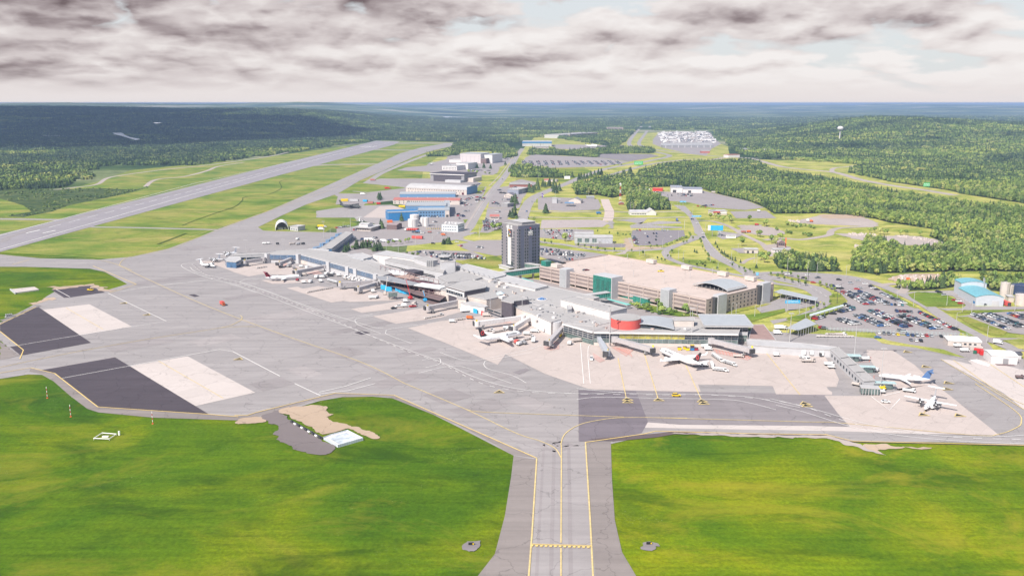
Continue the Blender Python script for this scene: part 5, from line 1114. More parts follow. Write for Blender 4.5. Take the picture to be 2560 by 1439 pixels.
for t0 in (.28, .5, .72): 
    a = P(*z6(560+345*t0, 388+330*t0), 5.6)-T0; b_ = P(*z6(640+382*t0, 368+344*t0), 5.6)-T0; m = (a+b_)/2; d = b_-a; mb.box((m.x, m.y, 5.75), (d.length, .5, .25), atan2(d.y, d.x))
mb.build('roof_joint', DARKM, w)
c = P(*z6(965, 800), 2.5)-T0; mb = MB(); mb.box((c.x, c.y, 2.4), (9.5, 5, 3.2), AX1*.25); w = mb.build('end_cabin', GLASSG, troot); mb = MB(); mb.box((c.x, c.y, 4.2), (10, 5.6, .4), AX1*.25); mb.build('roof', ROOFL, w); mb = MB()
for i in range(7): mb.box((c.x-4.6+i*1.5, c.y-2.6+i*-.25, 2.2), (.2, .2, 3.6))
mb.build('cabin_frame', WALLW, w)
for (X, Y, a_, b_) in ((780, 445, 11, 5), (925, 560, 11, 4), (1110, 725, 13, 4)):
    c = P(*z6(X, Y), 4)-T0; mb = MB(); mb.box((c.x, c.y, 4.1), (a_, b_, .3), radians(-8)); w = mb.build('stair_canopy', M('pale_teal', (.42, .56, .56), rough=.3), troot); mb = MB()
    for sx in (-1, 0, 1):
        for sy in (-1, 1): mb.box((c.x+sx*a_*.45, c.y+sy*b_*.4, 2), (.2, .2, 4))
    mb.box((c.x, c.y, 1.6), (a_*.8, b_*.5, 2.2)); mb.build('stair_frame', GLASSG, w)
# ---------------- sky bridges
def bridge(name, A, B, zr, z0, z1, w_, glass, label, legs=3):
    a, b_ = P(*A, zr), P(*B, zr); d = b_-a; r = thing(name, (a.x, a.y, 0), atan2(d.y, d.x), label, 'footbridge'); Lq = d.length
    mb = MB(); mb.box((Lq/2, 0, (z0+z1)/2), (Lq, w_, z1-z0)); mb.build('glass_walls', glass, r); mb = MB(); mb.box((Lq/2, 0, z1+.25), (Lq+1, w_+.6, .5)); mb.box((Lq/2, 0, z0-.2), (Lq, w_+.2, .4)); mb.build('roof', ROOFL, r)
    mb = MB(); n = int(Lq/2.2)
    for i in range(n+1): mb.box((Lq*i/n, -w_/2-.05, (z0+z1)/2), (.12, .12, z1-z0))
    mb.build('mullion', TEALR, r)
    for i in range(legs):
        mb = MB(); mb.box((Lq*(i+.5)/legs, 0, z0/2-.2), (.8, w_*.5, z0)); mb.build('pier', CREAM, r)
bridge('footbridge', z1(880, 462), z1(1430, 388), 9.5, 5.2, 9.3, 5, GLASST, 'green glass footbridge joining the terminal and the left end of the garage')
bridge('footbridge', (1304, 655), (1350, 662), 8, 4.2, 7.6, 5, GLASSG, 'short pale glass footbridge between hotel tower and garage', 1)
bridge('footbridge', (1462, 737), (1520, 729), 9, 5.2, 8.6, 5.5, GLASST, 'white roofed footbridge leading into the green garage tower', 1)
def canopy(name, poly, z, label, cat='canopy', mat=TEALR, rise=0):
    pts = [P(a, b_, z) for a, b_ in poly]; c = sum(pts, Vector((0, 0)))/len(pts); r = thing(name, (c.x, c.y, 0), 0, label, cat); mb = MB(); mb.prism([p-c for p in pts], z-.3, z); mb.build('roof', mat, r)
    mb = MB(); n = 7
    for A_, B_ in ((pts[0], pts[1]), (pts[3], pts[2])):
        for i in range(n+1):
            q = A_.lerp(B_, (i+.1)/(n+.2)).lerp(c, .03)-c; mb.box((q.x, q.y, z/2-.1), (.3, .3, z-.2))
    mb.build('post', STEEL, r); return r
canopy('walkway_canopy', Q(z2, '-50 770 10 780 430 885 375 895'), 4, 'turquoise walkway canopy along the road at the foot of the green tower')
canopy('walkway_canopy', Q(z1, '1170 545 1200 545 1350 590 1320 600'), 4, 'short turquoise canopy under the green footbridge')
b = Bd('ticket_hall', z2(275, 800), z2(660, 905), 5, 6, GLASST, ROOFL, 'low green glass hall along the foot of the parking garage', 'annex')
canopy('rental_canopy', Q(y5, '1345 1232 1835 1332 1852 1296 1432 1200'), 5.0, 'long silver canopy over the rental cars behind the garage', mat=ROOFM)
canopy('shuttle_pavilion', Q(y7, '25 765 235 660 352 722 150 790'), 5.5, 'grey roofed shuttle pavilion beside the apron fence', 'pavilion', ROOFM)
canopy('covered_walkway', Q(y7, '275 640 640 530 632 512 272 618'), 3.5, 'long glazed covered walkway at the edge of the car park', 'walkway', M('pale_glass_roof', (.52, .58, .57), rough=.3))
# ---------------------------------------------------------------- hangars and the streets behind
b = Bd('hangar', y1(368, 1088), y1(745, 1075), 11.5, 34, BLUE, ROOFM, 'bright blue hangar nearest the white storage tanks', 'hangar', kind='shed', rise=-1.2)
b = Bd('hangar', y1(745, 1040), y1(1145, 1036), 9.5, 26, BLUEG, ROOFM, 'grey blue hangar offices with two rows of small windows', 'hangar'); b.win('front', sp(2, b.L*.84, 9), (2.4, 6.6), 2, 1.7)
b.block('upper_hall', -b.L*.42, b.L*.9, 26.5, 70, 0, 13, BLUEG, ROOFM); b.block('side_wing', b.L*.86, b.L*1.02, 26.5, 110, 0, 11, BLUEG, ROOFM); b.part('cream_bay', (b.L*.93, -.2, 4.5), (b.L*.14, .3, 9), CREAM); b.part('entrance', (b.L*.93, -.5, 1.6), (b.L*.08, .3, 3.2), DARKM)
b = Bd('hangar', y1(425, 872), y1(1275, 880), 6.6, 26, CREAM, REDR, 'long cream building with a weathered red roof', 'hangar', kind='gablex', rise=2.6); b.win('front', sp(b.L*.2, b.L*.88, 22), (4.6,), 1.7, 1.5); b.win('front', (3, 10, 17, 25), (1.8, 4.8), 1.6, 1.5)
for k in range(5): b.part('roof_vent', (b.L*(.2+.15*k), 13, 9.8), (1.6, 1.6, 1.2), ROOFL)
b = Bd('hangar', y1(510, 785), y1(1220, 782), 5.5, 34, BLUEG, ROOFM, 'low grey roofed shed between the cream and the white hangars', 'hangar', kind='gablex', rise=2)
b = Bd('hangar', y1(588, 722), y1(1365, 755), 8.5, 46, CREAM, ROOFL, 'long hangar with a curved white roof and blue ends', 'hangar', kind='archx', rise=6); b.win('front', sp(3, b.L-4, 24), (6.4,), 2.3, 1.2); b.win('front', sp(3, b.L-4, 18), (2.6,), 1.6, 1.4)
b.part('blue_end', (b.L+.2, 23, 7), (.3, 44, 13), BLUEG); b.part('rear_roof', (b.L*.55, 52, 9), (b.L*.8, 11, 3), REDR); b.part('door', (b.L*.94, -.2, 2), (4, .2, 4), MAROON)
b = Bd('brick_block', y1(1372, 748), y1(1475, 722), 9.5, 18, BRICK, ROOFL, 'square red brick block at the end of the white roofed hangar', 'building'); b.part('corner_pier', (b.L*.5, -.3, 4.5), (1, .4, 9), CREAM)
b = Bd('hangar', y1(905, 575), y1(1335, 592), 15, 58, WALLM, M('dark_roof', (.07, .06, .075), var=.15), 'dark roofed hangar with tall charcoal doors and a white edge', 'hangar', over=1.5); b.part('hangar_door', (b.L/2, -.4, 6), (b.L*.82, .5, 11.6), DARKW); b.part('fascia', (b.L/2, -1.9, 14.6), (b.L*1.03, .4, 1.6), WALLW); b.part('annex', (b.L*.77, -9, 2.4), (b.L*.45, 15, 4.8), WALLG); b.part('side_annex', (b.L+8, 30, 4), (15, 40, 8), CREAM)
b = Bd('office_building', y1(1050, 435), y1(1240, 442), 10, 40, WALLW, ROOFL, 'white flat roofed office building left of the hangar car park', 'building'); b.win('front', sp(2, b.L-2, 9), (2.6, 6.2), 2.4, 1.6); b.block('rear_hall', b.L*.4, b.L*1.2, 41, 90, 0, 14, WALLW, ROOFL); b.units(5)
b = Bd('hangar', y1(1285, 345), y1(1545, 352), 25, 60, M('pinkish_white_wall', (.56, .51, .53), var=.05), ROOFM, 'tall pale hangar at the far end of the hangar row', 'hangar', over=.5)
for k in range(5): b.part('door_joint', (b.L*(k+.5)/5, -.2, 10), (.4, .3, 20), STEEL)
b.part('door_head', (b.L/2, -.3, 20.5), (b.L, .4, .8), WALLW); b.block('side_hall', b.L, b.L+26, 18, 90, 0, 22, WALLW, ROOFM); b.block('entrance_hall', b.L+.1, b.L+16, 0, 17.6, 0, 13, BROWN, ROOF); b.block('low_link', -b.L*.6, -.5, 5, 30, 0, 8, WALLW, ROOFL)
b = Bd('hangar', y1(2078, 133), y1(2452, 134), 17, 90, WALLG, ROOFL, 'wide far hangar with a bright blue band under its white roof', 'hangar', over=.6); b.part('blue_band', (b.L/2, -.6, 14.4), (b.L+1, .6, 5.4), BLUE); b.part('blue_band', (-.6, 45, 14.4), (.6, 90, 5.4), BLUE); b.part('door_joint', (b.L*.62, -.3, 5.8), (1, .3, 11.6), DARKM)
for k in range(4): b.part('door_joint', (b.L*(.12+.2*k), -.25, 5.8), (.5, .2, 11.6), STEEL)
b = Bd('warehouse', y1(2245, 180), y1(2420, 178), 11, 40, CREAM, ROOFL, 'low cream warehouse in front of the blue banded hangar', 'building')
b = Bd('factory', y2(770, 240), y2(1155, 212), 16, 90, TAN, ROOF, 'brown flat roofed factory beyond the far woods', 'factory'); b.block('grey_wing', -60, -.5, 10, 100, 0, 15, WALLG, ROOFL); b.units(8)
for k in range(4): b.part('loading_bay', (b.L*(.15+.22*k), -.4, 5), (12, .5, 8), BROWN)
b = Bd('office_building', y2(1268, 152), y2(1482, 152), 22, 40, TAN, ROOF, 'brown mid rise building beside the distant highway', 'building'); b.win('front', sp(4, b.L-4, 14), (5, 11, 17), 5, 2.6)
b = Bd('warehouse', w6(690, 372), w6(800, 370), 9, 40, WALLW, ROOFL, 'larger white warehouse in the woods behind the highway', 'building')
b = Bd('warehouse', w6(820, 374), w6(885, 374), 8, 30, WALLW, ROOFL, 'smaller white warehouse in the woods behind the highway', 'building')
b = Bd('warehouse', w6(590, 412), w6(665, 410), 8, 25, WALLW, REDR, 'white shed beside the highway curve', 'building')
b = Bd('warehouse', w6(150, 345), w6(490, 345), 8, 30, WALLM, ROOFM, 'very long grey shed at the front of the quarry yard', 'building')
for k in range(8): b.part('bay_divider', (b.L*(k+.5)/8, -.3, 4), (2, .5, 8), WALLW)
b = Bd('warehouse', w6(150, 325), w6(480, 322), 6, 20, WALLG, ROOFL, 'second long shed in the quarry yard', 'building')
b = Bd('warehouse', w6(410, 382), w6(465, 382), 7, 25, REDR, ROOFL, 'small reddish shed in front of the quarry yard', 'building')
# commercial blocks
b = Bd('warehouse', y1(1888, 742), y1(2028, 748), 8, 46, M('slate_wall', (.25, .27, .34)), ROOFL, 'grey warehouse beside the old road with a car park in front', 'building'); b.units(4)
b = Bd('low_building', y1(1915, 655), y1(2200, 655), 5, 34, BRICK, ROOF, 'wide low brick building behind the grey warehouse', 'building'); b.units(7)
b = Bd('small_house', y1(1845, 785), y1(1955, 790), 4.2, 16, CREAM, M('grey_roof', (.17, .16, .19)), 'small gabled house in the commercial car park', 'house', kind='gabley', rise=3.5); b.win('front', sp(1, b.L-1, 5), (2.2,), 1.6, 1.3)
b = Bd('low_building', y1(1805, 905), y1(1888, 912), 5, 16, WALLM, ROOFL, 'small dark walled box building with a pale roof', 'building')
b = Bd('roadside_diner', y1(1662, 1062), y1(1782, 1062), 3.4, 12, CREAM, REDR, 'small diner with a bright red roof beside the street', 'restaurant', kind='gablex', rise=2.2); b.win('front', sp(1, b.L-1, 7), (1.9,), 1.4, 1.3)
b = Bd('roadside_shop', y2(430, 825), y2(490, 825), 3.5, 14, CREAM, REDR, 'small red roofed shop beside the grass field', 'shop', kind='gablex', rise=2)
b = Bd('roadside_shop', y2(500, 822), y2(590, 825), 3.5, 12, CREAM, ROOF, 'low brown roofed shop next to the red roofed one', 'shop')
b = Bd('fuel_station', y3(430, 205), y3(492, 205), 8, 10, WALLG, ROOFL, 'tall white box shop at the fuel station', 'shop'); b.block('side_room', b.L+.3, b.L*1.8, 2, 12, 0, 5, WALLM, ROOFM)
b = Bd('restaurant', y3(648, 200), y3(810, 205), 4, 18, CREAM, M('grey_shingle', (.28, .27, .28)), 'grey hip roofed restaurant at the fuel station', 'restaurant', kind='gabley', rise=4.5)
for k in range(2): b.part('dormer', (b.L*(.3+.4*k), 2, 5), (3, 3, 2), WALLW)
canopy('fuel_canopy', Q(y3, '590 200 720 202 715 186 605 184'), 5.5, 'white fuel station canopy with a blue front', 'canopy', BLUEG)
b = Bd('low_building', y3(890, 152), y3(990, 152), 4, 12, WALLM, ROOFM, 'small grey shed at the right end of the fuel station', 'building')
b = Bd('low_building', y3(1465, 362), y3(1700, 362), 4.2, 18, WALLW, ROOFL, 'long white single storey building below the small wood', 'building', kind='gablex', rise=2.5); b.block('white_wing', b.L, b.L*1.48, -1, 22, 0, 4.3, WALLW, ROOFL, 'gabley', 4); b.win('front', sp(2, b.L-2, 9), (2,), 1.8, 1.3)
b = Bd('maintenance_shed', y3(728, 738), y3(1234, 742), 7.2, 12, M('shed_wall', (.42, .43, .46)), ROOFL, 'long pale grey shed with three big windows', 'shed', kind='shed', rise=1.0); b.win('front', [b.L*q for q in (.13, .325, .52)], (3.8,), 5.2, 4.6, GLASSG, WALLW); b.part('roller_door', (b.L*.665, -.1, 1.6), (3, .2, 3.2), STEEL); b.block('rear_hall', 0, b.L*.5, 13, 26, 0, 8.8, WALLW, ROOFL)
b = Bd('store', y2(2118, 968), y2(2272, 970), 9, 40, WALLW, M('blue_grey_roof', (.30, .32, .38)), 'white department store block at the head of the big car park', 'store', over=.2); b.block('long_wing', b.L+.5, b.L*2.7, -2, 30, 0, 7, WALLW, MC['blue_grey_roof']); b.part('entrance', (b.L*.3, -.2, 2.5), (6, .3, 5), DARKM); b.part('entrance', (b.L*1.6, -2.3, 2.5), (5, .3, 4), DARKM); b.units(5)
b = Bd('low_building', y2(1872, 945), y2(2005, 948), 4, 14, RED, REDT, 'red roofed kiosk row beside the department store', 'building')
b = Bd('fast_food_restaurant', y5(632, 355), y5(810, 353), 5.2, 15, CREAM, ROOFL, 'white fast food restaurant with a red front canopy', 'restaurant'); b.part('red_canopy', (b.L*.32, -1, 4.4), (b.L*.42, 2.5, 1.2), RED); b.win('front', sp(b.L*.15, b.L*.5, 3), (1.8,), 2, 2.2); b.part('blank_panel', (b.L*.78, -.2, 3.3), (b.L*.38, .3, 1.6), VWHITE); b.units(3)
b = Bd('small_house', y5(1390, 738), y5(1472, 740), 6.5, 9, BROWN, M('house_roof', (.36, .29, .29)), 'brown two storey gabled house at the edge of the meadow', 'house', kind='gabley', rise=2.6); b.part('porch', (b.L/2, -1.4, 2.6), (b.L, 3, .4), CREAM); b.part('chimney', (b.L+1, 3, 6), (1, 1, 12), ORANGE); b.win('front', sp(.8, b.L-.8, 3), (5,), 1.5, 1.3)
b = Bd('low_building', y5(1342, 785), y5(1536, 782), 3.2, 7, WALLW, ROOFL, 'long white trailer in front of the brown house', 'building'); b.win('front', sp(1, b.L-1, 6), (1.9,), 1.5, 1)
b = Bd('low_building', y5(1016, 790), y5(1166, 792), 3.8, 9, CREAM, ROOFL, 'low cream shelter beside the boulevard bank', 'building'); b.part('opening', (b.L*.22, -.1, 1.4), (2, .3, 2.8), DARKM); b.part('opening', (b.L*.6, -.1, 1.4), (2, .3, 2.8), DARKM)
b = Bd('site_trailer', y5(800, 616), y5(912, 618), 3, 3.5, VWHITE, ROOFL, 'long white site trailer with windows', 'trailer'); b.win('front', sp(1, b.L-1, 4), (1.9,), 1.2, .8, off=.05)
b = Bd('site_trailer', y5(716, 588), y5(746, 588), 4.5, 4, VWHITE, ROOFL, 'tall white box trailer under the blue billboard', 'trailer')
a = P(*y5(690, 600)); r = thing('billboard', (a.x, a.y, 0), radians(-6), 'big bright blue billboard on posts beside the boulevard', 'billboard'); mb = MB(); mb.box((0, 0, 10.5), (15, .6, 6)); mb.build('panel', CYAN, r); mb = MB(); mb.box((-9, .1, 10.5), (3, .7, 6)); mb.build('panel_edge', VWHITE, r); mb = MB()
for sx in (-5, 5): mb.tube((sx, .4, 0), (sx, .4, 8), .3)
mb.build('post', STEEL, r); mb = MB()
for k in range(3): mb.box((-4+k*4.2, -.34, 11), (3.2, .05, .9))
# right hand works
b = Bd('works_hall', y7(1855, 428), y7(2040, 530), 7, 21, M('corrugated_wall', (.48, .51, .56), var=.06), M('turquoise_roof', (.16, .40, .47), rough=.4, var=.12), 'pale metal works hall with a curved turquoise roof', 'industrial building', kind='archx', rise=2.2); b.part('roller_door', (b.L+.1, 15, 2.2), (.3, 5.5, 4.4), WALLG); b.block('tall_hall', -15, -.4, 2, 22, 0, 11, MC['corrugated_wall'], MC['turquoise_roof'], 'archx', 1.8)
mb = MB(); mb.tube((-2, 20, 8), (-2, 20, 16), .5); mb.tube((0, 20, 8), (0, 20, 15), .4); mb.build('flue', STEEL, b.root); b.part('blue_logo', (b.L-3, -.1, 2.4), (3.4, .1, 1.8), BLUE)
def tank(px, py, r, h, label, mat=WALLW, dome=.8, z0=0, cat='storage tank', group=None):
    c = P(px, py); t = thing('storage_tank', (c.x, c.y, z0), 0, label, cat, group); mb = MB(); mb.tube((0, 0, 0), (0, 0, h), r, n=28, caps=False); mb.build('shell', mat, t, True); mb = MB()
    mb.tube((0, 0, h), (0, 0, h+dome), r*1.01, r*.12, 28); mb.build('dome', mat, t); mb = MB(); n = int(h/.9)
    for sx in (-.3, .3): mb.box((sx, -r-.2, h/2), (.08, .08, h))
    for i in range(n): mb.box((0, -r-.2, i*.9+.5), (.6, .06, .06))
    mb.build('ladder', STEEL, t); mb = MB()
    for i in range(20):
        a1 = i*pi/10; mb.tube((r*cos(a1), r*sin(a1), h+.9), (r*cos(a1+pi/10), r*sin(a1+pi/10), h+.9), .05, n=4)
        mb.box((r*cos(a1), r*sin(a1), h+.45), (.06, .06, .9))
    mb.build('guard_rail', STEEL, t)
tank(*y1(677, 1160), 6.4, 10, 'nearest fat white tank beside the blue hangar'); tank(*y1(700, 1120), 6.2, 12, 'white tank behind the nearest fat one')
tank(*y1(803, 1150), 3.0, 11, 'slim white tank at the left of the tall pair'); tank(*y1(850, 1155), 3.2, 11.5, 'slim white tank at the right of the tall pair')
tank(*y7(2345, 455), 3.6, 13.5, 'tall cream silo beside the works hall', CREAM); tank(*y7(2392, 450), 3.2, 11, 'shorter cream silo behind the tall one', CREAM); tank(*y7(2520, 405), 7.5, 8, 'wide tank with a dark blue shell and white dome', M('navy', (.03, .05, .12)), 1.6); tank(*y7(2530, 520), 5.0, 8.5, 'beige tank at the right edge by the works hall', CREAM)
b = Bd('pump_house', y7(2390, 490), y7(2450, 492), 4, 6, CREAM, ROOFL, 'small cream pump house between the silos', 'building')
def container(A, B, d, h, mat, label, name='shipping_container', cat='container'):
    a, b_ = P(*A), P(*B); v = b_-a; r = thing(name, (a.x, a.y, GZ), atan2(v.y, v.x), label, cat); Lc = v.length; mb = MB(); mb.box((Lc/2, d/2, h/2), (Lc, d, h)); n = int(Lc/.6)
    for i in range(n): mb.box((Lc*(i+.5)/n, -.03, h/2), (.25, .08, h*.92)); 
    mb.build('body', mat, r); mb = MB(); mb.box((Lc+.06, d/2, h/2), (.1, d*.9, h*.9)); mb.build('doors', DARKM, r); return r
container(y7(2285, 500), y7(2380, 540), 3, 3, REDT, 'long orange red container beside the works hall'); container(y7(2020, 1035), y7(2120, 1050), 2.6, 2.7, RED, 'left red container behind the white garage'); container(y7(2090, 1062), y7(2205, 1070), 2.6, 2.9, RED, 'right red container with a pale trim beside the white garage'); container(y7(1985, 1012), y7(2120, 1015), 3, 2.6, CREAM, 'cream container with a dark lid beside the red ones')
container(y7(2015, 1045), y7(2050, 1050), 2, 1.8, M('dark_green', (.02, .12, .08)), 'dark green bin beside the red containers', 'waste_bin', 'bin')
container(y4(1530, 150), y4(1600, 152), 3, 3, REDR, 'rusty container in the yard by the cream hangar'); container(y4(1645, 158), y4(1695, 158), 3, 2.6, RED, 'red container in the yard by the cream hangar'); container(y4(1300, 122), y4(1410, 124), 3, 3.4, WALLG, 'grey box trailer body behind the grey transport plane'); container(y4(1190, 122), y4(1280, 120), 3, 3.8, YELV, 'yellow equipment body behind the grey transport plane'); container(y4(1470, 125), y4(1520, 128), 3, 2.8, CYAN, 'light blue container in the yard') ; container(y4(1930, 195), y4(2010, 196), 3, 2.4, YELV, 'yellow equipment row beside the cream hangar'); container(y4(2095, 598), y4(2230, 604), 3.5, 3, REDT, 'long orange trailer in the staff car park', 'box_trailer', 'trailer'); container(y4(1785, 398), y4(1850, 396), 5, 3, ORANGE, 'orange roofed hut beside the brown shed', 'hut', 'hut')
b = Bd('staff_building', y7(1745, 958), y7(2098, 978), 3.6, 11, CREAM, VWHITE, 'long white roofed single storey building by the staff parking', 'building'); b.win('front', sp(3, b.L-2, 5), (2,), 1.6, 1.2)
b = Bd('garage_shed', y7(2205, 1150), y7(2487, 1162), 5.4, 13, WALLW, VWHITE, 'plain white garage with one grey roller door at the right edge', 'shed', kind='gablex', rise=.9); b.part('roller_door', (b.L*.55, -.1, 1.9), (b.L*.2, .2, 3.8), WALLM); b.part('ramp', (b.L*.5, -2, .38), (b.L*.7, 3.5, .06), BROWN)
b = Bd('gatehouse', y7(2470, 1100), y7(2530, 1105), 3, 5, WALLG, M('gh', (.1, .1, .12)), 'small dark roofed gatehouse behind the white garage', 'building')
# airport side sheds
b = Bd('office_building', y1(1045, 1218), y1(1252, 1230), 9, 20, M('bluish_white', (.62, .66, .70)), ROOFL, 'white two storey office building beside the fuel racks', 'building', fascia=.4); b.win('front', sp(1.5, b.L-1.5, 8), (2.4, 6), 1.3, 1.3); b.win('right', sp(2, 18, 7), (2.4, 6), 1.3, 1.3, off=.05); b.units(6, WALLW)
b = Bd('shed', y1(342, 1195), y1(470, 1200), 6, 18, BROWN, M('mauve_roof', (.33, .26, .27)), 'brown walled shed with a mauve roof', 'shed', kind='gablex', rise=1.2)
b = Bd('aero_club', y4(1375, 492), y4(1568, 502), 4, 24, CREAM, ROOFL, 'low building with a stepped white hip roof', 'building', over=2.5); b.block('lantern', b.L*.12, b.L*.7, 5, 19, 4.6, 7.2, WALLW, ROOFL, 'gablex', 1.6); b.win('front', sp(1, b.L-1, 8), (2,), 1.6, 1.6)
b = Bd('shed', y4(540, 492), y4(640, 500), 5, 14, WALLG, ROOFL, 'small grey shed beside the round roofed shelter', 'shed'); b.win('front', sp(1, b.L-1, 4), (2,), 1.4, 1.2)
a = P(*y4(350, 490)); c = P(*y4(512, 492)); d = c-a; W_ = d.length; r = thing('aircraft_shelter', (a.x, a.y, 0), atan2(d.y, d.x)+.35, 'white round arched fabric shelter open at the front', 'shelter'); mb = MB(); n = 18; rs = []
for y in (0, 26):
    o_ = [(W_/2-W_/2*cos(pi*i/n), y, 10.5*sin(pi*i/n)) for i in range(n+1)]; i_ = [(W_/2-(W_/2-.4)*cos(pi*i/n), y, 10.1*sin(pi*i/n)) for i in range(n+1)]; rs.append(o_+i_[::-1])
mb.rings(rs[::-1]); mb.build('arch', VWHITE, r); mb = MB(); mb.box((W_/2, 25.6, 4), (W_*.8, .3, 7)); mb.build('back_wall', WALLG, r); mb = MB(); mb.box((W_/2-2, 6, 1.3), (6, 4, 2)); mb.box((W_/2+4, 9, 1), (3, 5, 1.8)); mb.build('stored_gear', STEEL, r)
# fuel rack by the tanks
a = P(*y1(860, 1190)); r = thing('fuel_rack', (a.x, a.y, GZ), 0, 'open steel fuel loading rack with yellow bollards', 'fuel rack'); mb = MB(); mb.box((9, 0, 5.5), (18, 5, .4)); mb.build('roof', STEEL, r); mb = MB()
for i in range(5):
    for sy in (-2, 2): mb.box((i*4.5, sy, 2.7), (.3, .3, 5.4))
mb.build('post', STEEL, r); mb = MB()
for i in range(8): mb.tube((i*2.5, -4, 0), (i*2.5, -4, 1.4), .25)
mb.build('bollard', YELV, r)
# construction zone at the terminal's middle
c = P(1050, 725); r = thing('construction_frame', (c.x, c.y, GZ), 0, 'bare steel frame and maroon walls of the terminal extension being built', 'building site')
def cw(px, py, z=0): q = P(px, py, z)-c; return q
def cprism(name, poly, z, z0, mat): mb = MB(); mb.prism([cw(a, b_, z) for a, b_ in poly], z0, z); return mb.build(name, mat, r)
cprism('upper_deck', Q(z3, '1740 470 1900 460 2430 590 2560 600 2560 640 2300 600 1780 510'), 9, 8.5, STEEL); cprism('maroon_wall', Q(z3, '2000 500 2430 600 2640 640 2640 600 2500 560 2040 480'), 8.4, 0, MAROON)
cprism('floor_slab', Q(z3, '1880 570 2060 560 2560 680 2640 720 2560 780 2240 700'), 4, 3.6, BROWN); cprism('white_roof', Q(z3, '1900 395 1990 385 2160 420 2120 450 1960 440'), 9.8, 9.2, VWHITE); cprism('tan_roof', Q(z3, '1990 470 2160 440 2300 490 2180 500'), 9.6, 9, M('tan_roof', (.40, .28, .24)))
cprism('white_roof', Q(z3, '2230 580 2330 550 2560 580 2640 600 2560 625 2430 605'), 9.4, 8.9, VWHITE); cprism('dark_cube', Q(z3, '2110 385 2230 375 2350 400 2230 420'), 12, 8, DARKW)
mb = MB()
for i in range(13):
    for j in range(3):
        q = cw(*z3(1800+i*62, 480+i*17+j*55), 0); hh = 11-j*2.2
        if j == 2 and i > 10: continue
        mb.box((q.x, q.y, hh/2), (.45, .45, hh))
for j in range(3):
    a = cw(*z3(1800, 480+j*55), 0); b_ = cw(*z3(1800+12*62, 480+12*17+j*55), 0)
    for zz in (11-j*2.2, 6-j): mb.tube((a.x, a.y, zz), (b_.x, b_.y, zz), .22, n=4)
for i in range(0, 13):
    a = cw(*z3(1800+i*62, 480+i*17), 0); b_ = cw(*z3(1800+i*62, 590+i*17), 0); mb.tube((a.x, a.y, 11), (b_.x, b_.y, 6.6), .18, n=4)
mb.build('steel_frame', M('rusty_steel', (.26, .17, .17), var=.2), r)
for k, (X, Y, w__) in enumerate(((1840, 640, 6), (1900, 660, 8), (2020, 665, 5), (2060, 680, 4), (2110, 695, 4), (2150, 700, 4))):
    q = cw(*z3(X, Y), 0); mb = MB(); mb.box((q.x, q.y, 2), (w__, .6, 3.8), radians(-30)); mb.build('blue_wrap', CYAN, r)
cprism('rubble', Q(z3, '2300 740 2420 730 2560 770 2560 830 2420 800'), 1.0, 0, BROWN)
for (X, Y, w__, m_) in ((1870, 600, 4, ORANGE), (2200, 560, 3, RED), (1990, 530, 2, ORANGE), (1960, 680, 3, REDR), (2220, 840, 4, ROCK), (1900, 690, 3, CREAM), (2100, 640, 9, M('mauve_slab', (.40, .30, .30))), (1930, 720, 5, STEEL)):
    q = cw(*z3(X, Y), 1); mb = MB(); mb.box((q.x, q.y, 1), (w__, w__*.6, 1.8), .4); mb.build('site_material', m_, r)
# de-icing frame and compounds in the grass
c = P(*w2(965, 775)); r = thing('monitoring_frame', (c.x, c.y, 0), 0, 'low square white pipe frame standing in the grass', 'frame'); mb = MB(); q = [P(*w2(X, Y))-c for X, Y in ((858, 800), (1000, 805), (1065, 760), (935, 750))]
for i in range(4):
    a, b_ = q[i], q[(i+1) % 4]; mb.tube((a.x, a.y, .8), (b_.x, b_.y, .8), .22, n=6); mb.tube((a.x, a.y, 0), (a.x, a.y, 1), .12, n=6)
mb.build('rail', VWHITE, r); mb = MB(); mb.box((0, 0, .3), (3, 1.2, .5)); mb.box((5.5, 2.6, 1), (.7, .7, 2.2)); mb.build('box', VWHITE, r)
c = P(*w3(610, 370), 1.5); q = [P(*w3(X, Y), 1.5)-c for X, Y in ((470, 365), (570, 420), (745, 370), (635, 315), (520, 345))]; r = thing('lined_basin', (c.x, c.y, 0), 0, 'square basin with a white liner and panel fence beside the bare earth', 'basin')
mb = MB(); mb.prism(q, 0, .9); mb.build('liner', WALLW, r); mb = MB()
for i in range(5):
    a, b_ = q[i], q[(i+1) % 5]; d = b_-a; n = max(2, int(d.length/1.4))
    mb.box(((a.x+b_.x)/2, (a.y+b_.y)/2, .75), (d.length, .1, 1.4), atan2(d.y, d.x))
mb.build('panel_fence', M('fence_panel', (.55, .60, .68), var=.05), r); mb = MB()
for i in range(5):
    a, b_ = q[i], q[(i+1) % 5]; n = max(2, int((b_-a).length/1.2))
    for k in range(n): p = a.lerp(b_, k/n); mb.box((p.x, p.y, .8), (.12, .2, 1.5))
mb.build('fence_post', STEEL, r); mb = MB(); mb.prism([p.lerp(Vector((0, 0)), .25) for p in q], .9, .94); mb.build('wet_patch', M('wet_liner', (.55, .60, .66), rough=.2, var=.3, scale=.3), r)
c = P(*w1(250, 495), 1); r = thing('ground_slab', (c.x, c.y, 0), 0, 'long raised white concrete slab in the grass at far left', 'slab'); mb = MB(); mb.prism([P(*w1(X, Y), 1)-c for X, Y in ((100, 490), (150, 525), (390, 492), (345, 465))], 0, 1); mb.build('slab', CONC_L, r); mb = MB(); mb.prism([P(*w1(X, Y), 1)-c for X, Y in ((97, 489), (152, 531), (160, 526), (110, 489))], 0, 1.4); mb.build('kerb', WALLG, r)
b = Bd('blast_fence', w3(240, 262), w3(460, 385), .9, .8, DARKM, None, 'low dark barrier with white blocks beside the fenced basin', 'barrier', roofs=False)
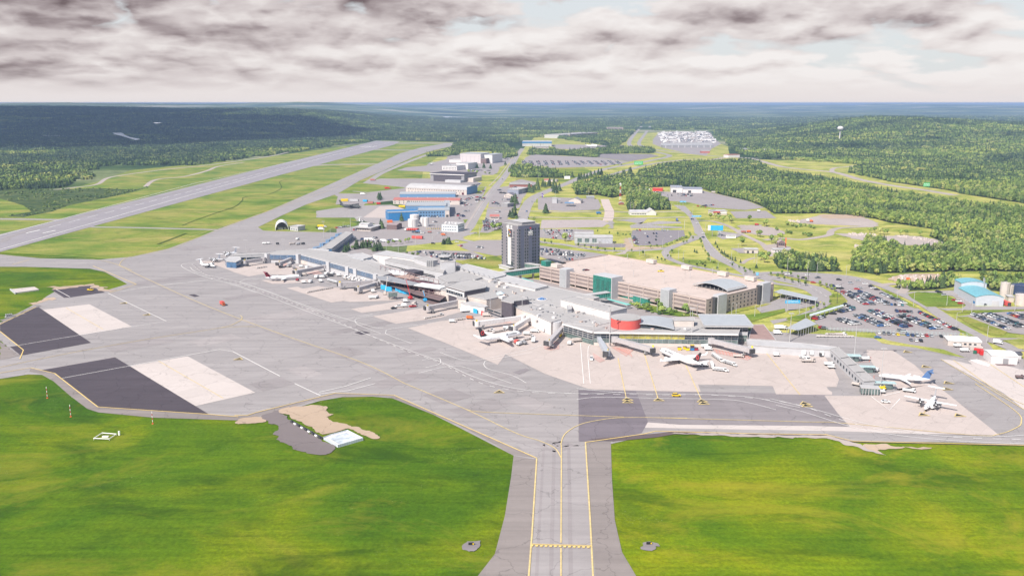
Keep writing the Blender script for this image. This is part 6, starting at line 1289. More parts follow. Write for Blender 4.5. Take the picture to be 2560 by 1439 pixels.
for k in range(9): b.part('white_block', (b.L*(k+.5)/9, -.1, .55), (b.L/16, 1.1, .7), VWHITE if k % 2 else DARKM)
c = P(*w1(95, 775)); r = thing('floodlight_trailer', (c.x, c.y, GZ), .5, 'cluster of grey metal equipment standing at the left apron edge', 'equipment'); mb = MB()
for k in range(4): mb.box((k*1.2-2, 0, 1.2), (.7, 3, 2.4), .2)
mb.build('panel', STEEL, r); mb = MB(); mb.box((0, 0, .3), (6, 3, .4)); mb.build('base', WALLG, r)
# water tower on the right hill
yy = 3200; xx = .3673*yy; zb = hgt(xx, yy); r = thing('water_tower', (xx, yy, zb), 0, 'round white water tower rising from the forested hill', 'water tower'); mb = MB(); rs = []
for k, (zz, rr) in enumerate(((60, 3), (63, 8), (67, 10.5), (71, 10.5), (74, 8), (76, 2))): rs.append([(rr*cos(a*pi/10), rr*sin(a*pi/10), zz-zb) for a in range(20)])
mb.rings(rs); mb.build('tank', WALLW, r, True); mb = MB(); mb.tube((0, 0, 0), (0, 0, 61-zb), 2.2, 1.6, 12); mb.build('shaft', WALLW, r)
# radio mast
c = P(*y2(1440, 1110)); r = thing('radio_mast', (c.x, c.y, 0), 0, 'red and white lattice radio mast at the corner of the small wood', 'radio mast'); mh = 33; 
for k in range(6):
    mb = MB(); z0_, z1_ = mh*k/6, mh*(k+1)/6; w0, w1_ = 1.6-.2*k, 1.6-.2*(k+1)
    for sx, sy in ((-1, -1), (1, -1), (1, 1), (-1, 1)): mb.tube((sx*w0, sy*w0, z0_), (sx*w1_, sy*w1_, z1_), .14, n=4); mb.tube((sx*w0, sy*w0, z0_), (-sx*w1_, sy*w1_, z1_), .09, n=4)
    mb.build('lattice_section', RED if k % 2 == 0 else VWHITE, r)
mb = MB()
for k in range(4): mb.box((cos(k*1.57)*1.2, sin(k*1.57)*1.2, mh-3+k*.6), (1, .4, 2), k)
mb.build('antenna', VWHITE, r); b = Bd('equipment_hut', y2(1425, 1130), y2(1490, 1130), 3, 6, BRICK, ROOFL, 'small brick hut at the foot of the radio mast', 'hut', kind='gabley', rise=1.4)
# far water
wm = M('lake_water', (.60, .62, .66), rough=.25, var=0)
for q, z in ((Q(ID, '1097 294 1115 293 1160 295 1222 297 1215 299 1150 298 1105 296.5'), 8), (Q(ID, '1232 299 1255 297 1320 299 1350 301 1340 303 1290 301'), 8), (Q(w5, '722 248 780 246 800 262 830 275 900 290 870 297 830 285 780 268 735 258'), 1.5), (Q(w5, '980 186 1040 188 1000 193'), 3), (Q(w5, '260 265 380 262 385 268 300 268'), 2), (Q(ID, '1240 324 1265 321 1300 323 1275 326'), 2)):
    pts = [P(a, b_, z) for a, b_ in q]; zz = max(hgt(p.x, p.y) for p in pts)+1; pts = [P(a, b_, zz) for a, b_ in q]
    mb = MB(); mb.prism(pts, zz+8, zz+8, sides=False); tag(mb.build('lake', wm), kind='structure')
# crowded trade yard beyond the highway
yq = [P(*a) for a in Q(w6, '115 250 140 240 455 234 495 285 520 305 480 318 150 318')]; yr = random.Random(2); mb = MB(); k = 0
while k < 900:
    x, y = yr.uniform(min(p.x for p in yq), max(p.x for p in yq)), yr.uniform(min(p.y for p in yq), max(p.y for p in yq))
    if not in_poly(x, y, yq): continue
    k += 1; y = round(y/16)*16+yr.uniform(-2, 2); L_ = yr.choice((4.5, 4.5, 5, 9, 14)); mb.box((x, y, .3+L_*.12+.5), (L_, 2.6, 1.4+L_*.14), yr.choice((0, 0, 1.57))+yr.uniform(-.1, .1), mi=yr.choice((0, 0, 0, 1, 2, 3)))
tag(mb.build('yard_vehicles', (VWHITE, STEEL, M('car_dark', (.06, .07, .1), var=0), CREAM)), 'hundreds of tiny vehicles packed in the far trade yard', 'vehicles', kind='stuff')
for k, (X, Y, X2) in enumerate(((140, 250, 200), (250, 246, 330), (380, 244, 440), (200, 300, 240), (420, 296, 480))):
    Bd('warehouse', w6(X, Y), w6(X2, Y), 7, 16, WALLW, ROOFL, ['leftmost', 'widest', 'right', 'lower left', 'lower right'][k]+' small white shed inside the far trade yard', 'building')
# rock and rubble
rr_ = random.Random(12)
for q, n, lab in ((Q(y6, '540 465 800 470 920 505 700 500 560 490'), 60, 'heap of pale broken rock along the track'), (Q(y6, '600 600 700 600 720 640 610 630'), 26, 'small patch of pale rocks in the green meadow'), (Q(y6, '1060 495 1200 495 1420 520 1650 590 1500 570 1250 530'), 60, 'long band of pale rubble at the forest edge'), (Q(y6, '1020 975 1150 940 1600 935 1600 990 1540 1040 1200 1030'), 90, 'pinkish rubble heap beside the works road'), (Q(y5, '1510 410 1640 420 1640 440 1540 435'), 20, 'pale rock pile at the left of the rubble yard'), (Q(y7, '2420 230 2560 220 2600 280 2450 290'), 20, 'pale rock pile on the slope at the right edge')):
    pts = [P(*a) for a in q]; c = sum(pts, Vector((0, 0)))/len(pts); mb = MB(); x0, x1 = min(p.x for p in pts), max(p.x for p in pts); ya, yb = min(p.y for p in pts), max(p.y for p in pts); k = 0
    while k < n:
        x, y = rr_.uniform(x0, x1), rr_.uniform(ya, yb)
        if not in_poly(x, y, pts): continue
        k += 1; s_ = rr_.uniform(.8, 2.8); mb.box((x-c.x, y-c.y, s_*.3), (s_, s_*rr_.uniform(.6, 1.2), s_*.8), rr_.uniform(0, 3), taper=rr_.uniform(.3, .8))
    o = mb.build('rubble', ROCK); o.location = (c.x, c.y, .15); tag(o, lab, 'rubble', kind='stuff')
# ---------------------------------------------------------------- aircraft
def ring(x, z, ry, rz, n=14): return [(x, ry*cos(2*pi*i/n), z+rz*sin(2*pi*i/n)) for i in range(n)]
def wingm(x0, y0, z0, c0, x1, y1, z1, c1, t=.14):
    "a tapered wing panel from root (leading edge x0) to tip"
    mb = MB(); r = []
    for x, y, z, c in ((x0, y0, z0, c0), (x1, y1, z1, c1)):
        h = c*t/2; r.append([(x, y, z), (x-c*.3, y, z+h), (x-c, y, z+h*.1), (x-c*.35, y, z-h*.7)])
    mb.rings(r if y1 < y0 else r[::-1]); return mb
def finm(x0, z0, c0, x1, z1, c1, t=.10):
    mb = MB(); r = []
    for x, z, c in ((x0, z0, c0), (x1, z1, c1)):
        h = c*t/2; r.append([(x, 0, z), (x-c*.35, h, z), (x-c, 0, z), (x-c*.35, -h, z)])
    mb.rings(r); return mb
def airliner(nose, tail, z, L, R, span, kind, label, cat='airliner', body=None, tailm=None, gz=GZ, scale=None, title=None, logo=False, group=None):
    n_, t_ = P(*nose, z), P(*tail, z+.6); d = n_-t_; mid = (n_+t_)/2; L = max(.75*L, min(1.25*L, d.length)); body = body or PLANEW; tailm = tailm or body
    r = thing('airliner' if kind != 'cessna' else 'light_aircraft', (mid.x, mid.y, gz), atan2(d.y, d.x), label, cat, group)
    zc = {'jet': R+1.5, 'reg': R+1.25, 'prop': R+.9, 'herc': R+.5}[kind]; h = L/2
    prof = [(h, zc-.35*R, .06), (h-.25*R, zc-.33*R, .30), (h-.8*R, zc-.22*R, .58), (h-1.7*R, zc-.08*R, .85), (h-2.8*R, zc, .98), (h-3.8*R, zc, 1), (-h+.36*L, zc, 1), (-h+.26*L, zc+.06*R, .95), (-h+.16*L, zc+.25*R, .74), (-h+.07*L, zc+.5*R, .42), (-h+.01*L, zc+.66*R, .16), (-h, zc+.68*R, .05)]
    mb = MB(); mb.rings([ring(x, zz, R*k, R*k) for x, zz, k in prof][::-1]); fus = mb.build('fuselage', body, r, True)
    mb = MB()      # cockpit glazing and cabin windows
    for sy in (-1, 1): mb.box((h-1.25*R, sy*.42*R, zc+.30*R), (.5*R, .55*R, .22*R), sy*.55)
    mb.build('cockpit_window', DARKM, fus)
    mb = MB(); k = 0
    for sy in (-1, 1):
        for i in range(int((L*.66)/1.05)): mb.box((h-3.2*R-i*1.05, sy*R*.975, zc+.25*R), (.34, .08, .42))
    mb.build('cabin_windows', M('window_strip', (.18, .2, .24), var=0), fus)
    root = span/2
    if kind == 'jet':
        for sy in (-1, 1):
            w = wingm(h-.36*L, sy*R*.7, zc-.55*R, L*.19, h-.36*L-root*.52, sy*root, zc+.55, 1.6); w.build('wing', body, r)
            w = wingm(h-.36*L-root*.52, sy*root, zc+.55, 1.6, h-.36*L-root*.52-1.6, sy*(root+.4), zc+2.6, .7); w.build('winglet', body, r)
            w = wingm(-h+.115*L, sy*R*.3, zc+.55*R, 3.9, -h+.115*L-3.6, sy*6.2, zc+.95*R+.4, 1.4); w.build('tailplane', body, r)
            mb = MB(); ex = h-.36*L-1.0; ey = sy*root*.34; ez = zc-R*.95
            mb.rings([ring(x, ez, k_, k_, 12) for x, k_ in ((-3.0, .45), (-2.2, .8), (-.6, 1.08), (1.2, 1.12), (1.8, .98))]); mb.v = [(x+ex, y+ey, z_) for x, y, z_ in mb.v]; e_ = mb.build('engine', body, r, True)
            mb = MB(); mb.tube((ex+1.82, ey, ez), (ex+1.86, ey, ez), .9, n=12); mb.build('intake', DARKM, e_)
        f = finm(-h+.20*L, zc+R*.75, 5.8, -h+.035*L, zc+R+6.0, 2.0); fin = f.build('fin', tailm, r)
        if logo:
            for sy in (-1, 1):
                mb = MB(); mb.tube((-h+.075*L, sy*.26, zc+R+2.6), (-h+.075*L, sy*.31, zc+R+2.6), 1.55, n=20); mb.build('round_emblem', RED, fin)
                mb = MB(); c = (-h+.075*L, zc+R+2.6); q = []
                for i in range(10): a = pi/2+i*pi/5; rr = 1.0 if i % 2 == 0 else .5; q.append((c[0]+rr*cos(a), sy*.36, c[1]+rr*sin(a)))
                mb.add(q, [tuple(range(10))]); mb.add([(c[0]-.08, sy*.36, c[1]-1.25), (c[0]+.08, sy*.36, c[1]-1.25), (c[0]+.08, sy*.36, c[1]-.4), (c[0]-.08, sy*.36, c[1]-.4)], [(0, 1, 2, 3)]); mb.build('leaf_mark', BLACK, fin)
                mb = MB()
                mb.tube((c[0], sy*.315, c[1]), (c[0], sy*.325, c[1]), 1.25, n=20); mb.build('emblem_ring', DARKW, fin); mb = MB(); mb.tube((c[0], sy*.326, c[1]), (c[0], sy*.335, c[1]), 1.05, n=20); mb.build('emblem_disc', RED, fin)
    elif kind == 'reg':
        for sy in (-1, 1):
            w = wingm(h-.42*L, sy*R*.6, zc-.7*R, L*.13, h-.42*L-root*.48, sy*root, zc-.2, 1.2); w.build('wing', body, r)
            w = wingm(-h+.055*L, 0, zc+R+4.3, 2.6, -h+.055*L-2.2, sy*4.4, zc+R+4.3, 1.1); w.build('tailplane', tailm, r)
            mb = MB(); ex = -h+.26*L; ey = sy*(R+1.1); ez = zc+.45*R
            mb.rings([ring(x, ez, k_, k_, 12) for x, k_ in ((-2.3, .4), (-1.6, .7), (0, .86), (1.6, .82))]); mb.v = [(x+ex, y+ey, z_) for x, y, z_ in mb.v]; e_ = mb.build('engine', body, r, True); mb = MB(); mb.box((ex-.3, sy*(R+.3), ez), (2.2, 1.4, .3)); mb.tube((ex+1.62, ey, ez), (ex+1.66, ey, ez), .68, n=12); mb.build('pylon', DARKM, e_)
        f = finm(-h+.17*L, zc+R*.6, 4.4, -h+.06*L, zc+R+4.3, 2.9); f.build('fin', tailm, r)
    else:
        big = kind == 'herc'; zt = zc+R*.95
        for sy in (-1, 1):
            w = wingm(h-.38*L, 0, zt, L*.135 if big else 3.2, h-.38*L-.9, sy*root, zt+.2, 2.0 if big else 1.5, .16); w.build('wing', body, r)
            w = wingm(-h+(.1*L if big else .04*L), 0, (zc+R*.9 if big else zc+R+4.0), 4.2 if big else 2.6, -h+.05*L-.8, sy*(7.5 if big else 4.2), (zc+R if big else zc+R+4.0), 1.8); w.build('tailplane', body, r)
            for ef in ((.27, .54) if big else (.30,)):
                ey = sy*root*ef; ex = h-.38*L+1.0; mb = MB(); mb.rings([ring(x, zt-.2, k_, k_, 10) for x, k_ in ((-3.6, .25), (-1.5, .7), (.6, .75), (1.5, .5), (2.0, .12))]); mb.v = [(x+ex, y+ey, z_) for x, y, z_ in mb.v]; e_ = mb.build('engine', body, r, True)
                mb = MB()
                for q in range(4):
                    a = q*pi/2+.4; mb.box((ex+1.7, ey+cos(a)*1.0, zt-.2+sin(a)*1.0), (.1, .2+abs(cos(a))*1.9, .2+abs(sin(a))*1.9))
                mb.build('propeller', DARKM, e_)
                if not big: mb = MB(); mb.box((ex-2, ey, zt/2), (.3, .3, zt)); mb.build('gear_leg', STEEL, r)
        f = finm(-h+.2*L, zc+R*.5, 6 if big else 4.6, -h+.05*L, zc+R+(6.4 if big else 4.0), 3.2 if big else 2.6); f.build('fin', tailm, r)
    for gx_, gy in ((h-.12*L, 0), (-.04*L, -1.6), (-.04*L, 1.6)):
        mb = MB(); mb.tube((gx_, gy, .5), (gx_, gy, zc-R*.6), .14, n=6)
        for s_ in (-.3, .3): mb.tube((gx_, gy+s_-.12, .5), (gx_, gy+s_+.12, .5), .5, n=10)
        mb.build('landing_gear', BLACK, r)
    if title:
        for rz_, sy in ((0, -1), (pi, 1)): letters(fus, title, 1.5, (h*.42, sy*(R*.86), zc+R*.56), (pi/2-.52, 0, rz_), M('title_grey', (.10, .10, .12), var=0), 'title')
    return r
airliner(z4(1140, 512), z4(545, 607), 3.6, 37.6, 1.98, 34.1, 'jet', 'white jet with black tail and red emblem at the left gate, nose right', tailm=M('black_tail', (.03, .028, .032), rough=.3, var=0), title='AIR CANADA', logo=True)
airliner(z5(765, 680), z5(1290, 888), 3.6, 39, 1.98, 34.1, 'jet', 'white jet with black tail and red emblem below the glazed concourse, nose left', tailm=MC['black_tail'], title='AIR CANADA', logo=True)
airliner(z3(782, 460), z3(325, 488), 2.8, 34, 1.4, 23.5, 'reg', 'slim white regional jet with a dark red tail', tailm=M('dark_red_tail', (.22, .015, .03), rough=.35, var=0))
airliner(z6(1060, 652), z6(1585, 700), 2.6, 29.9, 1.2, 20.5, 'reg', 'slim white regional jet with a blue striped tail beside the south pier', tailm=M('blue_white_tail', (.08, .16, .34), rough=.35, var=0))
a = P(*z6(1340, 855), 4.6); b_ = P(*z6(1850, 950), 4.6)
m_ = (a+b_)/2; u = (b_-a).normalized(); fw = Vector((u.y, -u.x)); 
nose = m_+fw*10; tail_ = m_-fw*13
def unP(p, z):
    X = Vector((p.x, p.y, z-H)); fy = X.y*cos(PITCH)-X.z*sin(PITCH); uy = X.y*sin(PITCH)+X.z*cos(PITCH); return (1280+F*X.x/fy, 719.5-F*uy/fy)
airliner(unP(nose, 2.6), unP(tail_, 3.2), 2.6, 24, 1.25, 25.5, 'prop', 'white high wing turboprop with its nose towards the grass')
airliner(w1(2145, 258), w1(2000, 235), 2.5, 19, 1.1, 16, 'prop', 'small white turboprop parked left of the glass end lounge'); airliner(w1(2125, 205), w1(2190, 180), 2.5, 16, 1.0, 16, 'prop', 'small white turboprop seen end on behind the lounge'); airliner(w1(2250, 150), w1(2360, 115), 2.5, 18, 1.1, 17, 'prop', 'small white turboprop above the lounge with dark propellers')
airliner(y4(1450, 185), y4(1170, 165), 3.5, 31, 2.2, 40.4, 'herc', 'dark grey four engined transport plane on the hangar apron', 'military plane', body=M('dark_olive_grey', (.07, .075, .078), var=.1))
airliner(y2(1180, 350), y2(925, 335), 4, 50, 2.2, 38, 'jet', 'far white jet with a dark tail beside the distant hangar, left one', tailm=MC['navy']); airliner(y2(1200, 345), y2(990, 318), 4, 46, 2.2, 36, 'jet', 'far white jet with a striped tail beside the distant hangar, right one', tailm=DARKW)
airliner(y1(880, 345), y1(940, 358), 3, 22, 1.3, 24, 'prop', 'small pale plane parked on the apron before the tall hangar')
airliner(y4(1470, 385), y4(1420, 365), 1.5, 9, .6, 12, 'prop', 'tiny white light aircraft on the taxiway by the stepped roof building', 'light aircraft')
# ---------------------------------------------------------------- jet bridges
def jetbridge(A, B, label, mat=None, zA=5.4, zB=5.2, canopy_=True, sig=True):
    a, b_ = P(*A, zA), P(*B, zB); d = b_-a; Lj = d.length; mat = mat or M('bridge_grey', (.42, .40, .41), var=.05); r = thing('jet_bridge', (a.x, a.y, GZ), atan2(d.y, d.x), label, 'jet bridge', 'passenger boarding bridges')
    mb = MB(); mb.tube((0, 0, 2.6), (0, 0, 6.0), 2.3, n=14); q = mb.build('rotunda', mat, r); mb = MB(); mb.tube((0, 0, 0), (0, 0, 2.6), .5, n=8); mb.build('column', STEEL, q)
    mb = MB(); mb.box((Lj*.26, 0, 4.3), (Lj*.46, 2.6, 2.7)); mb.build('tunnel', mat, r); mb = MB(); mb.box((Lj*.66, 0, 4.2), (Lj*.5, 3.0, 3.0)); t = mb.build('tunnel', mat, r)
    mb = MB()
    for i in range(int(Lj/2.4)): mb.box((Lj*.42+i*1.2, 0, 4.2), (.15, 3.15, 3.1)) if Lj*.42+i*1.2 < Lj*.9 else None
    if mb.v: mb.build('tunnel_ribs', mat, t)
    mb = MB(); mb.tube((Lj*.95, 0, 2.6), (Lj*.95, 0, 5.9), 2.1, n=14); cab = mb.build('cab', mat, r); mb = MB(); mb.box((Lj*.95+1.8, -1.2, 4.2), (1.6, 3.4, 2.9), -.3); mb.build('cab_mouth', DARKM, cab)
    if sig: mb = MB(); mb.box((Lj*.95+.5, .5, 6.5), (1.3, .2, 1.2)); mb.build('gate_sign', YELV, cab)
    mb = MB(); mb.box((Lj*.82, 0, 1.7), (.5, 3.2, 3.0)); mb.box((Lj*.82, 0, .9), (1.4, 3.6, .4)); mb.build('lift_column', STEEL, r); mb = MB()
    for s_ in (-1.5, 1.5): mb.tube((Lj*.82, s_-.25, .55), (Lj*.82, s_+.25, .55), .55, n=10)
    mb.build('wheel', BLACK, r); mb = MB(); mb.box((Lj*.92, 2.6, 2.2), (3.8, .9, .25)); mb.box((Lj*.92-1.6, 2.6, 1.1), (.15, .9, 2.2)); mb.build('service_stair', STEEL, r)
JW = M('bridge_white', (.64, .62, .62), var=.05)
jetbridge(z4(1150, 285), z4(480, 375), 'long white jet bridge reaching left over empty concrete', JW)
jetbridge(z4(1240, 300), z4(1010, 440), 'white jet bridge angled down to the left parked jet', JW)
jetbridge(z4(1720, 415), z4(1500, 650), 'grey jet bridge angled down to an empty stand left of the red drum')
jetbridge(z4(2190, 545), z4(2330, 790), 'grey jet bridge pointing nearly straight at the camera', M('bridge_blue', (.40, .42, .46), var=.05))
jetbridge(z5(190, 540), z5(690, 680), 'grey jet bridge docked at the nose of the right parked jet')
jetbridge(z5(1425, 560), z5(1960, 690), 'grey jet bridge at the empty stand right of the parked jet')
jetbridge(z3(1080, 330), z3(700, 405), 'jet bridge docked to the slim red tailed jet')
jetbridge(z3(690, 215), z3(490, 300), 'grey jet bridge at the left end of the blue glazed concourse')
jetbridge(z3(300, 235), z3(50, 275), 'jet bridge at the far left end of the concourse')
jetbridge(z3(1750, 545), z3(1500, 620), 'lower jet bridge at the left edge of the building site')
jetbridge(z3(1720, 520), z3(1260, 560), 'upper jet bridge left of the building site')
jetbridge(z4(310, 55), z3(2380, 865), 'grey jet bridge below the maroon building site')
# ---------------------------------------------------------------- vehicles
PAINT = {n: M('car_'+n, c, rough=.3, var=0, spec=.6) for n, c in {'white': (.78, .78, .78), 'silver': (.44, .46, .49), 'grey': (.16, .17, .19), 'black': (.02, .02, .024), 'dark_blue': (.03, .06, .16), 'blue': (.06, .17, .42), 'red': (.48, .025, .03), 'maroon': (.16, .02, .03), 'yellow': (.80, .55, .02), 'teal': (.05, .20, .22), 'orange': (.65, .17, .03), 'green': (.05, .26, .10)}.items()}
CG = M('car_glass', (.02, .025, .03), rough=.08, var=0, spec=.9)
def car_meshes(kind):
    if kind == 'sedan': L_, W_, prof, cab = 4.6, 1.8, [(-2.3, .45), (-2.28, .95), (-1.5, 1.02), (1.1, .98), (2.2, .78), (2.3, .45)], (-1.75, -1.05, .45, 1.15, 1.45)
    elif kind == 'suv': L_, W_, prof, cab = 4.7, 1.9, [(-2.35, .5), (-2.3, 1.1), (-1.5, 1.15), (1.2, 1.12), (2.25, .95), (2.35, .5)], (-2.2, -1.9, .5, 1.25, 1.75)
    elif kind == 'pickup': L_, W_, prof, cab = 5.6, 2.0, [(-2.8, .5), (-2.75, 1.15), (-1.5, 1.15), (1.4, 1.15), (2.65, 1.0), (2.8, .5)], (-.9, -.6, 1.0, 1.6, 1.85)
    elif kind == 'van': L_, W_, prof, cab = 5.4, 2.0, [(-2.7, .4), (-2.7, 1.3), (-1.5, 1.3), (1.6, 1.3), (2.6, 1.0), (2.7, .4)], (-2.65, -2.6, 1.3, 2.0, 2.2)
    mb = MB(); y = W_/2; n = len(prof)
    vs = [(x, -y, z) for x, z in prof]+[(x, y, z) for x, z in prof]+[(x, -y*.9, z) for x, z in ((prof[0][0], .3), (prof[-1][0], .3))]+[(x, y*.9, .3) for x in (prof[0][0], prof[-1][0])]
    fs = [tuple(range(n)), tuple(range(2*n-1, n-1, -1))]+[(i, n+i, n+i+1, i+1) for i in range(n-1)]+[(0, n-1, 2*n+1, 2*n), (n, 2*n+2, 2*n+3, 2*n-1), (0, 2*n, 2*n+2, n), (n-1, 2*n-1, 2*n+3, 2*n+1), (2*n, 2*n+1, 2*n+3, 2*n+2)]
    mb.add(vs, fs); a0, a1, b0, b1, ht = cab; base = prof[2][1]-.02
    roof = MB(); roof.add([(a1, -y*.72, ht), (b0, -y*.72, ht), (b0, y*.72, ht), (a1, y*.72, ht), (a1+.1, -y*.72, ht+.05), (b0-.1, -y*.72, ht+.05), (b0-.1, y*.72, ht+.05), (a1+.1, y*.72, ht+.05)], [(0, 1, 5, 4), (1, 2, 6, 5), (2, 3, 7, 6), (3, 0, 4, 7), (4, 5, 6, 7)])
    b0_ = len(mb.v); mb.v += roof.v; mb.f += [tuple(b0_+i for i in f) for f in roof.f]; mb.mi += [0]*len(roof.f)
    g = MB(); g.add([(a0, -y*.92, base), (b1, -y*.92, base), (b1, y*.92, base), (a0, y*.92, base), (a1, -y*.74, ht), (b0, -y*.74, ht), (b0, y*.74, ht), (a1, y*.74, ht)], [(0, 1, 5, 4), (1, 2, 6, 5), (2, 3, 7, 6), (3, 0, 4, 7)])
    w = MB(); w.tube((0, -.12, 0), (0, .12, 0), .34, n=10)
    def me(key, q, m):
        k = bpy.data.meshes.new(key); k.from_pydata(q.v, [], q.f); k.materials.append(m); return k
    return me('car_body', mb, PAINT['white']), me('car_windows', g, CG), me('wheel', w, BLACK), L_, W_
CARM = {k: car_meshes(k) for k in ('sedan', 'suv', 'pickup', 'van')}
def car(x, y, rz, kind, col, label, group=None, name='parked_car', z=GZ, wheels=True, cat='car'):
    bm_, gm, wm_, L_, W_ = CARM[kind]; o = bpy.data.objects.new(name, bm_); COL.objects.link(o); o.location = (x, y, z); o.rotation_euler = (0, 0, rz); tag(o, label, 'van' if kind == 'van' else 'pickup' if kind == 'pickup' else cat, group)
    o.material_slots[0].link = 'OBJECT'; o.material_slots[0].material = PAINT[col]
    g = bpy.data.objects.new('windows', gm); COL.objects.link(g); g.parent = o
    if wheels:
        for sx in (-.31, .31):
            for sy in (-.5, .5): w = bpy.data.objects.new('wheel', wm_); COL.objects.link(w); w.parent = o; w.location = (sx*L_, sy*(W_-.2), .34)
    return o
rc = random.Random(21)
COLS = ['white', 'silver', 'grey', 'black', 'dark_blue', 'blue', 'red', 'maroon', 'teal', 'yellow', 'orange', 'green']; WTS = [20, 20, 18, 19, 11, 5, 7, 4, 2, .7, .6, .6]
ORD = ['first', 'second', 'third', 'fourth', 'fifth', 'sixth', 'seventh', 'eighth', 'ninth', 'tenth', 'eleventh', 'twelfth', 'thirteenth', 'fourteenth', 'fifteenth', 'sixteenth', 'seventeenth', 'eighteenth', 'nineteenth', 'twentieth']
def ordn(i): return ORD[i] if i < 20 else 'twenty '+ORD[i-20] if i < 39 else 'far'
SPOT = []
def row(A, B, rowname, fill=.97, pitch=2.65, offs=(0,), head=None, jit=.12):
    a, b_ = P(*A), P(*B); d = b_-a; n = max(1, int(d.length/pitch)); u = d.normalized(); nn = Vector((-u.y, u.x)); near_end = 0 if a.length < b_.length else 1
    for k, of in enumerate(offs):
        for i in range(n):
            if rc.random() > fill: continue
            p = a+u*(i+.5)*pitch+nn*(of+rc.uniform(-.3, .3)); idx = i if near_end == 0 else n-1-i
            SPOT.append((p.length, p.x, p.y, atan2(nn.y, nn.x)+(pi if rc.random() < .5 else 0)+rc.uniform(-.03, .03), rowname+((' near line' if k == 0 else ' far line') if len(offs) > 1 else ''), idx))
D2 = (-2.6, 2.6)
row(y7(655, 385), y7(925, 532), 'left row of the upper lot', offs=D2); row(y7(830, 405), y7(1085, 515), 'middle row of the upper lot', offs=D2); row(y7(1035, 405), y7(1310, 525), 'right row of the upper lot', offs=(0,)); row(y7(1050, 520), y7(1300, 535), 'bottom row of the upper lot')
row(y7(600, 680), y7(800, 750), 'leftmost row of the lower lot', offs=D2); row(y7(790, 640), y7(1085, 765), 'second row of the lower lot', offs=D2); row(y7(940, 590), y7(1350, 780), 'third row of the lower lot', offs=D2); row(y7(1250, 640), y7(1630, 790), 'fourth row of the lower lot', offs=D2); row(y7(1455, 610), y7(1850, 805), 'row along the grass of the lower lot')
row(y7(1180, 598), y7(1400, 605), 'short top row of the lower lot'); row(y7(650, 520), y7(740, 570), 'short bend row by the covered walkway'); row(y7(740, 575), y7(560, 612), 'short row below the covered walkway'); row(y7(310, 682), y7(440, 652), 'small row beside the pavilion')
row(y7(990, 832), y7(1260, 852), 'outer row below the lot fence', .9, 3); row(y7(1290, 852), y7(1600, 865), 'middle outer row below the lot fence', .85, 3.1); row(y7(1650, 868), y7(1840, 878), 'right outer row below the lot fence', .9, 3); row(y7(1330, 908), y7(1530, 918), 'detached row by the apron verge', .9, 3)
row(y7(2010, 632), y7(2420, 800), 'left row of the far right lot'); row(y7(2160, 622), y7(2560, 775), 'middle row of the far right lot', offs=D2); row(y7(2430, 620), y7(2620, 690), 'upper row of the far right lot', offs=D2)
for X, Y in ((250, 210), (210, 240), (360, 240), (310, 290), (585, 262), (710, 297), (790, 272), (865, 305), (930, 333), (950, 350), (990, 365), (515, 332), (580, 335), (560, 352), (610, 355), (775, 360), (815, 352), (812, 388), (1640, 385), (1660, 395), (1710, 425), (1820, 480), (1860, 492), (1885, 515), (2155, 530), (520, 625), (400, 775), (430, 780), (35, 200), (1240, 808), (1280, 815)):
    p = P(*y7(X, Y)); SPOT.append((p.length, p.x, p.y, rc.uniform(-.5, .3), 'scattered at the edges of the right hand lots', 0))
row(y3(255, 820), y3(560, 840), 'back row of the lot right of the hotel', .9, 3); row(y3(235, 850), y3(720, 870), 'second row of the lot right of the hotel', .9, 3); row(y3(270, 890), y3(880, 895), 'third row of the lot right of the hotel', .9, 3); row(y3(420, 890), y3(880, 915), 'fourth row of the lot right of the hotel', .8, 3); row(y3(500, 935), y3(800, 935), 'fifth row of the lot right of the hotel', .9, 3); row(y3(600, 960), y3(740, 960), 'nearest row of the lot right of the hotel', .9, 3)
row(ID(1040, 631), ID(1180, 639), 'back row of the lot left of the hotel', .75, 3); row(ID(1062, 637), ID(1205, 643), 'middle row of the lot left of the hotel', .9, 3); row(ID(1075, 643), ID(1220, 648), 'front row of the lot left of the hotel', .9, 3); row(ID(1150, 616), ID(1250, 624), 'loose row in the upper lot left of the hotel', .5, 3)
for k in range(5): row(y3(300+22*k, 572+25*k), y3(720, 575+25*k), 'rows beside the long grey shed', .7, 3.2)
row(y3(1510, 650), y3(1560, 750), 'row at the left edge of the sunken lot', .9, 3)
for k in range(5): row(y3(1540+30*k, 570+42*k), y3(2100-30*k, 572+42*k), 'loose rows in the lot inside the road loop', .32, 3.5)
FARROWS = []
def frow(*a, **k):
    n0 = len(SPOT); row(*a, **k); FARROWS.extend(SPOT[n0:]); del SPOT[n0:]
for k in range(14): frow(y2(150+95*k, 550), y2(175+95*k if k < 7 else 240+93*k, 600), 'x', .9, 3, offs=(-2.6, 2.6))
for k in range(9): frow(w6(130, 240+9*k), w6(490, 240+9*k), 'x', .8, 9, offs=(0,))
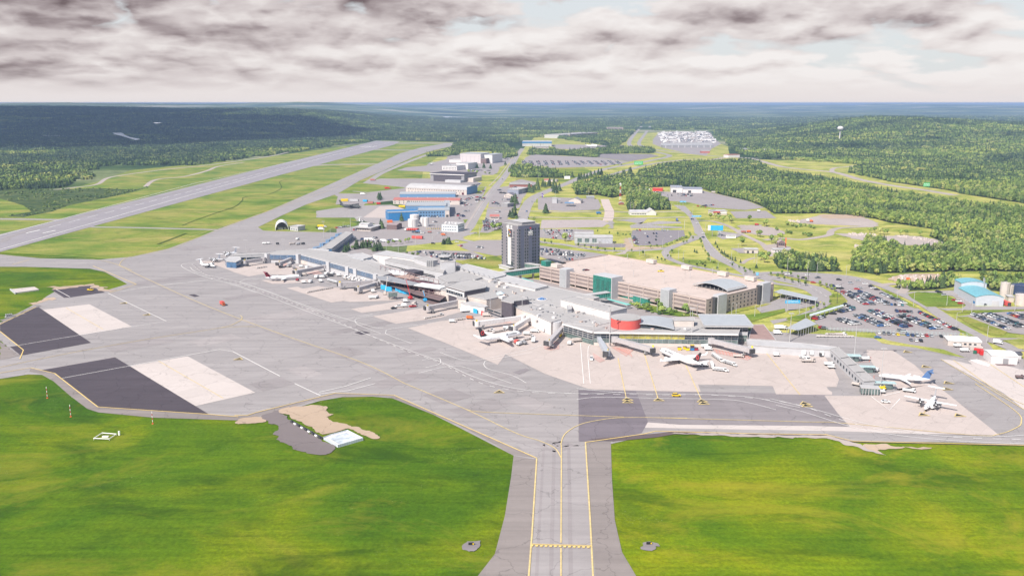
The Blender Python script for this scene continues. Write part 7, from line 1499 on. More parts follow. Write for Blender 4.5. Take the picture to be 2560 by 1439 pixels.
for X, Y, X2, Y2 in ((1300, 860, 1420, 885), (1350, 820, 1470, 780), (1490, 850, 1550, 790), (1700, 840, 1760, 870), (1690, 870, 1790, 880), (1800, 820, 1880, 830), (1640, 1130, 1640, 1200), (1700, 1090, 1690, 1180), (1250, 1010, 1340, 1040), (1380, 460, 1560, 440), (1380, 440, 1680, 450), (1720, 260, 1930, 290), (1730, 280, 1900, 305), (1400, 520, 1540, 545), (900, 1100, 1000, 1110), (880, 1035, 1010, 1040), (1290, 870, 1420, 790), (1300, 900, 1440, 880), (1290, 980, 1400, 960), (1240, 1030, 1350, 1020), (1230, 1060, 1330, 1060), (1480, 790, 1560, 780), (1490, 830, 1540, 820), (1530, 730, 1590, 700), (1420, 640, 1530, 620), (1900, 770, 2060, 770), (1880, 820, 2040, 830), (1880, 860, 2000, 870), (1890, 900, 1990, 905), (1700, 980, 1840, 975), (1620, 1060, 1640, 1200), (1590, 1090, 1610, 1220), (1740, 1080, 1760, 1160), (1790, 1120, 1780, 1200), (1990, 640, 2110, 650), (1330, 395, 1460, 400), (1280, 380, 1300, 420), (1960, 650, 2100, 700), (1760, 700, 1850, 690), (1780, 730, 1870, 740), (1880, 780, 2020, 800), (1760, 890, 1800, 900), (1600, 790, 1560, 830)):
    frow(y1(X, Y), y1(X2, Y2), 'x', .8, 3)
for X, Y, X2, Y2 in ((1080, 755, 1330, 600), (1370, 640, 1480, 610), (1400, 670, 1620, 650), (1500, 600, 1660, 590), (1520, 640, 1900, 640), (1780, 620, 1920, 630), (1100, 470, 1300, 440), (880, 470, 1010, 450), (2100, 520, 2270, 530), (1340, 490, 1480, 490), (2430, 530, 2560, 540)): frow(y4(X, Y), y4(X2, Y2), 'x', .85, 3)
for X, Y, X2, Y2 in ((1900, 960, 2100, 990), (2190, 990, 2420, 1020), (2060, 1010, 2400, 1020)): frow(y2(X, Y), y2(X2, Y2), 'x', .6, 3.5)
for X, Y, X2, Y2 in ((450, 262, 660, 245), (500, 265, 600, 268), (240, 115, 440, 120)): frow(y5(X, Y), y5(X2, Y2), 'x', .6, 3.5)
row(y5(1400, 1250), y5(1830, 1350), 'rental row under the silver canopy', .9, 3)
SPOT.sort(key=lambda t: t[0])
used = {}; NC = 0; far_mb = {c: MB() for c in ('white', 'silver', 'grey', 'black', 'dark_blue', 'red')}; gl_mb = MB()
for i, (dd, x, y, rz, rn, idx) in enumerate(SPOT+FARROWS):
    col = rc.choices(COLS, WTS)[0]; kind = rc.choices(['sedan', 'suv', 'pickup', 'van'], [55, 32, 7, 5])[0]
    if NC < 262 and i < len(SPOT):
        cw_ = col.replace('_', ' '); sing = rn
        lab = ('%s %s, %s from near end, %s' % (cw_, kind, ordn(idx).replace(' ', '-'), sing)) if 'scattered' not in rn else '%s %s standing apart, %s' % (cw_, kind, 'loose at the edge of the right hand car parks')
        car(x, y, rz, kind, col, lab, 'cars in the car parks right of the terminal' if 'lot' in rn or 'row' in rn else 'loose cars', wheels=True); NC += 1
    else:
        if col not in far_mb: col = rc.choice(list(far_mb))
        bm_, gm, wm_, L_, W_ = CARM[kind]; M4 = Matrix.Translation((x, y, .45)) @ Matrix.Rotation(rz, 4, 'Z')
        far_mb[col].add([M4 @ v.co for v in bm_.vertices], [tuple(p.vertices) for p in bm_.polygons]); gl_mb.add([M4 @ v.co for v in gm.vertices], [tuple(p.vertices) for p in gm.polygons])
allm = MB(); mats = []
for k, (c, q) in enumerate(far_mb.items()):
    b0 = len(allm.v); allm.v += q.v; allm.f += [tuple(b0+j for j in f) for f in q.f]; allm.mi += [k]*len(q.f); mats.append(PAINT[c])
b0 = len(allm.v); allm.v += gl_mb.v; allm.f += [tuple(b0+j for j in f) for f in gl_mb.f]; allm.mi += [len(mats)]*len(gl_mb.f); mats.append(CG)
tag(allm.build('parked_cars', mats), 'the many small cars in the farther car parks', 'cars', kind='stuff')
def one(f, X, Y, rz, kind, col, label, **k):
    p = P(*f(X, Y)); return car(p.x, p.y, rz, kind, col, label, **k)
def onroof(px, py, rz, kind, col, label): p = P(px, py, 13.45); return car(p.x, p.y, rz, kind, col, label, z=13.42)
onroof(1462, 676, .3, 'sedan', 'grey', 'grey sedan on the garage deck, left of the dark pair'); onroof(1467, 676, .3, 'sedan', 'maroon', 'maroon sedan on the garage deck near the left end'); onroof(1652, 679, -.1, 'pickup', 'yellow', 'bright yellow truck alone on the garage roof deck'); onroof(1401, 659, .6, 'suv', 'black', 'left black car at the far left corner of the garage deck'); onroof(1409, 659, .6, 'suv', 'black', 'right black car at the far left corner of the garage deck')
one(z5, 975, 1290, 0, 'suv', 'yellow', 'yellow jeep driving on the apron road below the right jet', name='apron_car'); one(w1, 905, 508, -.3, 'pickup', 'yellow', 'yellow pickup on the small black pad at the far left', name='apron_car'); one(z6, 1130, 940, -.1, 'sedan', 'white', 'white security car with a light bar near the turboprop', name='apron_car')
one(z3, 1968, 885, .5, 'sedan', 'black', 'black sedan on the apron below the building site', name='apron_car'); one(z3, 2030, 862, .5, 'pickup', 'white', 'white pickup beside the black sedan on the apron', name='apron_car'); one(z3, 2210, 862, .4, 'pickup', 'red', 'red pickup on the apron below the building site', name='apron_car'); one(z4, 2105, 890, 1.5, 'pickup', 'white', 'white pickup on the apron between two empty stands', name='apron_car')
rv = random.Random(4)
for k, (f, X, Y, rz) in enumerate(((y5, 395, 340, 2.1), (y5, 415, 410, .2), (y5, 470, 455, 2.1), (y5, 540, 570, 2.0), (y5, 537, 615, 2.0), (y5, 865, 905, 2.6), (y3, 155, 188, 1.2), (y3, 90, 318, 1.2), (y3, 105, 400, 1.2), (y1, 1980, 353, 1.2), (y1, 1825, 560, 1.2), (y1, 1240, 1365, .1), (y1, 935, 1385, .1), (y1, 1950, 315, 1.1), (y2, 1285, 665, .4), (y2, 1335, 742, .3), (y2, 1320, 745, .3), (y2, 980, 825, .4), (y2, 1480, 680, .4), (y7, 1000, 880, -.2))):
    p = P(*f(X, Y)); c = rv.choices(COLS, WTS)[0]; car(p.x, p.y, rz, rv.choice(['sedan', 'suv']), c, '%s car driving on the roads beyond the terminal' % c.replace('_', ' '), 'cars driving on the public roads', 'moving_car')
# ground service equipment
def tug(x, y, rz, label, mat=None, group=None):
    r = thing('baggage_tractor', (x, y, GZ), rz, label, 'tractor', group); mb = MB(); mb.box((0, 0, .75), (3.0, 1.5, .8)); mb.box((.9, 0, 1.1), (1.0, 1.4, .3)); mb.build('body', mat or VWHITE, r); mb = MB(); mb.box((-.5, 0, 1.55), (1.2, 1.4, .9)); mb.build('cab', CG, r); mb = MB(); mb.box((-.5, 0, 2.05), (1.4, 1.5, .12)); mb.build('cab_roof', mat or VWHITE, r)
    for sx in (-.95, .95):
        for sy in (-.7, .7): mb = MB(); mb.tube((sx, sy-.14, .38), (sx, sy+.14, .38), .38, n=8); mb.build('wheel', BLACK, r)
    return r
def cart_proto(kind):
    r = thing('baggage_cart', (0, 0, GZ), 0, 'x', 'baggage cart'); mb = MB(); mb.box((0, 0, .6), (3.0, 1.6, .2)); mb.tube((1.5, 0, .5), (2.3, 0, .4), .06, n=4); mb.build('bed', STEEL if kind else VWHITE, r)
    if kind: mb = MB(); mb.box((0, 0, 1.25), (2.7, 1.5, 1.15)); mb.box((0, 0, 1.95), (2.9, 1.7, .16)); mb.build('box', VWHITE, r); mb = MB(); mb.box((0, -.78, 1.25), (1.9, .04, .9)); mb.box((0, .78, 1.25), (1.9, .04, .9)); mb.build('curtain', M('curtain_grey', (.30, .31, .33), var=.1), r)
    else: mb = MB(); mb.box((0, 0, .95), (2.4, 1.4, .5)); mb.build('load', CREAM, r)
    mb = MB()
    for sx in (-1.1, 1.1):
        for sy in (-.7, .7): mb.tube((sx, sy-.1, .3), (sx, sy+.1, .3), .3, n=8)
    mb.build('wheels', BLACK, r); return r
CP = {}
def carts(pts, label, kind=1, group='baggage carts on the apron'):
    for X, Y, rz in pts:
        if kind not in CP: CP[kind] = o = cart_proto(kind)
        else: o = dup(CP[kind])
        p = P(X, Y); o.location = (p.x, p.y, GZ); o.rotation_euler = (0, 0, rz); tag(o, label, 'baggage cart', group)
def train(f, q, n, label, kind=1, tractor=True):
    a, b_ = P(*f(*q[0])), P(*f(*q[1])); d = b_-a; rz = atan2(d.y, d.x); pts = [unP(a.lerp(b_, (i+.5)/n), 0)+(rz,) for i in range(n)]; carts(pts, label, kind)
    if tractor: u = d.normalized(); t = b_+u*1.5; tug(t.x, t.y, rz, 'tractor at the head of '+label.replace('cart in ', ''), group='tractors on the apron')
train(z5, ((1440, 770), (1540, 840)), 5, 'cart in the diagonal line right of the right jet'); train(z5, ((1590, 860), (1700, 895)), 4, 'cart in the cluster beyond the right jet tail'); train(z5, ((1425, 880), (1440, 940)), 3, 'cart in the curved train below the right jet tail', tractor=False); train(z5, ((1450, 955), (1580, 970)), 3, 'cart in the flat end of the curved train')
train(z3, ((860, 680), (1180, 620)), 12, 'cart in the long dotted line on the left apron', 0, False); train(z3, ((1130, 530), (1240, 560)), 7, 'cart in the tight line left of the upper bridge', tractor=False); train(z3, ((2360, 1015), (2560, 975)), 6, 'cart in the line below the loading dock', 0); train(z4, ((225, 345), (335, 330)), 4, 'cart in the line by the orange vehicle', 0, False)
train(z4, ((640, 500), (700, 495)), 2, 'cart in the pair behind the left jet tail', 0); train(z4, ((740, 520), (880, 490)), 5, 'cart in the line above the left jet', 0); train(z6, ((250, 480), (320, 500)), 2, 'cart in the pair by the south corridor')
train(z4, ((1150, 630), (1270, 600)), 4, 'cart in the line right of the left jet wing', 0); train(z6, ((520, 240), (720, 242)), 9, 'cart in the upper orange row behind the corridor', 0, False); train(z6, ((420, 262), (800, 266)), 10, 'cart in the lower orange row behind the corridor', 0, False); train(z3, ((210, 370), (340, 350)), 4, 'cart in the reddish line at the concourse end', 0, False)
r_ = random.Random(8)
for k in range(26):
    X = 1330+(k % 13)*26+r_.uniform(-6, 6); Y = 480+(k % 13)*5+(k//13)*22+r_.uniform(-4, 4); p = P(*z3(X, Y)); carts([(z3(X, Y)+(r_.uniform(0, 3),))], 'cart parked in the crowded strip under the concourse', k % 2)
def van(f, X, Y, rz, label, L_=6.5, hh=2.9, mat=None, name='service_truck', cat='truck', boxm=None, z=GZ):
    L_ *= .84; hh *= .86
    p = P(*f(X, Y)); r = thing(name, (p.x, p.y, z), rz, label, cat); mat = mat or VWHITE; mb = MB(); mb.box((L_*.36, 0, 1.25), (L_*.26, 2.1, 1.5)); mb.box((L_*.33, 0, 2.05), (L_*.18, 1.9, .3)); mb.build('cab', mat, r); mb = MB(); mb.box((L_*.40, 0, 1.75), (L_*.19, 2.13, .55)); mb.build('windscreen', CG, r)
    mb = MB(); mb.box((-L_*.14, 0, .55+hh/2), (L_*.70, 2.3, hh-.6)); mb.build('box', boxm or mat, r); mb = MB(); mb.box((0, 0, .6), (L_*.94, 1.7, .25)); mb.build('chassis', DARKM, r)
    for sx in (-.32, .34):
        for sy in (-.95, .95): mb = MB(); mb.tube((L_*sx, sy-.16, .48), (L_*sx, sy+.16, .48), .48, n=10); mb.build('wheel', BLACK, r)
    return r
van(w1, 2225, 655, -.9, 'orange red tank truck alone on the wide taxiway', 8, 3.2, ORANGE, boxm=REDT); van(z4, 380, 225, .35, 'white semi truck by the loading dock', 13, 3.8); van(z4, 170, 372, .1, 'white van on the concrete left of the long bridge', 5.6, 2.2); van(z4, 415, 325, -.2, 'orange service vehicle on the left apron', 6, 2.4, ORANGE); van(z4, 650, 290, 0, 'beige catering lift truck under the floodlight mast', 8, 3.2, CREAM)
van(z4, 930, 470, .2, 'white service truck beside the left jet bridge', 6, 2.4); van(z4, 1210, 545, -.1, 'white pushback vehicle under the left jet nose', 6, 2.2); van(z4, 1320, 510, -.2, 'white truck with a folded arm by the cream wall', 7, 2.2); van(z4, 1305, 645, 1.4, 'white high lift truck between the left jet and grey bridge', 6, 3.4); van(z4, 1070, 665, 1.0, 'orange red loader beside the left jet engine', 5, 2.6, REDT); van(z4, 1105, 690, .9, 'white van below the left jet wing tip', 5, 2.4); van(z4, 1165, 675, 2.4, 'small grey truck below the left jet wing', 5.4, 2, STEEL)
van(z4, 1805, 680, 1.3, 'white small truck under the glazed concourse corner', 5, 2.4); van(z4, 1910, 640, .3, 'beige conveyor truck near the concourse columns', 8, 2.4, CREAM); van(z4, 1665, 580, 1.2, 'yellow equipment truck beside the grey bridge', 5, 2.8, YELV)
van(z5, 1345, 665, .3, 'white pickup truck at the concourse foot, upper one', 6, 2.2); van(z5, 1385, 700, 0, 'white van at the concourse foot, lower one', 6, 2.6); van(z5, 2090, 680, 1.4, 'white truck by the right bridge end', 5, 2.8); van(z5, 1770, 790, -.2, 'beige belt loader on the red hatching', 8, 1.6, CREAM); van(z5, 1240, 905, 0, 'white loader under the right jet tail', 8, 1.6); van(z5, 1345, 905, 0, 'small white cart truck behind the right jet tail', 3.5, 1.6); van(z5, 2255, 775, 0, 'small white van on the right concrete stand', 4.5, 2.2)
van(z5, 2270, 495, 0, 'white tank truck behind the terminal beside the brown deck', 7, 3.2); van(z5, 2310, 430, 0, 'white shuttle bus behind the terminal', 11, 3.0, name='shuttle_bus', cat='bus')
van(z6, 285, 450, 1.2, 'white lift truck nearest the corridor louvres', 6, 3.6); van(z6, 365, 450, 1.3, 'second white lift truck at the corridor', 6, 3.6); van(z6, 470, 455, 1.3, 'third white lift truck with beige bed', 7, 3.6); van(z6, 330, 520, 0, 'long beige flatbed loader at the corridor', 10, 1.4, CREAM); van(z6, 545, 555, -.1, 'white aircraft tug with large wheels', 7, 1.9); van(z6, 570, 585, 0, 'low white cart truck beside the tug', 5, 1.4)
van(z6, 925, 500, 0, 'white equipment box in the red outlined bay', 6, 2.0); van(z6, 960, 605, .1, 'white stairs truck at the south pier', 7, 2.6); van(z6, 1035, 620, .8, 'small white service truck near the regional jet nose', 4, 2.4); van(z6, 1640, 1000, .5, 'white catering truck beside the turboprop nose', 9, 3.4); van(z6, 1090, 840, -.2, 'small dark and white tug at the end cabin', 4, 1.6); van(z6, 830, 765, -.7, 'beige baggage loader beside the south pier', 6, 1.6, CREAM); van(z6, 1370, 830, -.4, 'white belt loader between the two small planes', 8, 1.5); van(z6, 1090, 805, -.2, 'yellow belt loader by the end cabin', 5, 1.6, YELV); van(z6, 2510, 690, -.2, 'brown tracked machine at the right edge', 5, 1.6, BROWN)
for k, (X, Y, m_, lab) in enumerate(((1015, 695, YELV, 'left yellow bin'), (1085, 685, YELV, 'middle yellow bin'), (1120, 700, YELV, 'right yellow bin'), (1180, 665, M('bin_dark', (.05, .05, .08)), 'dark bin with a yellow lid'), (1180, 700, BLUE, 'blue bin'), (1230, 700, M('bin_red', (.30, .03, .05)), 'dark red bin'))):
    p = P(*z5(X, Y)); r = thing('waste_bin', (p.x, p.y, GZ), 0, lab+' in the row at the concourse foot', 'bin'); mb = MB(); mb.box((0, 0, .8), (2.2, 1.6, 1.5), taper=1.12); mb.build('body', m_, r); mb = MB(); mb.box((0, 0, 1.65), (2.5, 1.8, .15)); mb.build('lid', DARKM if k != 3 else YELV, r)
for k, (X, Y, lab) in enumerate(((820, 555, 'white van in the back of the crowded bay'), (985, 490, 'white box truck at the left of the crowded bay'), (1050, 490, 'second white box truck in the crowded bay'), (1110, 445, 'white tall truck at the rear of the crowded bay'), (1080, 480, 'grey truck in the crowded bay'), (1160, 470, 'dark truck in the crowded bay'), (1185, 445, 'white van at the right of the crowded bay'), (1265, 468, 'white box van standing alone by the crowded bay'), (905, 550, 'white van below the crowded bay'), (1030, 540, 'small white tug below the crowded bay'), (820, 460, 'beige tug at the regional jet nose'), (735, 528, 'dark red cart below the regional jet'), (520, 355, 'dark van on the concourse apron'), (630, 350, 'grey van on the concourse apron'), (690, 370, 'light grey van on the concourse apron'), (785, 355, 'white van on the concourse apron'), (860, 370, 'small white van at the concourse wall'), (1690, 755, 'white truck with forks on the left apron'), (1745, 750, 'white truck beside the one with forks'), (1700, 675, 'white truck with a dark red stripe near the site'), (2120, 800, 'white site truck below the red crane'), (2230, 830, 'beige site truck near the blue lift'), (2110, 860, 'white small truck by the red pickup'))):
    m_ = VWHITE if 'white' in lab else CREAM if 'beige' in lab else M('bin_red', (.30, .03, .05)) if 'dark red cart' in lab else DARKM if 'dark' in lab else STEEL
    van(z3, X, Y, [.1, 1.3, .3, 1.2, 2][k % 5], lab, [5, 6.5, 6, 5][k % 4] if 'cart' not in lab else 2.6, [2.3, 3.0, 2.6][k % 3] if 'cart' not in lab else 1.8, m_)
for k, (X, Y) in enumerate(((215, 672), (262, 670), (378, 675), (570, 675), (640, 678), (705, 675), (635, 615))):
    van(y4, X, Y, .2*k, ['leftmost vehicle on the remote apron', 'second vehicle on the remote apron', 'lone small vehicle on the remote apron', 'long beige vehicle on the remote apron', 'dark vehicle on the remote apron', 'rightmost small vehicle on the remote apron', 'vehicle by itself higher on the remote apron'][k], [6, 5, 4, 9, 6, 5, 5][k], 2.2, [VWHITE, VWHITE, DARKM, CREAM, WALLG, DARKM, VWHITE][k])
for k in range(6): van(y4, 2030+k*27, 495, 1.1, '%s red tank truck in the row before the storage tanks' % ORD[k], 7, 2.8, REDT if k else VWHITE, 'tank_truck')
van(y4, 2185, 520, 0, 'blue tank truck in front of the red ones', 9, 2.8, VWHITE, boxm=BLUEG); van(y4, 2325, 525, 0, 'maroon pickup truck near the fuel rack', 6, 1.8, REDR); van(y4, 2500, 560, 0, 'orange van at the street corner', 7, 2.6, ORANGE); van(y1, 167, 575, 0, 'rusty red truck on the hangar taxiway', 14, 4, REDR); van(y1, 355, 680, 0, 'red truck on the apron by the white roofed hangar', 14, 3.6, RED); van(y1, 40, 755, 0, 'white tank truck at the left end of the hangar apron', 12, 3.6); van(y4, 940, 490, 0, 'white truck near the grey shed', 10, 3); van(y4, 950, 455, 0, 'long yellow and white vehicle on the far apron', 14, 3.6, VWHITE, boxm=YELV); van(y4, 1340, 600, .3, 'white box truck beside the north pier', 9, 4)
van(y4, 1560, 625, 0, 'long white trailer in the staff car park', 16, 3.4); van(y4, 1740, 640, 0, 'white trailer in the middle of the staff car park', 10, 3.2); van(y4, 1900, 632, 0, 'white trailer at the right of the staff car park', 9, 3)
van(y3, 1050, 350, .3, 'blue patterned bus at the bend of the white road', 9, 3.6, BLUE, name='bus', cat='bus'); van(y3, 2090, 440, 1.5, 'blue and grey bus in the gravel loop', 9, 3.6, M('bus_blue', (.12, .17, .38)), name='bus', cat='bus')
van(y5, 1175, 318, 0, 'white van parked in the empty grey lot', 6, 2.6) ; van(y5, 660, 105, 0, 'beige truck at the right end of the store lot', 10, 3.5, CREAM); van(y5, 1000, 560, .2, 'rusty red machine on the gravel yard', 7, 2.6, REDR); van(y5, 1060, 556, .2, 'orange machine on the gravel yard', 6, 2.6, ORANGE); van(y5, 1775, 438, 0, 'orange machine in the rubble yard', 5, 3, ORANGE); van(y5, 1735, 432, 0, 'white box beside the orange machine', 5, 4); van(y5, 1150, 475, 0, 'red machine at the meadow edge', 6, 2.4, RED)
van(y7, 1325, 268, 0, 'orange excavator body on the pink rubble', 4, 3.0, ORANGE); van(y7, 2280, 940, -.6, 'white van on the road at the right edge', 7, 3); van(y7, 1850, 975, 0, 'white pickup before the long white building', 6, 2); van(y7, 1925, 1025, 0, 'silver white pickup before the red containers', 6.5, 2.2); van(y7, 600, 852, 0, 'long orange and white trailer with cones', 9, 1.6, VWHITE, boxm=CREAM)
# cranes and lifts at the building site
def boom(f, X, Y, X2, Y2, mat, label, L_=14, el=55):
    p = P(*f(X, Y)); q = P(*f(X2, Y2)); rz = atan2((q-p).y, (q-p).x); r = thing('boom_lift', (p.x, p.y, GZ), rz, label, 'boom lift'); mb = MB(); mb.box((0, 0, 1.1), (4.5, 2.4, 1.2)); mb.box((-.8, 0, 2.1), (2.4, 2, 1)); mb.build('chassis', mat, r); e = radians(el); tip = (L_*cos(e), 0, 2+L_*sin(e)); mb = MB(); mb.tube((0, 0, 2.2), tip, .3, .2, 4); mb.build('boom', mat, r); mb = MB(); mb.box((tip[0]+.6, 0, tip[2]), (1.4, 1.8, 1.2)); mb.build('basket', STEEL, r); mb = MB()
    for sx in (-1.6, 1.6):
        for sy in (-1.2, 1.2): mb.tube((sx, sy-.2, .5), (sx, sy+.2, .5), .5, n=8)
    mb.build('wheels', BLACK, r)
boom(z3, 2180, 760, 2080, 720, RED, 'red crane boom raised in front of the building site', 15, 62); boom(z3, 2370, 790, 2330, 760, CYAN, 'light blue boom lift beside the dark pit', 7, 50); boom(z3, 1860, 700, 1960, 600, CREAM, 'cream boom lift reaching up into the steel frame', 15, 45); boom(z3, 2000, 560, 2100, 540, ORANGE, 'orange boom lift inside the steel frame', 6, 40)
c = P(*z3(1960, 760)); r = thing('glazed_cabin', (c.x, c.y, GZ), .1, 'grey glazed cabin on stilts below the building site', 'cabin'); mb = MB(); mb.box((0, 0, 4.2), (7, 5, 3.2)); mb.build('cabin', GLASSG, r); mb = MB(); mb.box((0, 0, 5.9), (7.4, 5.4, .25)); mb.build('roof', STEEL, r); mb = MB()
for sx in (-2.6, 2.6):
    for sy in (-1.8, 1.8): mb.box((sx, sy, 1.3), (.4, .4, 2.6))
mb.build('leg', DARKM, r)
# taxiway guidance signs, boundary markers
for X, Y, lab in ((1497, 1122, 'black taxiway sign on a gravel patch left of the taxiway'), (2735, 1118, 'black taxiway sign on a gravel patch right of the taxiway')):
    p = P(*w3(X, Y)); r = thing('taxiway_sign', (p.x, p.y, .1), 0, lab, 'sign'); mb = MB(); mb.box((0, 0, .75), (2.0, .3, .9)); mb.build('panel', BLACK, r); mb = MB(); mb.box((.75, -.17, .75), (.4, .02, .6)); mb.build('symbol', YELV, r); mb = MB()
    for s_ in (-.7, .7): mb.box((s_, 0, .2), (.1, .1, .4))
    mb.build('leg', STEEL, r)
for k, (X, Y) in enumerate(((434, 420), (648, 590), (1397, 655))):
    p = P(*w2(X, Y)); r = thing('marker_pole', (p.x, p.y, 0), 0, ['leftmost', 'middle', 'rightmost'][k]+' red and white striped pole in the near grass', 'marker pole', 'striped poles in the grass')
    for j in range(6): mb = MB(); mb.tube((0, 0, j*1.1), (0, 0, j*1.1+1.1), .16, n=8); mb.build('band', RED if j % 2 == 0 else VWHITE, r)
    mb = MB(); mb.box((0, 0, .1), (.8, .8, .5)); mb.build('base', ORANGE, r)
# ---------------------------------------------------------------- lamps and signs
def mast(px, py, hh, label, group, heads=1, dark=False, z=.2, arm=1.6):
    p = P(px, py) if isinstance(px, (int, float)) else px; r = thing('street_lamp' if hh < 16 else 'floodlight_mast', (p.x, p.y, z), 0, label, 'lamp', group); m_ = DARKM if dark else ROOFL; mb = MB(); mb.tube((0, 0, 0), (0, 0, hh), .2 if hh < 16 else .32, .12, 6); mb.build('pole', m_, r); mb = MB()
    if hh < 16:
        mb.tube((0, 0, hh-.3), (arm, 0, hh+.2), .08, n=4); mb.box((arm+.3, 0, hh+.2), (.9, .35, .16))
        if heads > 1: mb.tube((0, 0, hh-.3), (-arm, 0, hh+.2), .08, n=4); mb.box((-arm-.3, 0, hh+.2), (.9, .35, .16))
    else:
        mb.box((0, 0, hh), (3.4, .2, .2))
        for k in range(5): mb.box((-1.5+k*.75, -.3, hh-.2), (.5, .5, .45))
    mb.build('lamp_head', m_, r)
for f, pts, hh, lab, grp, dk in (
 (y5, '325 520 565 540 420 330 245 290 0 0 175 300 95 870 255 860 310 890 620 890 860 880 695 660 935 800 1120 900 705 1020 1150 940', 11, 'tall pale street lamp along the boulevard', 'boulevard lamps', False),
 (y7, '165 330 30 600 330 600 65 910 35 160 250 190 350 200 660 235 1205 460 1380 540 1735 530 1900 600 2460 590 2000 610 1830 780 2160 930 230 660 165 615', 12, 'tall pale lamp post among the right hand car parks', 'car park lamps', False),
 (y7, '40 230 255 290 600 420 1115 0 565 510', 10, 'dark lamp post in the upper car park', 'dark lamps in the upper lot', True),
 (y3, '210 200 50 220 575 700 430 650 320 700 465 590 755 590 995 800 1640 550 1900 540 625 740 1700 560 1480 610 1810 560 1900 800 2110 700 2190 540 1470 290 1510 300 1240 860 1345 880 1590 900 1660 900 915 130 800 300', 11, 'thin street lamp among the lots beyond the hotel', 'lamps beyond the hotel', False),
 (y1, '2085 780 2245 860 1210 1270 1525 1300 1415 1280 710 1390 930 1330 2440 960 2500 780 1390 980 1060 1100 1530 1260 2280 540 2085 540', 11, 'thin lamp post along the hangar street', 'lamps along the hangar street', False),
 (y4, '1220 500 1055 580 1550 590 2480 640 2340 655 2145 690 1925 780 1770 740 1480 640', 11, 'thin lamp post near the north pier car park', 'lamps by the north pier', False),
 (z2, '555 915 790 990 1250 1060 1340 1050 1820 1030 1880 1040 2140 1060 2215 1000 990 180', 9, 'pale lamp beside the garage road', 'lamps by the garage', False)):
    for q in Q(f, pts): mast(q[0], q[1], hh, lab, grp, 1, dk)
for i, (f, X, Y, hh) in enumerate(((z4, 700, 245, 22), (z4, 1143, 300, 22), (z4, 2362, 690, 26), (z5, 120, 640, 25), (z5, 1165, 640, 26), (z6, 805, 500, 24), (z6, 1075, 800, 24), (z6, 140, 310, 20), (z3, 565, 235, 20), (z3, 1775, 390, 14), (y4, 1315, 510, 28), (y4, 970, 590, 20), (z3, 85, 275, 22), (z4, 2130, 680, 24))):
    q = f(X, Y); mast(q[0], q[1], hh, ['dark topped mast by the loading dock', 'mast in front of the dark block', 'tall mast left of the red drum', 'tall mast before the concourse bridge', 'tall mast in the middle of the glazed concourse', 'tall mast standing through the south pier roof', 'tall mast at the south pier end', 'mast behind the south corridor', 'mast before the blue glazed concourse', 'short mast on the baggage hall roof', 'mast at the tip of the north pier', 'mast beside the north pier stairs', 'mast at the far left end of the concourse', 'mast at the bend of the glazed concourse'][i], None)
for k, (fx, fy) in enumerate([(a, b_) for b_ in (.3, .68) for a in (.12, .3, .48, .66, .84)]+[(a, .97) for a in (.15, .32, .5, .68, .85)]):
    p = gworld(gL*fx, gD*fy); mast(p, 0, 5.5, 'short double lamp on the open garage deck', 'lamps on the garage deck', 2, False, 13.4, 1.0)
def road_sign(f, X, Y, w_, h_, z_, label, mat=BLUE, rz=0, posts=2):
    p = P(*f(X, Y)); r = thing('road_sign', (p.x, p.y, 0), rz, label, 'road sign'); mb = MB(); mb.box((0, 0, z_+h_/2), (w_, .2, h_)); s_ = mb.build('panel', mat, r); mb = MB(); rq = random.Random(int(X))
    for j in range(2):
        x = -w_*.42
        while x < w_*.36: q = rq.uniform(.3, .9)*h_*.3; mb.box((x+q/2, -.13, z_+h_*(.33+.36*j)), (q, .03, h_*.14)); x += q+h_*.12
    mb.build('legend', VWHITE, s_); mb = MB()
    for s2 in ((-w_*.4, w_*.4) if posts == 2 else (w_*.5,)): mb.tube((s2, .2, 0), (s2, .2, z_+h_), .14, n=6)
    mb.build('post', STEEL, r)
road_sign(y5, 290, 245, 5.5, 2.2, 5, 'upper blue overhead sign on the boulevard', CYAN); road_sign(y5, 325, 245, 5, 2.0, 5, 'right blue overhead sign on the boulevard', CYAN); road_sign(y5, 460, 425, 13, 2.0, 6, 'wide blue sign gantry across the boulevard', CYAN); road_sign(y5, 1155, 1080, 2.2, 3, 3, 'small square blue sign behind the garage', CYAN); road_sign(z5, 2460, 205, 12, 2.6, 7, 'two part blue sign over the road right of the garage', CYAN, .05)
road_sign(y2, 1685, 612, 22, 9, 3, 'green highway sign above the far road', GREENP); road_sign(w6, 1908, 625, 12, 7, 6, 'green highway sign on the wooded highway', GREENP); road_sign(y2, 1100, 818, 9, 4, 2, 'blue sign beside the divided road', BLUE); road_sign(y2, 735, 805, 12, 6, 3, 'white roadside board beyond the grass field', VWHITE); road_sign(y2, 405, 1040, 2.5, 7, 1, 'tall purple and white pylon sign at the crossroads', M('purple', (.10, .03, .30))); road_sign(y2, 1805, 985, 8, 6, 3, 'small white board in the yellow clearing', VWHITE)
# fence along the fenced lot
a, b_ = P(*y7(455, 805)), P(*y7(1985, 870)); d = b_-a; r = thing('lot_fence', (a.x, a.y, GZ), atan2(d.y, d.x), 'long pale steel fence along the lower edge of the big car park', 'fence'); mb = MB(); n = int(d.length/2.5)
for zz in (.4, 1.4, 2.4): mb.box((d.length/2, 0, zz), (d.length, .08, .1))
mb.build('rails', M('fence_green', (.42, .52, .52), var=.05), r); mb = MB()
for i in range(n+1):
    mb.box((i*2.5, 0, 1.2), (.12, .12, 2.4)); mb.box((i*2.5, 2.2, 1.2), (.1, .1, 2.2)); mb.box((i*2.5, 1.1, 2.3), (.08, 2.2, .08))
tag(mb.build('posts', MC['fence_green'], r), kind='stuff')
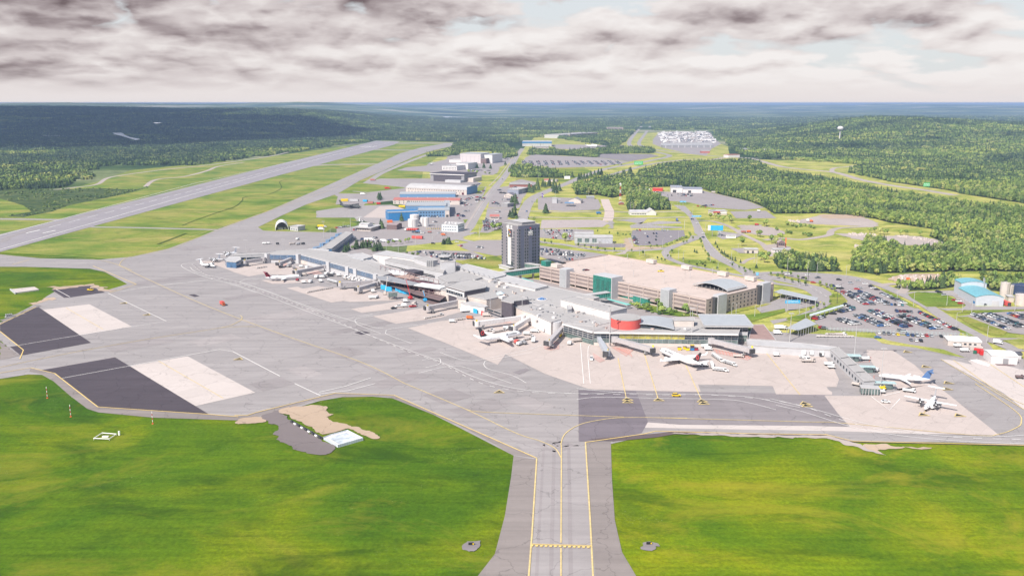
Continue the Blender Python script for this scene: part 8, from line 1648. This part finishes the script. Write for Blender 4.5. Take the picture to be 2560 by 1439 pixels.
# ---------------------------------------------------------------- clouds overhead and the far air
def cloud(x, y, z, sx, sy, sz, seed, label):
    rnd_ = random.Random(seed); n = 26; mb = MB(); rs = []
    pts = [(rnd_.uniform(-.75, .75), rnd_.uniform(-.75, .75), rnd_.uniform(.22, .5)) for _ in range(16)]
    nu, nv = 44, 44; vs = []; fs = []
    for top in (1, -1):
        base = len(vs)
        for i in range(nu+1):
            for j in range(nv+1):
                a = 2*pi*i/nu; r_q = j/nv; u_, v_ = r_q*cos(a), r_q*sin(a); k = 1+.22*noise.fractal(Vector((cos(a)*2+seed, sin(a)*2, 0)), 1, 2, 4)
                hgt_ = sqrt(max(0, 1-r_q**2))*(1+.5*noise.fractal(Vector((u_*3+seed, v_*3, top)), 1, 2, 4)) if j < nv else 0
                vs.append((u_*sx*k, v_*sy*k, top*hgt_*sz*(1 if top > 0 else .35)))
        for i in range(nu):
            for j in range(nv):
                q = (base+i*(nv+1)+j, base+i*(nv+1)+j+1, base+(i+1)*(nv+1)+j+1, base+(i+1)*(nv+1)+j); fs.append(q[::-1] if top > 0 else q)
    mb.add(vs, fs); o = mb.build('cloud', M('cloud_white', (.85, .85, .87), rough=1, var=0), None, True); o.location = (x, y, z); tag(o, label, 'cloud', kind='stuff'); return o
# their shade falls ahead and to the right of them, on the forest left of the runway
sh = Vector((-SD.x, -SD.y))/SD.z
for i, (gx_, gy_, sx, sy) in enumerate(((-1900, 4300, 1150, 1350), (-3300, 5600, 1500, 2400))):
    cz = 1900; cloud(gx_-sh.x*cz, gy_-sh.y*cz, cz, sx, sy, 260, 3+i, ['broad cumulus cloud over the western forest', 'largest cumulus cloud over the distant ridge'][i])
hz = MB(); hz.box((0, 0, (160.5-90)/2), (100000, 74000, 250.5)); 
hm = bpy.data.materials.new('haze'); hm.use_nodes = True; nt = hm.node_tree; nt.nodes.clear(); out = nt.nodes.new('ShaderNodeOutputMaterial'); pv = nt.nodes.new('ShaderNodeVolumePrincipled'); nt.links.new(pv.outputs[0], out.inputs['Volume'])
pv.inputs['Color'].default_value = (.42, .60, .93, 1); pv.inputs['Density'].default_value = HAZE; pv.inputs['Anisotropy'].default_value = 0.0
o = hz.build('haze', hm); tag(o, 'pale blue air between the airport and the far hills', 'haze', kind='stuff')
